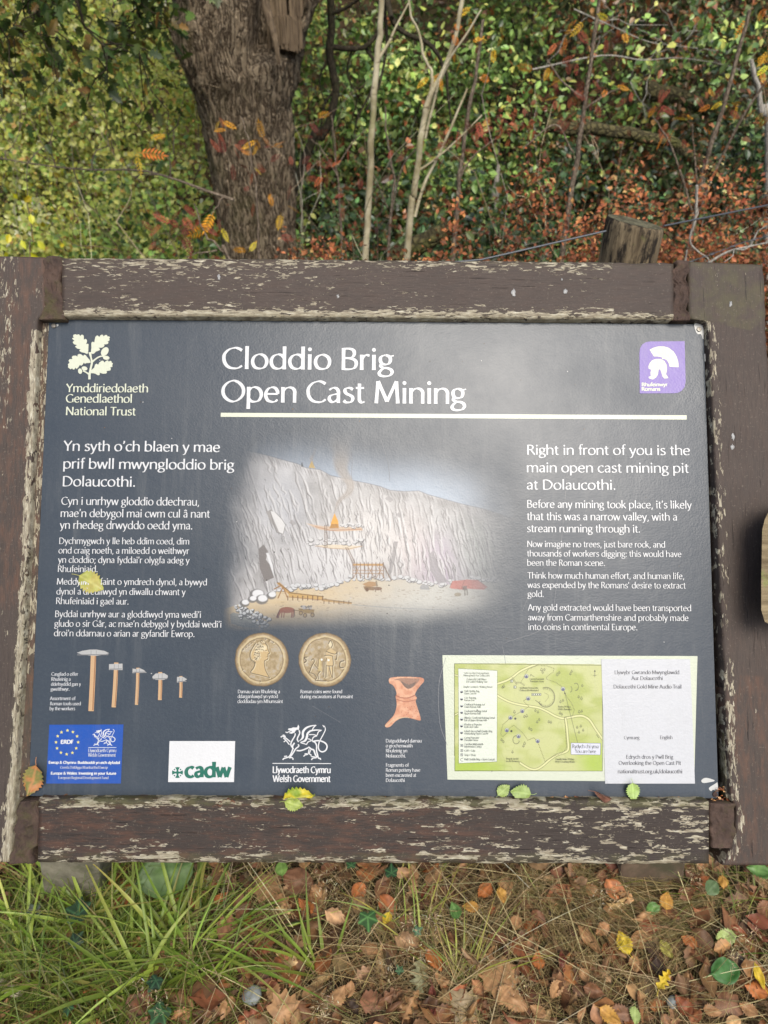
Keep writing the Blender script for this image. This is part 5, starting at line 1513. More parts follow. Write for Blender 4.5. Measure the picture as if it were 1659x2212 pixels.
XL = np.interp(zb, zs, xl) - ex - np.clip(zb - zs[-1], 0, 1) * .22
XR = np.interp(zb, zs, xr) + ex + np.clip(zb - zs[-1], 0, 1) * .26
nz_, K_ = len(zb), 160
ang = np.arange(K_) / K_ * 2 * math.pi
ca, sa = np.cos(ang), np.sin(ang)
cxm, hwid = (XL + XR) / 2, (XR - XL) / 2
dep = np.clip(hwid, .2, .33) * np.ones(nz_)
A2, Z2 = np.meshgrid(ang, zb)
rid = np.abs(fbm(A2 * 9 / 1.0 + Z2 * 1.4, Z2 * 4.0, 3, 3) - .5) * 2
rid2 = np.abs(fbm(A2 * 22 + Z2 * 3, Z2 * 11, 8, 2) - .5) * 2
bulge = (fbm(np.cos(A2) * 1.5 + 5, np.sin(A2) * 1.5, Z2 * 1.8, 3) - .5) * .05
disp = 1 + (rid - .4) * .13 + (rid2 - .4) * .07
PX = cxm[:, None] + hwid[:, None] * ca[None] * disp
PY = OY + .05 + dep[:, None] * sa[None] * disp + bulge
PZ = Z2 + 0 * A2
# the torn hollow: push the bark in where the limb broke away
fx_ = (PX - cxm[:, None]) / hwid[:, None]
scar_bot = at(612, 112, OY)[2]
inn = smooth01(fx_, .20, .30) * smooth01(-fx_, -.90, -.78) * smooth01(PZ, scar_bot - .05, scar_bot + .05) * (sa[None] < 0)
PY = PY + inn * .17
V = np.stack([PX - ob[0], PY - ob[1], PZ - ob[2]], -1).reshape(-1, 3)
idx = np.arange(nz_ * K_).reshape(nz_, K_)
q = np.stack([idx[:-1], np.roll(idx[:-1], -1, 1), np.roll(idx[1:], -1, 1), idx[1:]], -1).reshape(-1, 4)
trunk = mesh_obj('trunk', V, [q, idx[-1][None]], M_OAK, OAK_T, (.5, .5, .5), True)
# torn heartwood: long splintered fibres standing in the hollow
t = NT('torn_heartwood'); o_ = t.obj()
g1 = t.noise(t.mapped(o_, (60, 60, 5)), 1.5, 6, .7)
t.set(color=t.mix(t.ramp(g1, [(.32, 0.0), (.68, 1.0)]), lin((52, 41, 32)), lin((122, 106, 84))), rough=.85, spec=.2, normal=t.bump(g1, .7, .01))
M_HEART = t.m
mb = MB()
zt_ = zb[-1]
for i in range(72):
    f = rng.uniform(0, 1)
    x_ = at(582 + 72 * f, 40, OY)[0]
    y0_ = OY + .05 - .27 + .085 + .05 * abs(f - .5) + rng.uniform(0, .035)
    step = 96 if .18 < f < .85 else 30
    zlo = at(600, step + rng.uniform(-12, 10), OY)[2] if i % 3 else at(600, 100, OY)[2]
    zhi = at(600, 34 + rng.uniform(-6, 6), OY)[2] if (i % 3 and .18 < f < .85) else zt_
    if zhi - zlo < .03: continue
    w = rng.uniform(.006, .016); dpt = .05 + (0.03 if (i % 3 and .18 < f < .85) else 0)
    y0_ -= dpt - .05
    P = [(x_ - w, y0_, zlo), (x_ + w, y0_ + .004, zlo - rng.uniform(0, .02)), (x_ + w * .8, y0_, zhi - rng.uniform(0, .03)), (x_ - w * .8, y0_ + .003, zhi)]
    Q = [(a, b + .16, c) for a, b, c in P]
    mb.add(np.array(P + Q) - ob, [[0, 1, 2, 3], [1, 5, 6, 2], [4, 0, 3, 7], [3, 2, 6, 7], [5, 4, 7, 6], [4, 5, 1, 0]], (.5, .5, .5))
lip = crom(np.array([at(603, 138, OY - .30), at(597, 100, OY - .30), at(586, 55, OY - .28), at(574, 10, OY - .25), at(566, -40, OY - .24)]), 6)
mb.tube(lip - ob, np.linspace(.010, .026, len(lip)), 9, (.5, .5, .5), True, .12)
mb.build('broken_wood', M_HEART, OAK_T)['label'] = 'pale torn wood inside the scar'
# two great limbs above the picture, and hanging leafy boughs
mb = MB(); tips = []
tl = np.array((cxm[-1] - hwid[-1] * .45, OY + .05, zb[-1] - .25)) - ob; tr_ = np.array((cxm[-1] + hwid[-1] * .45, OY + .1, zb[-1] - .25)) - ob
grow(mb, tl, tl + (-.7, 1.4, 3.6), .34, 2, 5, .05, k=14, tips=tips, spread=.5)
grow(mb, tr_, tr_ + (.9, 1.8, 3.6), .30, 2, 5, .05, k=14, tips=tips, spread=.5)
mb.build('limb', M_OAK, OAK_T, True)
mb = MB(); lp = []
for (x0, y0, Y0), (x1, y1, Y1) in [((-260, -520, 4.6), (60, 20, 4.2)), ((-120, -500, 4.5), (150, 90, 4.1)), ((60, -460, 4.5), (230, 150, 4.0)), ((-300, -300, 4.4), (20, 90, 4.0)), ((180, -420, 4.6), (300, 110, 4.3)), ((-260, -300, 4.5), (120, -10, 4.1)), ((150, -300, 4.6), (330, 30, 4.4))]:
    P = wander(at(x0, y0, Y0) - ob, at(x1, y1, Y1) - ob, 14, .10)
    mb.tube(P, np.linspace(.016, .003, 14), 5)
    for i in range(7, 14):
        for s_ in range(2):
            q_ = wander(P[i], P[i] + rng.normal(0, .16, 3) + (0, 0, -.08), 6, .15)
            mb.tube(q_, np.linspace(.004, .0015, 6), 4); lp.append(q_[2:])
mb.build('hanging_bough', M_DARKB, OAK_T, True)
lp = np.concatenate(lp)
n = 900
pos = lp[rng.integers(0, len(lp), n)] + rng.normal(0, .035, (n, 3))
V, F, C = leaves(L_OAK, pos, rand_dirs(n, -.5), rand_dirs(n, 1.2), rng.uniform(.05, .085, n), pal(n, *OAKL))
mesh_obj('hanging_leaves', V, [F], M_LEAF, OAK_T, C)
T_ = np.concatenate(tips); T_ = T_[T_[:, 2] > 4.2]
n = 500
pos = T_[rng.integers(0, len(T_), n)] + rng.normal(0, .22, (n, 3))
V, F, C = leaves(L_OVAL, pos, rand_dirs(n, -.3), rand_dirs(n, 1.0), rng.uniform(.07, .11, n), pal(n, *OAKL))
mesh_obj('crown', V, [F], M_LEAF, OAK_T, C)

# ------------------------------------------------------------------ saplings (traced stems, each at its own distance)
def stem_tree(name, label, cat, paths, Y, bark, group=None, k=8, dY=0.0, leafspec=None):
    """paths: [(points (x,y) in the picture, radius start, end)]; the first is the trunk and is carried down to the ground"""
    P0 = [at(x, y, Y) for x, y in paths[0][0]]
    d = P0[0] - P0[1]; d = d / abs(d[2]) if abs(d[2]) > 1e-3 else np.array((0, 0, -1.))
    g = gz(P0[0][0], Y)
    foot = P0[0] + d * np.array((.5, .5, 1)) * max(.05, P0[0][2] - g + .1)
    foot[1] = Y
    root = empty(name, (float(foot[0]), float(foot[1]), float(g)), label, cat, group)
    b = np.array(root.location)
    mb = MB()
    for i, (pts, r0, r1) in enumerate(paths):
        yy = Y + (rng.normal(0, .06) if i else 0)
        Q = np.array([at(x, y, Y + (yy - Y) * (j / max(1, len(pts) - 1))) for j, (x, y) in enumerate(pts)])
        if i == 0: Q = np.concatenate([foot[None], Q])
        Q = crom(Q, 6)
        Q = Q + (fbm(np.arange(len(Q)) * .35, i, 3, 2)[:, None] - .5) * .012
        mb.tube(Q - b, np.linspace(r0, r1, len(Q)) * (1 + .10 * (vnoise(np.arange(len(Q)) * .8, i) - .5)), k)
    o = mb.build('trunk', bark, root, True)
    if leafspec:
        for nm, tpl, spots, size, palette, cnt, mat in leafspec:
            pos = np.concatenate([at(x, y, Y) - b + rng.normal(0, 1, (cnt, 3)) * np.array((sx / FPX * Y, .09, sy / FPX * Y)) for x, y, sx, sy in spots])
            n_ = len(pos)
            V, F, C = leaves(tpl, pos, rand_dirs(n_, -.55), rand_dirs(n_, .9) + np.array((0, -.5, 0)), size * rng.uniform(.7, 1.25, n_), pal(n_, *palette))
            mesh_obj(nm, V, [F], mat, root, C)
    return root


def red(spots, cnt=44, size=.068): return ('russet_leaves', L_ROWAN, spots, size, ROW_R, cnt, M_DRY)
def gold(spots, cnt=11, size=.072): return ('golden_leaves', L_ROWAN, spots, size, ROW_O, cnt, M_DRY)


stem_tree('birch_sapling', 'straight pale birch stem just right of the oak trunk', 'sapling',
          [([(788, 590), (793, 480), (800, 340), (806, 240), (815, 120), (822, 60), (828, -30), (836, -140)],   .018, .011), ([(816, 130), (838, 95), (850, 70), (880, 10)], .008, .004)], 3.9, M_BIRCH, 'pale saplings')
stem_tree('birch_sapling', 'pale forked birch stem left of the fence post, branching like a Y', 'sapling',
          [([(883, 500), (893, 420), (905, 330), (917, 250), (930, 205), (955, 160), (975, 110), (992, 40), (1008, -60)],  .019, .009), ([(930, 208), (934, 170), (920, 130), (905, 80), (886, 20), (872, -60)], .009, .004),
           ([(895, 470), (915, 400), (950, 330), (985, 250), (1010, 190)], .009, .005), ([(900, 370), (945, 340), (990, 300), (1040, 250)], .006, .003), ([(918, 260), (945, 180), (970, 140)], .007, .004), ([(918, 300), (935, 230), (958, 150), (1010, 70), (1040, 20)], .007, .004)], 4.1, M_BIRCH, 'pale saplings',
          leafspec=[red([(960, 330, 30, 26), (1010, 300, 36, 22), (900, 310, 30, 20)], 8), gold([(1010, 80, 26, 22), (1030, 120, 26, 22), (1000, 55, 20, 16), (940, 160, 10, 10)], 3)])
stem_tree('rowan_sapling', 'thin grey rowan stem with red and gold leaves, left of fence post', 'sapling',
          [([(978, 560), (985, 480), (990, 400), (1000, 330), (1012, 240), (1030, 150), (1045, 40)], .015, .008), ([(988, 420), (1000, 370), (1030, 330), (1070, 300)], .007, .003)], 4.6, M_TWIG, 'thin saplings',
          leafspec=[red([(1010, 315, 42, 22), (1070, 295, 20, 16), (1085, 250, 20, 12)], 9), gold([(1005, 120, 30, 30), (1040, 100, 20, 20)], 3)])
stem_tree('rowan_sapling', 'grey rowan stem hung with drooping red and yellow leaf sprays', 'sapling',
          [([(1218, 520), (1232, 420), (1248, 330), (1262, 230), (1278, 120), (1296, -20)], .017, .008), ([(1262, 235), (1300, 210), (1340, 190)], .006, .003), ([(1262, 215), (1215, 180), (1180, 130)], .006, .003), ([(1240, 330), (1200, 270), (1130, 320)], .005, .003)], 4.2, M_TWIG, 'thin saplings',
          leafspec=[red([(1235, 225, 34, 30), (1262, 245, 24, 22), (1290, 225, 20, 14), (1190, 205, 22, 22), (1130, 270, 26, 16), (1250, 180, 34, 18), (1280, 60, 30, 22)], 7), gold([(1180, 150, 22, 14), (1195, 175, 16, 14), (1305, 55, 34, 20), (1280, 90, 20, 16), (1215, 95, 26, 26), (1300, 205, 22, 10)], 3)])
stem_tree('rowan_sapling', 'leaning grey stem rising to the right behind the fence post', 'sapling',
          [([(1500, 470), (1512, 400), (1530, 330), (1560, 240), (1590, 130), (1620, 20)], .016, .008), ([(1505, 470), (1540, 380), (1600, 260), (1659, 170)], .008, .005), ([(1500, 480), (1470, 380), (1440, 300), (1410, 250)], .007, .003), ([(1512, 420), (1500, 340), (1495, 270)], .006, .003)], 4.0, M_TWIG, 'thin saplings',
          leafspec=[gold([(1600, 110, 34, 30), (1560, 200, 36, 26), (1520, 260, 30, 26), (1620, 220, 28, 24), (1640, 60, 20, 26), (1440, 250, 26, 16)], 4), red([(1440, 270, 34, 24), (1560, 260, 40, 26), (1420, 215, 26, 18)], 6)])
stem_tree('birch_sapling', 'white speckled birch stem at the right edge of the photo', 'sapling',
          [([(1659, 310), (1645, 250), (1634, 180), (1622, 130)], .020, .010)], 4.4, M_DEADB, 'pale saplings')
stem_tree('bare_sapling', 'bare thin grey stem between the two pale birches', 'sapling',
          [([(838, 560), (846, 440), (850, 380), (836, 300), (832, 230)], .010, .004), ([(850, 440), (870, 360), (900, 320)], .005, .003), ([(836, 450), (815, 400), (800, 370)], .004, .002)], 4.4, M_TWIG, 'thin saplings')
stem_tree('bare_sapling', 'dead grey twig leaning in front of the oak foot', 'sapling',
          [([(500, 575), (480, 545), (455, 520), (440, 500), (420, 440)], .008, .003), ([(470, 540), (440, 545), (400, 556)], .004, .002)], 3.6, M_TWIG, 'thin saplings',
          leafspec=[red([(400, 500, 26, 26), (430, 480, 30, 20), (370, 510, 24, 16)], 9, .075), gold([(455, 500, 10, 24), (430, 470, 12, 12), (300, 320, 6, 4)], 3, .09)])
stem_tree('rowan_sapling', 'slender rowan whip with red and yellow leaves before the oak trunk', 'sapling',
          [([(560, 575), (556, 480), (548, 380), (536, 300), (520, 250)], .006, .002)], 3.4, M_TWIG, 'thin saplings',
          leafspec=[red([(530, 330, 14, 14), (560, 365, 30, 14), (485, 300, 10, 20), (590, 350, 14, 18), (560, 470, 34, 30), (500, 315, 12, 10)], 4, .058), gold([(560, 310, 16, 8), (600, 315, 8, 8), (555, 350, 8, 8), (470, 270, 8, 5), (525, 520, 24, 14), (580, 450, 14, 8)], 3, .06)])
stem_tree('rowan_sapling', 'rowan sapling with red leaf sprays in the gap right of the oak', 'sapling',
          [([(740, 575), (735, 480), (728, 380), (722, 300), (716, 250)], .009, .003), ([(730, 380), (700, 330), (672, 300)], .004, .002), ([(728, 360), (760, 310), (790, 280)], .004, .002)], 4.7, M_TWIG, 'thin saplings',
          leafspec=[red([(720, 290, 40, 30), (690, 330, 30, 26), (760, 330, 34, 30), (740, 380, 40, 30)], 9), gold([(690, 270, 20, 8)], 2)])

# ------------------------------------------------------------------ dark gnarled tree right of the oak, mossy boughs, dead branches, rotten stump
stem_tree('gnarled_tree', 'dark twisting branches hanging right of the oak trunk', 'tree',
          [([(660, 340), (690, 300), (712, 260), (725, 190), (712, 120), (716, 40), (712, -80)], 0.0310, 0.0217), ([(716, 100), (760, 105), (790, 100), (820, 60), (830, -20)], 0.0186, 0.0099), ([(786, 100), (815, 150), (800, 200), (775, 250), (765, 290)], 0.0112, 0.0050), ([(830, -20), (835, 90), (820, 180), (790, 240)], 0.0112, 0.0050),
           ([(725, 190), (700, 230), (690, 290), (680, 330)], 0.0087, 0.0037), ([(712, 120), (690, 170), (700, 220)], 0.0074, 0.0037), ([(760, 105), (750, 160), (770, 210), (760, 260)], 0.0074, 0.0037), ([(712, 30), (760, 10), (800, -30)], 0.0124, 0.0074), ([(712, 265), (720, 310), (726, 350)], 0.0050, 0.0025), ([(845, 40), (870, 70), (930, 100), (960, 150), (968, 210), (975, 280)], 0.0186, 0.0062), ([(830, -20), (845, 40)], 0.0186, 0.0174)], 5.7, M_DARKB)
for lab, pts, r, Y in (('mossy fallen bough sloping across the dark bushes', [(1395, 190), (1440, 205), (1500, 225), (1560, 250), (1620, 280), (1680, 300)], .06, 6.4), ('thin lichened log lying across the undergrowth', [(1180, 268), (1260, 278), (1340, 290), (1420, 300), (1490, 330), (1560, 370)], .045, 5.6),
                       ('mossy log on the ground behind the orange shrubs', [(850, 560), (890, 540), (930, 520), (975, 490)], .07, 4.7)):
    P = crom(np.array([at(x, y, Y) for x, y in pts]), 6)
    P[:, 2] += (fbm(np.arange(len(P)) * .3, 2, 1, 2) - .5) * .05
    c0 = P.mean(0); mb = MB(); mb.tube(P - c0, np.linspace(r, r * .7, len(P)), 12, jit=.08)
    tag(mb.build('fallen_log', M_MOSSB, None, True, c0), lab, 'log', 'fallen logs')
for lab, main, Y in (('bleached dead branch with white twigs, top right', [(1150, 150), (1300, 120), (1390, 130), (1460, 125), (1540, 135), (1600, 150)], 6.0), ('bleached dead branch, upper of two at top right', [(1240, 20), (1330, 60), (1400, 90), (1470, 100), (1560, 110)], 6.6)):
    c0 = at(*main[0], Y); mb = MB()
    P = crom(np.array([at(x, y, Y + i * .05) for i, (x, y) in enumerate(main)]), 5) - c0
    mb.tube(P, np.linspace(.006, .002, len(P)), 6)
    for i in range(9):
        q = P[rng.integers(2, len(P))]; e = rng.normal(0, 1, 3) * (1, .5, .7); e /= np.linalg.norm(e)
        Q = wander(q, q + e * rng.uniform(.12, .4), 7, .2); mb.tube(Q, np.linspace(.0022, .001, 7), 4)
        e2 = e + rng.normal(0, .6, 3); mb.tube(wander(Q[3], Q[3] + e2 * .2, 5, .15), np.linspace(.004, .0015, 5), 4)
    tag(mb.build('dead_branch', M_DEADB, None, True, c0), lab, 'branch', 'dead branches')
p0 = at(1068, 398, 6.3); p0[2] = gz(p0[0], 6.3); hs = at(1068, 357, 6.3)[2] - p0[2]; mb = MB()
P = np.array([(0, 0, -.1), (0, 0, hs * .4), (.01, 0, hs * .8), (.02, .01, hs)]); mb.tube(crom(P, 4), np.interp(np.linspace(0, 1, 13), (0, .8, 1), (.034, .026, .014)), 9, jit=.2)
tag(mb.build('rotten_stump', M_DEADB, None, True, p0), 'pale broken snag standing among the dark bushes', 'stump')
# ------------------------------------------------------------------ shrubs
def place(x, y, Y):
    p = at(x, y, Y); return (float(p[0]), float(Y), gz(p[0], Y))


G_H = 'hazel bushes left of the oak'; G_E = 'evergreen bushes on the far bank'; G_B = 'rusty bilberry bushes behind the fence'
HZ = [('tall yellow-green hazel bush at the far left edge', 20, 7.4, 2.7, .9, 5200), ('bright hazel bush with yellowing leaves at top left', 180, 8.2, 3.6, 1.0, 6200), ('leafy hazel bush left of the oak trunk', 330, 7.0, 2.6, .85, 5200),
      ('low green hazel bush under the others, far left', 90, 5.4, 1.35, .75, 4200), ('dark-leaved low hazel bush beside the oak foot', 380, 5.6, 1.5, .7, 4200), ('sunlit hazel bush high on the bank behind the oak', 300, 9.6, 4.0, 1.1, 5200), ('pale hazel bush high on the bank, far left', 0, 9.8, 3.6, 1.2, 5200)]
for i, (lab, x, Y, h, r, n) in enumerate(HZ):
    shrub('hazel_bush', lab, 'bush', place(x, 500, Y), h, r, int(n * 2.2), L_OVAL, .042, HAZELG if i in (1, 6) else HAZEL if i != 4 else LAUREL + HAZEL[:2], M_LEAF, M_TWIG, G_H, 8, clump=.22, face=1.5, zbias=1.0, low=.05)
EV = [('broad glossy laurel behind the gnarled branches', 760, 7.6, 3.2, 1.1, 5200, LAUREL), ('glossy laurel bush between the pale birches', 900, 7.0, 2.5, .9, 4600, LAUREL), ('dark holly bush behind the forked birch', 1010, 5.9, 1.5, .8, 3800, HOLLY), ('green laurel high on the bank, top centre', 1080, 8.6, 3.6, 1.1, 5200, LAUREL),
      ('dark holly behind the fence post', 1250, 5.6, 1.5, .85, 4200, HOLLY), ('dark mixed bush under the mossy bough', 1420, 6.6, 2.2, .95, 4400, MIXD), ('dark bush high on the bank at top right', 1500, 8.4, 3.6, 1.2, 5000, MIXD), ('dark holly at the right edge', 1640, 6.0, 1.9, .8, 4000, HOLLY),
      ('dark bush with brown leaves, top right of centre', 1280, 7.8, 3.0, 1.1, 4800, MIXD), ('low holly in the hollow right of the oak', 700, 5.5, 1.15, .7, 3600, HOLLY), ('low dark holly in the hollow behind the birches', 860, 5.3, .95, .6, 2800, HOLLY), ('low dark holly right of the fence post', 1480, 5.2, 1.1, .7, 3200, HOLLY), ('shaded bush in the hollow behind the rowan stems', 1090, 6.1, 1.7, .8, 3600, MIXD), ('mid-green bush above the hollow, right of the forked birch', 1120, 7.0, 2.3, .8, 3600, LAUREL), ('low holly left of the fence post', 1120, 5.2, 1.0, .7, 3200, HOLLY)]
for lab, x, Y, h, r, n, pl in EV:
    shrub('evergreen_bush', lab, 'bush', place(x, 450, Y), h, r, int(n * 1.5), L_OVAL, .05 if pl is HOLLY else .056, pl, M_LEAFD, M_DARKB, G_E, 7, clump=.19, face=.35, zbias=.5, low=.05)
BB = [('rusty bilberry bush at the foot of the oak', 590, 3.5, .62, .30, 1500), ('orange bilberry bush between oak and straight birch', 720, 3.3, .60, .32, 1600), ('orange bilberry bush at the foot of the straight birch', 850, 3.2, .68, .34, 1900), ('orange bilberry bush below the forked birch', 985, 3.1, .74, .34, 2000), ('orange bilberry bush left of the fence post', 1110, 3.0, .76, .34, 2000), ('taller orange bilberry bush touching the fence post on its left', 1225, 3.2, .82, .36, 2000),
      ('rusty bilberry bush behind the fence post', 1340, 3.4, .88, .38, 2200), ('dense rusty bilberry bush right of the fence post', 1465, 3.3, .98, .40, 2600), ('large rusty bilberry bush under the leaning stem', 1560, 3.6, 1.06, .44, 2800), ('rusty bilberry bush at the right edge', 1660, 3.3, 1.05, .42, 2600), ('sparse bilberry bush behind the board, left of the oak', 420, 3.3, .48, .3, 700), ('sparse reddish bilberry bush at far left', 250, 3.3, .46, .3, 600)]
for lab, x, Y, h, r, n in BB:
    p = at(x, 520, Y)
    shrub('bilberry_bush', lab, 'bush', (float(p[0]), Y, gz(p[0], Y)), (h - gz(p[0], Y)) * (.56 if x < 620 else .70 if x < 1300 else .66), r * .85, int(n * (2.2 if x < 1300 else 2.8)), L_BLADE, .022, BILB, M_DRY, M_TWIG, G_B, 9, clump=.085, zbias=.5, face=.5, stem_r=.005, low=.25)
# ivy and bramble covering the bank: nobody could count its leaves
n = 60000
x = rng.uniform(-7, 7, n); y = 2.5 + 14.7 * rng.random(n)
z = ground_z(x, y)
left = smooth01(-x - .25 * (y - 5) + .2, -.4, .8)
pos = np.stack([x, y, z + np.abs(rng.normal(0, .16, n)) + .02], 1)
cL = pal(n, *HAZEL); cD = pal(n, *(MIXD + HOLLY[:2] + LAUREL[:1]))
mixk = (rng.random(n) < left)[:, None]
V, F, C = leaves(L_OVAL, pos, rand_dirs(n, .1), rand_dirs(n, 1.0) + np.array((0, -.6, 0)), rng.uniform(.045, .085, n), np.where(mixk, cL, cD * .9))
tag(mesh_obj('undergrowth', V, [F], M_LEAFD, None, C), kind='stuff')
# the wood beyond: one mass of trees on top of the bank
n = 26000
x = rng.uniform(-14, 14, n); y = rng.uniform(12.5, 17, n); zt0 = ground_z(x, y)
k = fbm(x * .5, y * .3, 4, 3)
pos = np.stack([x, y, zt0 + rng.random(n) ** .8 * (1.5 + 5 * k)], 1)
V, F, C = leaves(L_OVAL, pos, rand_dirs(n, -.2), rand_dirs(n, .6) + np.array((0, -.5, 0)), rng.uniform(.14, .26, n), np.where((rng.random(n) < smooth01(-x, -2, 3))[:, None], pal(n, *HAZEL), pal(n, *(LAUREL + MIXD))))
tag(mesh_obj('far_wood', V, [F], M_LEAFD, None, C), kind='stuff')

# ------------------------------------------------------------------ wire fence
FEN = empty('wire_fence', (float(at(1375, 482, 1.92)[0]), 1.95, gz(.6, 1.95)), 'post and wire fence behind the board with a thick round post', 'fence')
fb = np.array(FEN.location)
t = NT('weathered_post_wood'); o_ = t.obj()
g1 = t.noise(t.mapped(o_, (30, 30, 3.2)), 1.6, 6, .7); g2 = t.noise(o_, 12, 5, .7)
c_ = t.mix(t.ramp(g1, [(.34, 0.0), (.64, 1.0)]), lin((70, 60, 46)), lin((126, 112, 88)))
c_ = t.mix(t.ramp(t.noise(t.mapped(o_, (9, 9, 2.5)), 1.6, 6, .75), [(.46, 0.0), (.53, .95)]), c_, lin((30, 26, 23)))
c_ = t.mix(t.ramp(g2, [(.60, 0.0), (.68, .8)]), c_, lin((92, 92, 56)))
t.set(color=c_, rough=.88, spec=.2, normal=t.bump(g1, .7, .006)); M_POST = t.m
t = NT('mossy_end_grain'); o_ = t.obj(); g2 = t.noise(o_, 45, 6, .75)
c_ = t.mix(t.ramp(g2, [(.38, 0.0), (.62, 1.0)]), lin((50, 48, 38)), lin((112, 108, 86)))
c_ = t.mix(t.ramp(t.noise(o_, 22, 4, .6), [(.66, 0.0), (.72, 1.0)]), c_, lin((196, 196, 180)))
t.set(color=c_, rough=.95, spec=.1, normal=t.bump(g2, .9, .006)); M_END = t.m


def round_post(c, top, R, lean=(0, 0), name='post'):
    K = 64; a = np.arange(K) / K * 2 * math.pi
    zs_ = np.concatenate([np.linspace(-.4, top - .012, 30), [top - .004, top]])
    r = R * (1 + .03 * (vnoise(a * 6, 3) - .5) + .02 * np.sin(2 * a + .5))
    V = []
    for i, z in enumerate(zs_):
        rr = r * (1 if i < 30 else (.985 if i == 30 else .95)) * (1 + .02 * (vnoise(a * 14, z * 1.5 + 9) - .5))
        tilt = .0 if i < 30 else 0
        V.append(np.stack([c[0] + lean[0] * z + rr * np.cos(a), c[1] + lean[1] * z + rr * np.sin(a), np.full(K, z) + (z > top - .02) * (-.03 * np.cos(a - .4) * .5)], 1))
    V = np.concatenate(V) - fb
    idx = np.arange(len(zs_) * K).reshape(-1, K)
    q = np.stack([idx[:-1], np.roll(idx[:-1], -1, 1), np.roll(idx[1:], -1, 1), idx[1:]], -1).reshape(-1, 4)
    o = mesh_obj(name, V, [q], M_POST, FEN, (.5, .5, .5), True)
    rings = [V[-K:]]
    ctr = V[-K:].mean(0)
    for f in (.8, .6, .4, .2): 
        rg = ctr + (V[-K:] - ctr) * f; rg[:, 2] += .006 * (fbm(rg[:, 0] * 60, rg[:, 1] * 60, 3, 3) - .5); rings.append(rg)
    W = np.concatenate(rings + [ctr[None]])
    W[:K, 2] += .0005
    ii = np.arange(5 * K).reshape(5, K)
    qq = np.stack([ii[:-1], np.roll(ii[:-1], -1, 1), np.roll(ii[1:], -1, 1), ii[1:]], -1).reshape(-1, 4)
    tri = np.stack([ii[-1], np.roll(ii[-1], -1), np.full(K, 5 * K)], 1)
    e = mesh_obj('post_top', W, [qq, tri], M_END, o, (.5, .5, .5), True)
    return o


pc_ = at(1371, 487, 1.93)
PO = round_post((pc_[0] - .012, 1.96), float(pc_[2]), .071, (.02, .0))
PO['label'] = 'thick round post, cut flat and mossy on top'
round_post((-1.45, 1.45), 1.02, .06); round_post((2.7, 3.5), 1.0, .06)
M_WIRE = NT('galvanised_wire').set(color=lin((92, 95, 98)), rough=.5, metal=.6)


def wire(pts, r, barb=False):
    A_ = np.array(pts, float) - fb
    P = np.concatenate([A_[i] + (A_[i + 1] - A_[i]) * np.linspace(0, 1, 14)[:-1, None] for i in range(len(A_) - 1)] + [A_[-1:]])
    mb = MB(); mb.tube(P, r, 6)
    if barb:
        L = np.r_[0, np.cumsum(np.linalg.norm(np.diff(P, axis=0), axis=1))]
        Q = wander(P[0], P[-1], 4, 0)
        off = np.stack([np.zeros(len(P)), .0028 * np.cos(L * 180), .0028 * np.sin(L * 180)], 1); mb.tube(P + off, r * .8, 5)
        for d in np.arange(.06, L[-1], .11):
            q = np.array([np.interp(d, L, P[:, k]) for k in range(3)])
            for e in ((.004, -.006, .014), (-.004, .006, -.014), (.012, .004, .006), (-.010, -.005, .004)):
                mb.tube([q, q + np.array(e)], [r * .9, r * .3], 4)
            mb.tube([q - (.005, 0, 0), q + (.005, 0, 0)], r * 2.4, 6)
    return mb.build('barbed_wire' if barb else 'wire', M_WIRE, FEN, True)


wl = [(-1.45, 1.39, 1.0), (-.5, 1.62, .995), tuple(at(1040, 561, 1.80)), tuple(at(1309, 499, 1.89))]
wr = [tuple(at(1434, 488, 1.99)), tuple(at(1659, 443, 2.29)), (2.7, 3.43, .98)]
wire(wl, .0024); wire(wr, .0024)
wire([(pc_[0] + .05, 2.03, .80), tuple(at(1490, 566, 2.32)), tuple(at(1560, 541, 2.42)), tuple(at(1605, 524, 2.48)), tuple(at(1659, 510, 2.56)), (2.7, 3.45, .80)], .0011, True)
wire([(-1.45, 1.40, .78), (0.05, 1.72, .78), (pc_[0] - .06, 1.98, .80)], .0016, True)
# white twigs caught by the barbed wire, right of the post
for lab, pts, Y in (('bare white twig forking beside the barbed wire', [(1505, 400), (1502, 470), (1490, 520), (1510, 545), (1530, 560), (1532, 590)], 2.75), ('pale twig lying along the barbed wire', [(1520, 575), (1570, 545), (1620, 532), (1680, 520)], 2.6), ('short pale twig standing right of the post', [(1478, 590), (1480, 565), (1484, 540)], 2.5)):
    c0 = at(*pts[0], Y); P = crom(np.array([at(x, y, Y) for x, y in pts]), 6) - c0; mb = MB(); mb.tube(P, np.linspace(.005, .002, len(P)), 6)
    for i in range(2):
        q = P[rng.integers(2, len(P))]; mb.tube(wander(q, q + rng.normal(0, .08, 3), 5, .2), np.linspace(.003, .0014, 5), 4)
    tag(mb.build('bare_twig', M_DEADB, None, True, c0), lab, 'twig', 'bare twigs')

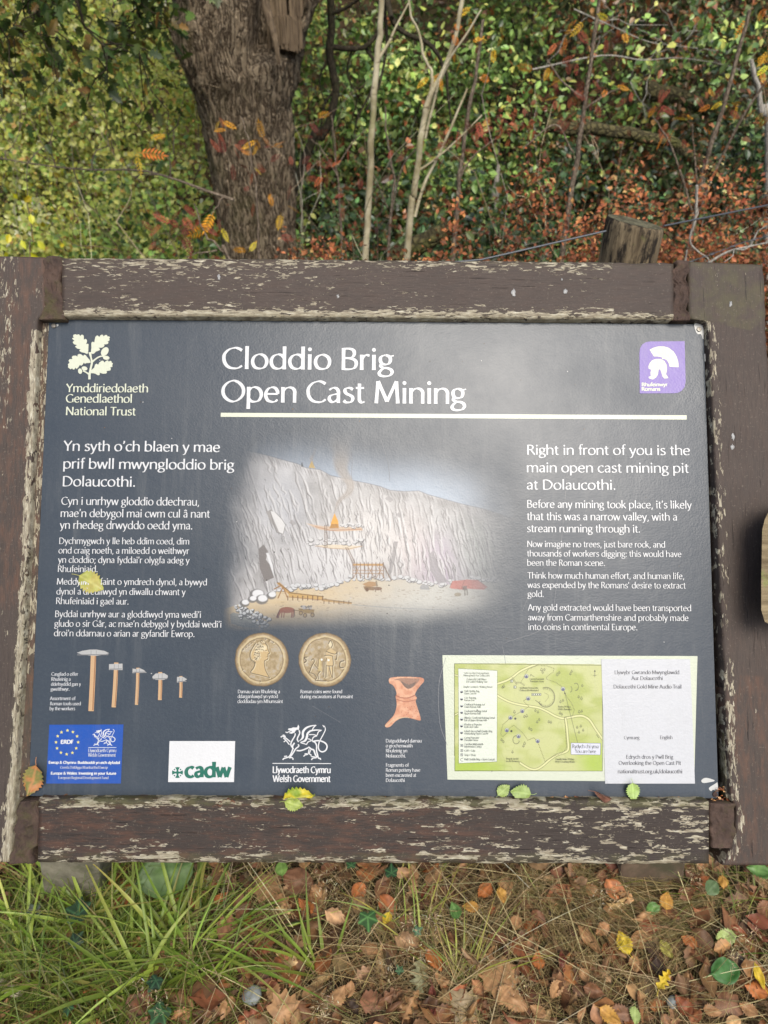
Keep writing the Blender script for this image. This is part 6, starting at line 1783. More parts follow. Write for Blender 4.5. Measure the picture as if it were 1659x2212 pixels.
# ------------------------------------------------------------------ timber rail poking in at the right edge
t = NT('lichened_timber'); o_ = t.obj(); g1 = t.noise(t.mapped(o_, (3, 40, 40)), 2.0, 6, .7)
c_ = t.mix(t.ramp(g1, [(.35, 0.0), (.65, 1.0)]), lin((92, 80, 60)), lin((140, 126, 98)))
c_ = t.mix(t.ramp(t.noise(o_, 30, 5, .7), [(.55, 0.0), (.64, .7)]), c_, lin((112, 118, 70)))
t.set(color=c_, rough=.9, spec=.2, normal=t.bump(g1, .6, .004)); M_TIMB = t.m
rp = [np.array(onp(x, y, .062)) for x, y in [(1646.5, 1145), (1644.5, 1250), (1644.5, 1318), (1652, 1343), (1668, 1352), (1690, 1352)]]
rp2 = [np.array(onp(x, y, .062)) for x, y in [(1690, 1080), (1664, 1098), (1652, 1122)]]
outl = rp2 + rp
RB = P_C + P_U * .60 + P_N * .03
RAIL = empty('timber_rail', (float(RB[0]), float(RB[1]), 0), 'lichened end of a wooden rail cutting into the right edge', 'railing')
rb = np.array(RAIL.location)
uv = np.array(outl); u1 = uv[:, 0].max(); uv = np.concatenate([[(u1 + 1.2, uv[0][1])], uv, [(u1 + 1.2, uv[-1][1])]]); n = len(uv)
# extrude along the board's width: a thick rail running away to the right
W3 = lambda q, w: P_C + P_U * q[0] + P_V * q[1] + P_N * w
mb = MB()
V = np.array([W3(q, .062) for q in uv] + [W3((q[0] + .035, q[1]), .020) for q in uv])
i = np.arange(n); j = (i + 1) % n
mb.add(V - rb, [i[::-1], (i + n), np.stack([i, i + n, j + n, j], 1)], (.5, .5, .5))
v0 = uv[:, 1].min()
mb.build('rail', M_TIMB, RAIL)
mb = MB(); pp = W3((u1 + .6, v0), .0); zz = float(pp[2]) + .12
V = np.array([(pp[0] + a, pp[1] + b, c) for c in (-.3, zz) for a, b in ((-.05, 0), (.05, 0), (.05, .1), (-.05, .1))])
mb.add(V - rb, [[3, 2, 1, 0], [4, 5, 6, 7], [0, 1, 5, 4], [1, 2, 6, 5], [2, 3, 7, 6], [3, 0, 4, 7]], (.5, .5, .5))
mb.build('rail_post', M_TIMB, RAIL)

# dark branch crossing the hazels and a vine hung with yellow leaves
Y = 4.9; P = crom(np.array([at(x, y, Y - i * .05) for i, (x, y) in enumerate([(-60, 330), (60, 352), (180, 366), (300, 368), (380, 388), (440, 410), (505, 432)])]), 6); c0 = P[0].copy(); mb = MB(); mb.tube(P - c0, np.linspace(.003, .009, len(P)), 7)
for i in range(9):
    q = P[rng.integers(3, len(P))] - c0; mb.tube(wander(q, q + rng.normal(0, .18, 3), 6, .2), np.linspace(.005, .002, 6), 4)
tag(mb.build('low_branch', M_TWIG, None, True, c0), 'long thin branch crossing in front of the hazels to the oak', 'branch')
VN = stem_tree('climbing_vine', 'vine with a string of bright yellow leaves at far left', 'vine', [([(66, 575), (70, 520), (62, 460), (58, 400), (60, 340)], .004, .002), ([(62, 460), (85, 430), (110, 400)], .002, .001)], 4.3, M_TWIG)
sp_ = [(58, 408), (60, 420), (68, 424), (28, 418), (50, 445), (66, 462), (70, 472), (92, 478), (70, 500), (46, 518), (64, 530), (82, 520), (140, 530), (10, 545), (45, 556), (30, 566), (78, 556), (62, 545), (135, 560), (60, 570), (20, 505)]
b = np.array(VN.location); pos = np.array([at(x, y, 4.3) for x, y in sp_]) - b; n = len(pos)
V, F, C = leaves(L_OVAL, pos, rand_dirs(n, -1.5), rand_dirs(n, .3) + np.array((0, -1.2, .3)), rng.uniform(.035, .06, n), pal(n, (1, (232, 214, 50)), (.6, (224, 200, 60))))
mesh_obj('yellow_leaves', V, [F], M_LEAF, VN, C)

# fine bare stems growing all through the thicket
mb = MB()
for i in range(230):
    x, y = rng.uniform(-2.6, 3.2), rng.uniform(4.2, 7.6)
    b = np.array((x, y, gz(x, y))); L = rng.uniform(.6, 2.2); d = np.array((rng.normal(0, .35), rng.normal(0, .3) - .15, 1.0)); d /= np.linalg.norm(d)
    P = wander(b, b + d * L, 9, .09); r = rng.uniform(.0022, .0050)
    c = pal(1, (2, (150, 136, 112)), (2, (104, 90, 72)), (1, (176, 168, 148)))[0]
    mb.tube(P, np.linspace(r, r * .4, 9), 4, c)
    for k in range(3):
        q = P[rng.integers(4, 9)]; e_ = d + rng.normal(0, .6, 3); mb.tube(wander(q, q + e_ * rng.uniform(.15, .5), 5, .14), np.linspace(r * .5, r * .25, 5), 4, c)
t = NT('bare_stem'); t.set(color=t.attr(), rough=.8, spec=.2)
tag(mb.build('bare_stems', t.m, None, True), kind='stuff')

# oak added out of view: its crown breaks up the glare on the panel
ct = np.array((-1.15, -4.3, 5.1))
OT = empty('oak_tree', (-2.4, -5.2, gz(-2.4, -5.2)), 'leafy oak added unseen behind the viewer to break up the panel glare', 'tree')
b = np.array(OT.location); mb = MB(); tips = []
mb.tube(wander((0, 0, -.2), (.2, .1, 3.2), 10, .03), np.linspace(.24, .16, 10), 12)
for i in range(7): grow(mb, (.2, .1, 2.6 + .1 * i), ct - b + rng.normal(0, .7, 3), .07, 2, 5, .1, tips=tips)
mb.build('trunk', M_OAK, OT, True)
n = 2600; T_ = np.concatenate(tips)
pos = T_[rng.integers(0, len(T_), n)] + rng.normal(0, .25, (n, 3))
V, F, C = leaves(L_OVAL, pos, rand_dirs(n, -.3), rand_dirs(n, 1.0), rng.uniform(.08, .14, n), pal(n, *OAKL))
mesh_obj('crown', V, [F], M_LEAF, OT, C)
# ------------------------------------------------------------------ single fallen leaves
M_LITTER = mat_leaf('fallen_leaf', 0.55, 0.06, 0.28, 110, 0.3)
M_FRESH = mat_leaf('fresh_leaf', 0.52, 0.12, 0.22, 120, 0.45)


def leaf_mesh(kind, L, ca, cb, curl=.15, seed=0, blotch=.5, vein=None, n=18, m=10):
    """one leaf lying in its own xy plane, base at (0,-L/2); ca main colour, cb blotches"""
    ca, cb = lin(ca), lin(cb)
    vein = ca * 1.25 + .02 if vein is None else lin(vein)
    r = np.random.default_rng(seed + 11)
    if kind in ('ivy', 'maple'):
        K = 80; th = np.arange(K) / K * 2 * math.pi
        lob = [(90, 1.0), (32, .78), (148, .78), (-28, .56), (208, .56)] if kind == 'ivy' else [(90, 1.0), (45, .9), (135, .9), (0, .75), (180, .75), (-40, .5), (220, .5)]
        R = np.full(K, .2)
        for a, q in lob:
            d = np.abs((np.degrees(th) - a + 180) % 360 - 180)
            pass
        pl = [(0, 1.04), (.28, .58), (.66, .44), (.54, .14), (.54, -.16), (.40, -.36), (.14, -.36), (0, -.22)] if kind == 'ivy' else [(0, 1), (.18, .74), (.44, .80), (.38, .52), (.74, .46), (.62, .16), (.84, -.10), (.48, -.22), (.42, -.56), (.10, -.46), (0, -.40)]
        pl = pl + [(-a, b) for a, b in pl[-2:0:-1]]
        pl = crom(np.array(pl, float), 5, True)
        pa = np.unwrap(np.arctan2(pl[:, 1], pl[:, 0])[::-1]); pr = np.hypot(pl[:, 0], pl[:, 1])[::-1]
        o_ = np.argsort(pa % (2 * math.pi)); R = np.interp(th, (pa % (2 * math.pi))[o_], pr[o_], period=2 * math.pi)
        rings = [0.02, .25, .5, .75, .9, 1.0]
        V = []; C = []
        for f in rings:
            x, y = R * f * np.cos(th) * L * .55, R * f * np.sin(th) * L * .55
            rr = np.hypot(x, y) / L
            z = L * (.10 * np.sin(x / L * 5 + seed) * .5 - curl * rr ** 2 + .06 * (vnoise(x / L * 4 + seed, y / L * 4, 3) - .5))
            V.append(np.stack([x, y, z], 1))
            nb = fbm(x / L * 6 + seed, y / L * 6, 1, 3)
            c = ca + (cb - ca) * (smooth01(nb, .5, .65) * blotch)[:, None]
            vv = np.zeros(K)
            for a, q in lob:
                dd = np.abs((np.degrees(th) - a + 180) % 360 - 180); vv = np.maximum(vv, np.exp(-(dd * f / 4.0) ** 2))
            C.append(c + (vein - c) * (vv * .6)[:, None])
        V = np.concatenate(V); C = np.concatenate(C)
        i = np.arange(len(rings) * K).reshape(len(rings), K)
        F = [np.stack([i[:-1], i[1:], np.roll(i[1:], -1, 1), np.roll(i[:-1], -1, 1)], -1).reshape(-1, 4), i[0][None]]
        return V, F, C
    s = np.linspace(0, 1, n)[:, None]; t_ = np.linspace(-1, 1, m + 1)[None]
    if kind == 'oak': W = .34 * np.sin(np.pi * s ** .85) ** .7 * (.70 + .36 * np.cos(s * 2 * np.pi * 4 + 2.6)); 
    elif kind == 'round': W = .44 * np.sin(np.pi * s ** .9) ** .6
    elif kind == 'long': W = .22 * np.sin(np.pi * s ** .9) ** .8
    else: W = .39 * np.sin(np.pi * s ** .68) ** .85 * (1 + .13 * np.where((np.arange(n) % 2)[:, None] == 0, 1, -1))
    W = W * (1 + .10 * (vnoise(s * 5, seed, 1) - .5))
    x = W * t_ * L
    y = (s - .5) * L + .06 * L * np.abs(t_) * W * 2
    ph = seed * 1.7
    curl2 = r.uniform(-.5, 1) * curl
    z = L * (.22 * abs(curl) * np.abs(t_) ** 1.5 * np.sin(np.pi * s) * r.choice([1, .4, -.6]) + curl2 * (s - .5) ** 2 * 1.6 + .05 * np.sin(t_ * 2.3 + s * 5 + ph) * (.4 + abs(curl)) + .05 * (vnoise(s * 5 + ph, t_ * 2.5, 2) - .5) * (1 + 3 * abs(curl)))
    x = x * (1 - .35 * abs(curl) * np.abs(t_))
    V = np.stack([x + 0 * s, y + 0 * x, z + 0 * x], -1)
    nb = fbm(s * 4 + seed, t_ * 2, 1, 3)
    c = ca + (cb - ca) * (smooth01(nb, .42, .62) * blotch)[..., None]
    mid = np.exp(-(t_ * W / .012) ** 2) + 0 * s
    side = np.clip(1 - np.abs(((s * 9 - np.abs(t_) * 1.6) % 1) - .5) * 5.0, 0, 1) * .45
    vv = np.clip(np.maximum(mid, side), 0, 1)
    c = c + (vein - c) * (vv * .7)[..., None]
    i = np.arange(n * (m + 1)).reshape(n, m + 1)
    F = [np.stack([i[:-1, :-1], i[:-1, 1:], i[1:, 1:], i[1:, :-1]], -1).reshape(-1, 4)]
    V = V.reshape(-1, 3); c = np.clip(c.reshape(-1, 3), .003, .85)
    # stalk
    P = np.array([(0, -L * .5, V[m // 2, 2]), (L * .03, -L * .62, V[m // 2, 2] + L * .03), (L * .08, -L * .74, V[m // 2, 2] - L * .01)])
    tv, tf = tube_arrays(crom(P, 3), L * .012, 5)
    F.append(tf + len(V))
    return np.concatenate([V, tv]), F, np.concatenate([c, np.tile(vein * .8, (len(tv), 1))])


def put_leaf(name, kind, p, tip, up, L, ca, cb, mat, label, cat='leaf', group=None, curl=.15, seed=0, blotch=.5, vein=None):
    V, F, C = leaf_mesh(kind, L, ca, cb, curl, seed, blotch, vein)
    R = rot_frames(np.array([tip], float), np.array([up], float))[0]
    o = mesh_obj(name, V, F, mat, None, C, True)
    o.matrix_world = Matrix(((*R[0], p[0]), (*R[1], p[1]), (*R[2], p[2]), (0, 0, 0, 1)))
    return tag(o, label, cat, group)


def on_panel_leaf(kind, x0, y0, x1, y1, ca, cb, label, lift=.003, curl=.15, seed=0, tilt=(0, 0), mat=None, blotch=.6, size=1.0, vein=None):
    """base at (x0,y0), tip at (x1,y1) in the picture, resting on the printed panel"""
    a, b = onp(x0, y0), onp(x1, y1)
    W = lambda q, w: P_C + P_U * q[0] + P_V * q[1] + P_N * w
    c = W((a + b) / 2, lift); d = W(b, 0) - W(a, 0)
    L = np.linalg.norm(d) * size
    up = P_N + P_U * tilt[0] + P_V * tilt[1]
    return put_leaf('fallen_leaf', kind, c, d, up, L, ca, cb, mat or M_FRESH, label, group='leaves caught on the board', curl=curl, seed=seed, blotch=blotch, vein=vein)


on_panel_leaf('birch', 172, 1243, 224, 1274, (162, 164, 76), (178, 160, 86), 'yellow-green birch leaf covering part of the Welsh text', .002, .06, 1, vein=(190, 186, 110))
on_panel_leaf('birch', 84, 1650, 66, 1716, (176, 118, 68), (110, 120, 62), 'orange and green birch leaf at the lower left corner of the panel', .006, .14, 2, (-.25, .1), blotch=.9)
on_panel_leaf('birch', 612, 1726, 682, 1708, (128, 152, 40), (206, 186, 52), 'green and yellow spotted leaf under the dragon emblem', .010, .30, 3, (0, -.45), blotch=.9, vein=(196, 200, 110))
on_panel_leaf('birch', 618, 1724, 658, 1733, (160, 172, 84), (132, 150, 60), 'pale green scrap of leaf resting on the bottom rail', .017, .35, 4, (0, .6))
on_panel_leaf('long', 582, 1721, 614, 1727, (150, 106, 80), (120, 84, 62), 'folded tan leaf scrap beside the spotted leaf', .009, .5, 5, (.1, -.3), M_LITTER)
on_panel_leaf('oak', 473, 1725, 512, 1718, (118, 84, 62), (80, 56, 44), 'dried brown curled leaf below the white plate', .011, .9, 6, (.2, -.5), M_LITTER)
on_panel_leaf('birch', 1074, 1716, 1100, 1694, (150, 168, 96), (128, 148, 76), 'small pale green leaf, left of a pair under the map', .004, .1, 7)
on_panel_leaf('birch', 1143, 1712, 1102, 1706, (146, 166, 92), (124, 146, 72), 'larger pale green leaf, right of a pair under the map', .007, .12, 8, size=1.1)
on_panel_leaf('long', 1276, 1703, 1318, 1724, (122, 84, 66), (90, 62, 52), 'dark curled dead leaf below the audio trail label', .012, 1.0, 9, (.3, -.4), M_LITTER)
on_panel_leaf('birch', 1362, 1688, 1364, 1726, (160, 184, 104), (138, 164, 80), 'single green leaf pointing down with its stalk up on the label', .008, .10, 10, (0, -.2), size=1.05)
# crumbs of seed husk along the foot of the panel
mb = MB()
for i in range(90):
    x = random.choice([random.uniform(1400, 1540), random.uniform(1215, 1260), random.uniform(100, 1540), random.uniform(1545, 1572)]); y = 1720 + random.uniform(-3, 4) + (x - 100) * .003
    if x > 1545: y = random.uniform(1690, 1726)
    a = onp(x, y); c = np.array((a[0], a[1], random.uniform(.001, .004))); r = random.uniform(.0006, .0019)
    v = c + rng.normal(0, 1, (6, 3)) * r * (1.4, .8, .6)
    mb.add(v, [[0, 1, 2], [0, 2, 3], [0, 3, 1], [1, 4, 2], [2, 4, 5], [3, 2, 5]], lin(random.choice([(170, 104, 62), (140, 84, 56), (196, 150, 100), (96, 70, 52)])))
o = mb.build('seed_husks', M_LITTER); o.matrix_world = PM @ Matrix.Identity(4); o.location = P_C; tag(o, kind='stuff')

# ------------------------------------------------------------------ leaves on the ground that stand out
F4 = zm(0, 3380, 760); F5 = zm(760, 3380, 760); F6 = zm(1500, 3380, 760); F7 = zm(2260, 3380, 764)
TAN, TAN2 = (186, 146, 108), (150, 112, 80)
CL = {'tan': ((168, 128, 86), (132, 96, 64)), 'brown': ((124, 86, 58), (92, 64, 44)), 'orange': ((172, 104, 52), (134, 78, 42)), 'rust': ((134, 76, 46), (100, 56, 38)), 'golden': ((188, 142, 66), (156, 108, 54)), 'yellow': ((200, 174, 52), (170, 136, 44)), 'olive': ((160, 152, 72), (128, 122, 60)),
      'green': ((92, 128, 60), (74, 108, 50)), 'dark green': ((58, 104, 42), (46, 84, 36)), 'pale green': ((156, 172, 100), (134, 150, 86)), 'grey-green': ((144, 142, 104), (120, 118, 84)), 'dark red': ((112, 60, 46), (90, 48, 40)), 'grey-tan': ((146, 128, 96), (118, 102, 76))}
GL = [(F6, 270, 130, 150, 'birch', 'tan'), (F6, 450, 150, 180, 'round', 'tan', .4), (F6, 890, 280, 160, 'birch', 'orange'), (F6, 1075, 235, 165, 'birch', 'tan'), (F6, 1040, 315, 130, 'birch', 'golden'), (F6, 770, 415, 140, 'birch', 'golden'), (F6, 640, 450, 140, 'birch', 'green'), (F6, 1160, 555, 130, 'birch', 'tan'),
      (F6, 460, 880, 190, 'birch', 'orange'), (F6, 330, 1020, 270, 'oak', 'grey-green', .1), (F6, 520, 1040, 130, 'birch', 'tan'), (F6, 990, 990, 400, 'maple', 'tan', .1), (F6, 1060, 1180, 180, 'birch', 'tan'), (F6, 1160, 1230, 220, 'birch', 'tan', .3), (F6, 700, 1290, 340, 'maple', 'grey-tan', .15), (F6, 450, 1240, 230, 'long', 'dark red', .6), (F6, 1350, 880, 150, 'birch', 'orange', .3),
      (F6, 1560, 890, 180, 'long', 'dark red', .5), (F6, 1350, 1310, 140, 'birch', 'tan'), (F6, 1500, 1130, 170, 'birch', 'tan', .3), (F6, 240, 1270, 250, 'oak', 'tan', .4), (F6, 50, 520, 110, 'birch', 'yellow'), (F6, 80, 1180, 240, 'oak', 'brown', .5),
      (F7, 145, 265, 130, 'birch', 'tan'), (F7, 240, 170, 130, 'birch', 'brown'), (F7, 790, 365, 150, 'birch', 'golden'), (F7, 670, 430, 130, 'birch', 'green'), (F7, 640, 480, 330, 'long', 'tan', .6), (F7, 625, 590, 160, 'birch', 'rust'), (F7, 425, 720, 180, 'birch', 'yellow', .25), (F7, 300, 815, 150, 'birch', 'rust'), (F7, 790, 780, 150, 'birch', 'olive'), (F7, 985, 710, 130, 'birch', 'orange'),
      (F7, 1290, 670, 170, 'birch', 'pale green'), (F7, 1400, 610, 160, 'long', 'rust', .4), (F7, 1620, 450, 170, 'birch', 'brown'), (F7, 1290, 965, 240, 'round', 'dark green', .1), (F7, 1580, 1010, 200, 'long', 'yellow', .15), (F7, 1560, 1120, 190, 'birch', 'orange'), (F7, 765, 1040, 190, 'oak', 'yellow', .6), (F7, 970, 1075, 230, 'oak', 'tan', .7), (F7, 520, 910, 130, 'birch', 'tan'),
      (F7, 680, 920, 140, 'birch', 'brown'), (F7, 95, 1005, 120, 'birch', 'tan'), (F7, 170, 1130, 170, 'birch', 'brown', .3), (F7, 310, 1350, 180, 'birch', 'golden', .2), (F7, 410, 1330, 190, 'birch', 'brown'), (F7, 520, 1345, 140, 'birch', 'pale green'), (F7, 60, 1340, 140, 'long', 'tan', .4), (F7, 940, 1260, 180, 'birch', 'rust', .3), (F7, 1340, 1260, 280, 'maple', 'brown', .3), (F7, 1490, 1290, 150, 'birch', 'tan'),
      (F7, 1585, 105, 190, 'birch', 'green', .1), (F7, 1180, 1310, 140, 'birch', 'tan'), (F7, 1280, 200, 120, 'birch', 'golden', .3), (F7, 960, 300, 150, 'birch', 'brown', .2), (F7, 560, 700, 200, 'round', 'tan', .5), (F7, 1400, 830, 220, 'oak', 'brown', .6), (F7, 130, 700, 260, 'long', 'tan', .4),
      (F5, 600, 240, 330, 'maple', 'tan', .3), (F5, 760, 370, 240, 'oak', 'tan', .4), (F5, 970, 410, 170, 'birch', 'orange', .3), (F5, 1420, 285, 150, 'round', 'orange', .15), (F5, 900, 190, 270, 'round', 'brown', .4), (F5, 1070, 290, 140, 'birch', 'tan', .5), (F5, 600, 770, 170, 'birch', 'rust'), (F5, 480, 970, 320, 'oak', 'brown', .5), (F5, 690, 1150, 170, 'birch', 'tan'),
      (F5, 1250, 1180, 180, 'birch', 'tan', .2), (F5, 760, 1320, 330, 'maple', 'tan', .2), (F5, 500, 1340, 220, 'oak', 'rust', .5), (F5, 290, 1280, 190, 'birch', 'tan', .4), (F5, 160, 1320, 180, 'birch', 'brown', .4), (F5, 60, 235, 220, 'oak', 'grey-green', .25), (F5, 240, 340, 130, 'birch', 'orange', .4), (F5, 1350, 1140, 130, 'birch', 'tan', .4), (F5, 940, 1320, 210, 'birch', 'brown', .3),
      (F4, 978, 110, 110, 'long', 'orange', .4), (F4, 975, 195, 100, 'long', 'orange', .4), (F4, 1090, 245, 130, 'long', 'orange', .5), (F4, 990, 365, 150, 'birch', 'rust', .4), (F4, 1590, 1280, 180, 'round', 'tan', .15), (F4, 980, 1040, 130, 'birch', 'brown', .2), (F4, 1170, 785, 110, 'birch', 'rust'), (F4, 130, 500, 200, 'birch', 'tan', .4), (F4, 40, 330, 110, 'birch', 'brown', .3), (F4, 40, 1300, 150, 'birch', 'tan', .3)]
made = []
for i, g in enumerate(GL):
    Z, x, y, s, kind, cn = g[:6]; curl = (g[6] if len(g) > 6 else .2) + rng.uniform(.05, .3)
    vx, vy = Z(x, y); sz = s * (Z(1, 0)[0] - Z(0, 0)[0])
    z = .024 + .012 * rng.random() + (.015 if cn in ('yellow', 'green', 'golden', 'pale green', 'dark green') else 0)
    p = at_z(vx, vy, z); L = sz / FPX * ((p - CAM) @ AX_F) * 1.08
    a = rng.uniform(0, 2 * math.pi)
    up = (rng.normal(0, .22), -.25 + rng.normal(0, .22), 1)
    kn = {'birch': 'birch leaf', 'round': 'rounded leaf', 'long': 'curled leaf', 'oak': 'lobed leaf', 'maple': 'broad lobed leaf'}[kind]
    hx = 'at the far left' if vx < 330 else 'left of centre' if vx < 640 else 'near the middle' if vx < 950 else 'right of the middle' if vx < 1300 else 'before the right leg' if vx < 1480 else 'at the far right'
    hy = 'just under the board' if vy < 1935 else 'on the dry grass' if vy < 2090 else 'by the bottom edge'
    big = 'large ' if s > 235 else 'small ' if s < 135 else ''
    o = put_leaf('fallen_leaf', kind, p, (math.cos(a), math.sin(a), 0), up, L, *CL[cn], M_LITTER if 'green' not in cn else M_FRESH, '', group='leaves fallen on the ground', curl=curl, seed=20 + i)
    made.append((f'{big}{cn} {kn} {hy} {hx}', vx, o))
by = {}
for lab, vx, o in made: by.setdefault(lab, []).append((vx, o))
for lab, lst in by.items():
    lst.sort(key=lambda t: t[0])
    if len(lst) == 1: lst[0][1]['label'] = lab
    elif len(lst) == 2:
        for (v, o), w in zip(lst, ('left', 'right')): o['label'] = f'{lab}, the {w} of two'
    else:
        for k, (v, o) in enumerate(lst): o['label'] = f"{lab}, {['first', 'second', 'third', 'fourth', 'fifth', 'sixth'][k]} from the left"
# ivy and dock growing through the grass
IV = [(F4, 665, 480, 330, 100, 'large dark ivy leaf with pale veins below the left leg', (48, 78, 46)), (F4, 310, 450, 190, 200, 'shaded ivy leaf half hidden in the grass at left', (38, 56, 36)), (F4, 640, 720, 190, 60, 'small ivy leaf under the large pale-veined one', (44, 66, 40)), (F4, 1340, 1050, 200, 250, 'dark ivy leaf between the grass clumps', (44, 74, 46)), (F4, 1390, 1310, 280, 240, 'ivy leaf at the bottom edge, left of the tan leaf', (58, 90, 50)), (F4, 590, 1270, 150, 280, 'little ivy leaf in the grass near the bottom left', (52, 84, 48)),
      (F5, 1500, 495, 250, 275, 'heart-shaped bright ivy leaf under the middle of the board', (74, 112, 58)), (F5, 1360, 60, 130, 90, 'ivy leaf peeping out under the bottom rail', (62, 96, 50)), (F6, 90, 130, 170, 90, 'ivy leaf in shade under the rail, right of the middle', (54, 88, 46)), (F6, 300, 630, 130, 30, 'small ivy leaf among seed heads', (60, 92, 54)), (F6, 165, 970, 110, 120, 'tiny ivy leaf beside the grey-green lobed leaf', (66, 96, 60))]
for i, (Z, x, y, s, ang_, lab, c) in enumerate(IV):
    vx, vy = Z(x, y); sz = s * (Z(1, 0)[0] - Z(0, 0)[0]); p = at_z(vx, vy, .07)
    put_leaf('ivy_leaf', 'ivy', p, (math.cos(math.radians(ang_)), math.sin(math.radians(ang_)), .1), (0, -.5, 1), sz / FPX * ((p - CAM) @ AX_F) * .95, tuple(v * .8 for v in c), tuple(v * .62 for v in c), M_FRESH, lab, 'ivy leaf', 'ivy leaves', .12, 200 + i, .3, tuple(min(255, v * 1.45 + 12) for v in c))
for Z, x, y, s, ang_, lab, c in ((F4, 1420, 130, 480, 20, 'broad pale dock leaf under the bottom rail', (86, 112, 56)), (F7, 1180, 250, 150, 40, 'green leaf half buried in straw right of the right leg', (82, 104, 62)), (F5, 760, 90, 130, 100, 'small fresh green leaf under the middle of the rail', (110, 140, 60))):
    vx, vy = Z(x, y); sz = s * (Z(1, 0)[0] - Z(0, 0)[0]); p = at_z(vx, vy, .08)
    put_leaf('green_leaf', 'round', p, (math.cos(math.radians(ang_)), math.sin(math.radians(ang_)), .05), (0, -.4, 1), sz / FPX * ((p - CAM) @ AX_F), c, tuple(v * .85 for v in c), M_FRESH, lab, 'leaf', None, .15, 300 + int(x), .4)
# bit of birch branch at the left edge
p0 = at_z(-60, 2095, .04); p1 = at_z(46, 2146, .03); mb = MB(); P = wander(p0, p1, 12, .02); mb.tube(P - p0, .011 * (1 + .1 * (vnoise(np.arange(12), 4) - .5)), 10)
tag(mb.build('birch_branch', M_BIRCH, None, True, p0), 'piece of white birch branch on the ground at the left edge', 'branch')
# two small stones
for vx, vy, r, lab in ((545, 2150, .018, 'bluish grey stone among the brown leaves'), (1455, 2165, .012, 'small grey stone near the bottom right')):
    p = at_z(vx, vy, .02); th, phi = np.meshgrid(np.linspace(0, 2 * math.pi, 25)[:-1], np.linspace(0, math.pi, 14))
    d = np.stack([np.cos(th) * np.sin(phi), np.sin(th) * np.sin(phi), .6 * np.cos(phi)], -1); d = d * (r * (1 + .35 * (fbm(d[..., 0] * 1.6 + vx, d[..., 1] * 1.6, d[..., 2] * 1.6, 3) - .5)))[..., None]
    i = np.arange(14 * 24).reshape(14, 24); q = np.stack([i[:-1], i[1:], np.roll(i[1:], -1, 1), np.roll(i[:-1], -1, 1)], -1).reshape(-1, 4)
    if 'mstone' not in globals(): mstone = mat_lump('stone', (104, 110, 110), (140, 144, 140), None, 60, .7, .3, .002)
    tag(mesh_obj('stone', d.reshape(-1, 3), [q], mstone, None, (.5, .5, .5), True, p), lab, 'stone')

# ------------------------------------------------------------------ leaf litter, straw and grass: beyond counting
def litter(n, xr, yr, size, near):
    x = rng.uniform(*xr, n); y = rng.uniform(*yr, n)
    nv = 6
    Vs, Fs, Cs = [], [], []; off = 0
    who = rng.integers(0, nv, n)
    for k in range(nv):
        kind = ['birch', 'birch', 'round', 'oak', 'long', 'birch'][k]
        v, F, c = leaf_mesh(kind, 1.0, (200, 200, 200), (150, 150, 150), [.2, .5, .4, .5, .8, .9][k], 40 + k, .6, (235, 235, 235), 12 if near else 5, 6 if near else 2)
        f = F[0]; nvv = f.max() + 1; v = v[:nvv]; c = c[:nvv] / c[:nvv].max()
        m_ = who == k; cnt = m_.sum()
        pos = np.stack([x[m_], y[m_], ground_z(x[m_], y[m_]) + rng.uniform(.002, .042, cnt)], 1)
        a = rng.uniform(0, 2 * math.pi, cnt); d = np.stack([np.cos(a), np.sin(a), rng.normal(0, .22, cnt)], 1)
        up = np.stack([rng.normal(0, .35, cnt), rng.normal(0, .35, cnt), np.ones(cnt)], 1)
        L = size * rng.uniform(.6, 1.35, cnt)
        R = rot_frames(d, up)
        P = np.einsum('nij,kj->nki', R, v) * L[:, None, None] + pos[:, None]
        col = pal(cnt, (5, (147, 107, 71)), (4, (120, 84, 56)), (4, (166, 130, 92)), (1.6, (164, 104, 62)), (1.0, (132, 82, 54)), (1.5, (92, 70, 50)))
        Vs.append(P.reshape(-1, 3)); Fs.append((f[None] + (np.arange(cnt) * nvv)[:, None, None]).reshape(-1, 4) + off)
        Cs.append((col[:, None] * c[None]).reshape(-1, 3)); off += cnt * nvv
    return np.concatenate(Vs), np.concatenate(Fs), np.concatenate(Cs)


V1, F1, C1 = litter(4600, (-1.2, 1.2), (.15, 1.45), .040, True)
V2, F2, C2 = litter(16000, (-5, 5), (-3, 3.6), .055, False)
tag(mesh_obj('leaf_litter', np.concatenate([V1, V2]), [F1, F2 + len(V1)], M_LITTER, None, np.concatenate([C1, C2]), True), kind='stuff')


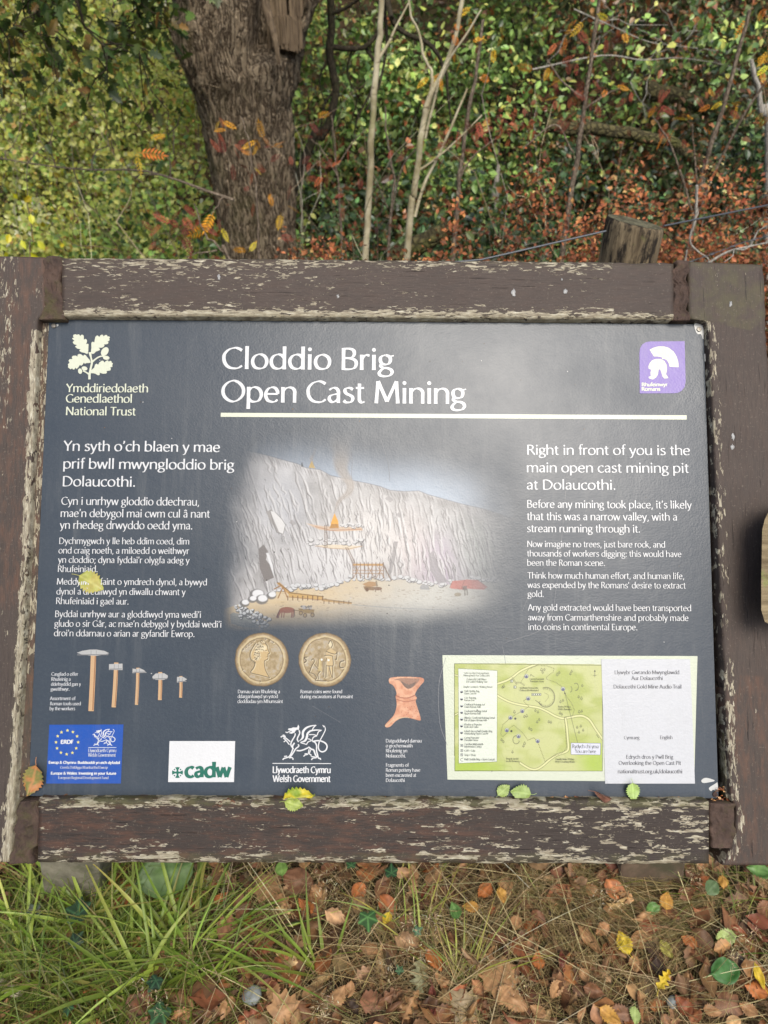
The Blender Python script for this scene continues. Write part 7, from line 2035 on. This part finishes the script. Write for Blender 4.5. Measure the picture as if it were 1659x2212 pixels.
def blades(base, heading, length, rise, width, bend, col0, col1, seg=7, side=None, kink=0.0):
    """ribbons: base (n,3); heading angle; rise 0..1 how upright at the start"""
    n = len(base)
    s = np.linspace(0, 1, seg)
    h = np.stack([np.cos(heading), np.sin(heading), 0 * heading], 1)
    el0 = np.arcsin(np.clip(rise, 0, .99)); el1 = el0 - bend
    el = el0[:, None] + (el1 - el0)[:, None] * s[None] ** 1.3
    step = length[:, None] / (seg - 1)
    hx = np.cumsum(np.cos(el) * step, 1) - np.cos(el[:, :1]) * step; hz = np.cumsum(np.sin(el) * step, 1) - np.sin(el[:, :1]) * step
    sw = (side if side is not None else rng.normal(0, .12, n))[:, None] * (s[None] ** 2) * length[:, None]
    lat = np.stack([-h[:, 1], h[:, 0], 0 * heading], 1)
    P = base[:, None] + h[:, None] * hx[..., None] + np.array((0, 0, 1.0)) * hz[..., None] + lat[:, None] * sw[..., None]
    P[..., 2] = np.maximum(P[..., 2], ground_z(P[..., 0], P[..., 1]) + .006)
    wv = width[:, None] * (np.clip(1 - s[None] ** 2.2, .04, 1)) * (.7 + .3 * np.sin(math.pi * np.clip(s[None] * 1.3, 0, 1)))
    tw = rng.normal(0, .5, n)[:, None] * s[None]
    upv = np.array((0, 0, 1.0))
    off = lat[:, None] * np.cos(tw)[..., None] + upv * np.sin(tw)[..., None]
    A, B = P + off * wv[..., None] * .5, P - off * wv[..., None] * .5
    M_ = P + upv * (-.18 * wv[..., None])
    V = np.stack([A, M_, B], 2)                      # n, seg, 3, 3
    idx = np.arange(n * seg * 3).reshape(n, seg, 3)
    q = np.stack([idx[:, :-1, :-1], idx[:, :-1, 1:], idx[:, 1:, 1:], idx[:, 1:, :-1]], -1).reshape(-1, 4)
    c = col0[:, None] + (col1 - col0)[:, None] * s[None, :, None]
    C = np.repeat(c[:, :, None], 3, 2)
    return V.reshape(-1, 3), q, C.reshape(-1, 3)


def join(parts):
    Vs, Fs, Cs = [], [], []; o = 0
    for v, f, c in parts: Vs.append(v); Fs.append(f + o); Cs.append(c); o += len(v)
    return np.concatenate(Vs), [np.concatenate(Fs)], np.concatenate(Cs)


def gpos(vx, vy):
    p = np.array([at_z(a, b, 0.0) for a, b in zip(vx, vy)]); p[:, 2] = ground_z(p[:, 0], p[:, 1]); return p


GRN = [(4, (110, 132, 50)), (3, (134, 152, 62)), (2, (84, 106, 42)), (1.6, (158, 164, 78)), (1.2, (184, 170, 108))]
STR = [(4, (152, 130, 88)), (3, (178, 156, 108)), (3, (118, 98, 66)), (1.4, (124, 118, 66)), (1, (194, 176, 132))]
parts = []
# fine green grass filling the lower left
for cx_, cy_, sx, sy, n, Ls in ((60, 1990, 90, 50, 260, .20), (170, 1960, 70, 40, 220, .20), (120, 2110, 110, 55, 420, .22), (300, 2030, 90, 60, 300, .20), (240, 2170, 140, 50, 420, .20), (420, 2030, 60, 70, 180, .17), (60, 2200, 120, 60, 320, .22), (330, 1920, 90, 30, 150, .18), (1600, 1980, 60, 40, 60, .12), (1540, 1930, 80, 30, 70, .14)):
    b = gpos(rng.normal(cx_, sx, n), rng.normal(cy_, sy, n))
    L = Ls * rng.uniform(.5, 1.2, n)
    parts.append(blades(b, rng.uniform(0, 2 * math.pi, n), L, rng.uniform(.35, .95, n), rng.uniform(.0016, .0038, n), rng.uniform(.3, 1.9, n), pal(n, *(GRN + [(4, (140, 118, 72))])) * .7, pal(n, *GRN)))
# broad blades, arching out of the tufts
n = 230
tu = np.array([(330, 2055), (150, 2080), (60, 2130), (330, 2140), (230, 2010), (420, 2080), (100, 2010)])[rng.integers(0, 7, n)]
b = gpos(tu[:, 0] + rng.normal(0, 16, n), tu[:, 1] + rng.normal(0, 14, n))
parts.append(blades(b, rng.uniform(-.6, 3.9, n), rng.uniform(.16, .36, n), rng.uniform(.3, .9, n), rng.uniform(.0045, .0095, n), rng.uniform(.5, 1.6, n), pal(n, (2, (126, 150, 56)), (1, (146, 164, 68))), pal(n, (2, (138, 164, 64)), (1, (164, 178, 84)), (.4, (190, 170, 100))), 10))
# the loose tuft of broad yellow-green blades near the middle: (base, tip) pairs
TU = [(690, 2105, 525, 1965), (690, 2110, 480, 2150), (690, 2100, 470, 2010), (680, 2085, 545, 1995), (672, 2070, 650, 1870), (668, 2085, 640, 1960), (700, 2090, 690, 1950), (660, 2080, 520, 2040), (655, 2105, 500, 2075), (600, 2110, 400, 2060), (680, 2110, 560, 2110), (440, 2150, 655, 1975), (690, 2100, 600, 1940), (720, 2080, 760, 1960), (640, 2075, 610, 1985), (430, 2140, 610, 2010), (400, 2120, 470, 1930), (370, 2130, 395, 1950)]
TB = np.array(TU, float)
b = gpos(TB[:, 0], TB[:, 1]); e = np.array([at_z(x, y, .10) for x, y in TB[:, 2:]])
d = e - b; L = np.linalg.norm(d, axis=1) * 1.12; n = len(TU)
parts.append(blades(b, np.arctan2(d[:, 1], d[:, 0]), L, np.clip(d[:, 2] / L + .42, .2, .9), rng.uniform(.005, .0078, n), rng.uniform(.5, .8, n), pal(n, (1, (150, 164, 70))), pal(n, (2, (120, 152, 60)), (1, (150, 168, 74))), 12, rng.normal(0, .05, n)))
# and the tuft further right
n = 26
b = gpos(rng.normal(1000, 14, n), rng.normal(2130, 10, n))
parts.append(blades(b, rng.uniform(.2, 2.6, n), rng.uniform(.10, .22, n), rng.uniform(.4, .9, n), rng.uniform(.002, .0045, n), rng.uniform(.4, 1.3, n), pal(n, (1, (160, 164, 76))), pal(n, (1, (150, 166, 70)), (1, (180, 172, 84))), 10))
n = 22
b = gpos(rng.normal(870, 30, n), rng.normal(2020, 30, n))
parts.append(blades(b, rng.uniform(.2, 2.9, n), rng.uniform(.12, .22, n), rng.uniform(.4, .9, n), rng.uniform(.0025, .005, n), rng.uniform(.4, 1.2, n), pal(n, (1, (150, 160, 72))), pal(n, (1, (120, 150, 62)), (1, (190, 170, 84))), 10))
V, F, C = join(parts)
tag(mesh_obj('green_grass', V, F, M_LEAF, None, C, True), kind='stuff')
parts = []
# dead straw, mostly flattened
for (x0, x1, y0, y1, n, Ls, wd) in ((500, 1700, 1850, 2230, 2500, .16, .0011), (-60, 520, 1860, 2230, 240, .14, .0011), (1050, 1300, 1870, 2010, 420, .22, .0011), (760, 1100, 1960, 2230, 500, .12, .0012)):
    b = gpos(rng.uniform(x0, x1, n), rng.uniform(y0, y1, n)); b[:, 2] += rng.uniform(0, .03, n)
    parts.append(blades(b, rng.uniform(0, 2 * math.pi, n), Ls * rng.uniform(.4, 1.4, n), rng.uniform(.02, .45, n), wd * rng.uniform(.6, 1.5, n), rng.uniform(.1, .9, n), pal(n, *STR), pal(n, *STR), 6))
# combed tussock right of the right leg
n = 900
b = gpos(rng.normal(1560, 60, n), rng.normal(1965, 34, n))
parts.append(blades(b, rng.normal(math.pi * 1.10, .30, n), rng.uniform(.14, .30, n), rng.uniform(.1, .5, n), rng.uniform(.0008, .0017, n), rng.uniform(.3, .9, n), pal(n, (3, (128, 122, 74)), (2, (150, 134, 92)), (1, (104, 112, 60))), pal(n, *STR), 8))
n = 420
b = gpos(rng.normal(1180, 60, n), rng.normal(1900, 30, n))
parts.append(blades(b, rng.normal(-.75, .35, n), rng.uniform(.14, .30, n), rng.uniform(.1, .5, n), rng.uniform(.0008, .0017, n), rng.uniform(.3, .9, n), pal(n, (3, (118, 112, 66)), (2, (150, 134, 92))), pal(n, *STR), 8))
# long single stalks crossing everything
n = 110
b = gpos(rng.uniform(350, 1700, n), rng.uniform(1900, 2240, n)); b[:, 2] += .03
parts.append(blades(b, rng.uniform(0, 2 * math.pi, n), rng.uniform(.22, .42, n), rng.uniform(.05, .4, n), rng.uniform(.0012, .0020, n), rng.uniform(.1, .5, n), pal(n, (2, (196, 176, 130)), (1, (170, 150, 104))), pal(n, (1, (204, 186, 142))), 8, rng.normal(0, .05, n)))
# straw over the wider ground
n = 5000
x, y = rng.uniform(-4, 4, n), rng.uniform(-2, 3.2, n)
b = np.stack([x, y, ground_z(x, y)], 1)
parts.append(blades(b, rng.uniform(0, 2 * math.pi, n), rng.uniform(.08, .25, n), rng.uniform(.1, .8, n), rng.uniform(.001, .0025, n), rng.uniform(.2, 1.2, n), pal(n, *(STR + GRN[:2])), pal(n, *STR), 5))
V, F, C = join(parts)
tag(mesh_obj('dry_grass', V, F, M_DRY, None, C, True), kind='stuff')
# wispy seed heads
Vs = []
cen = [(1120, 2130), (300, 2130), (330, 2160), (690, 1905), (720, 1920), (880, 1990), (940, 1985), (900, 2060), (700, 2160), (930, 2000), (1340, 1940), (1500, 1880), (1620, 2010), (1300, 1940), (840, 2090), (700, 2190), (1590, 2060)]
pos, dr = [], []
for cx_, cy_ in cen:
    k = 42; z = rng.uniform(.05, .16)
    p = np.array([at_z(cx_ + rng.normal(0, 15), cy_ + rng.normal(0, 18), z + rng.normal(0, .015)) for _ in range(k)]); pos.append(p)
pos = np.concatenate(pos); n = len(pos)
V, F, C = leaves((np.array([(-.10, 0, 0), (.10, 0, 0), (0, 1, 0), (0, .5, .08)]), np.array([(0, 1, 3), (1, 2, 3), (2, 0, 3)])), pos, rand_dirs(n, .2), rand_dirs(n, 1), rng.uniform(.005, .011, n), pal(n, (1, (206, 188, 150)), (1, (176, 152, 116))))
tag(mesh_obj('grass_seed_heads', V, [F], M_DRY, None, C), kind='stuff')
# temporary ground
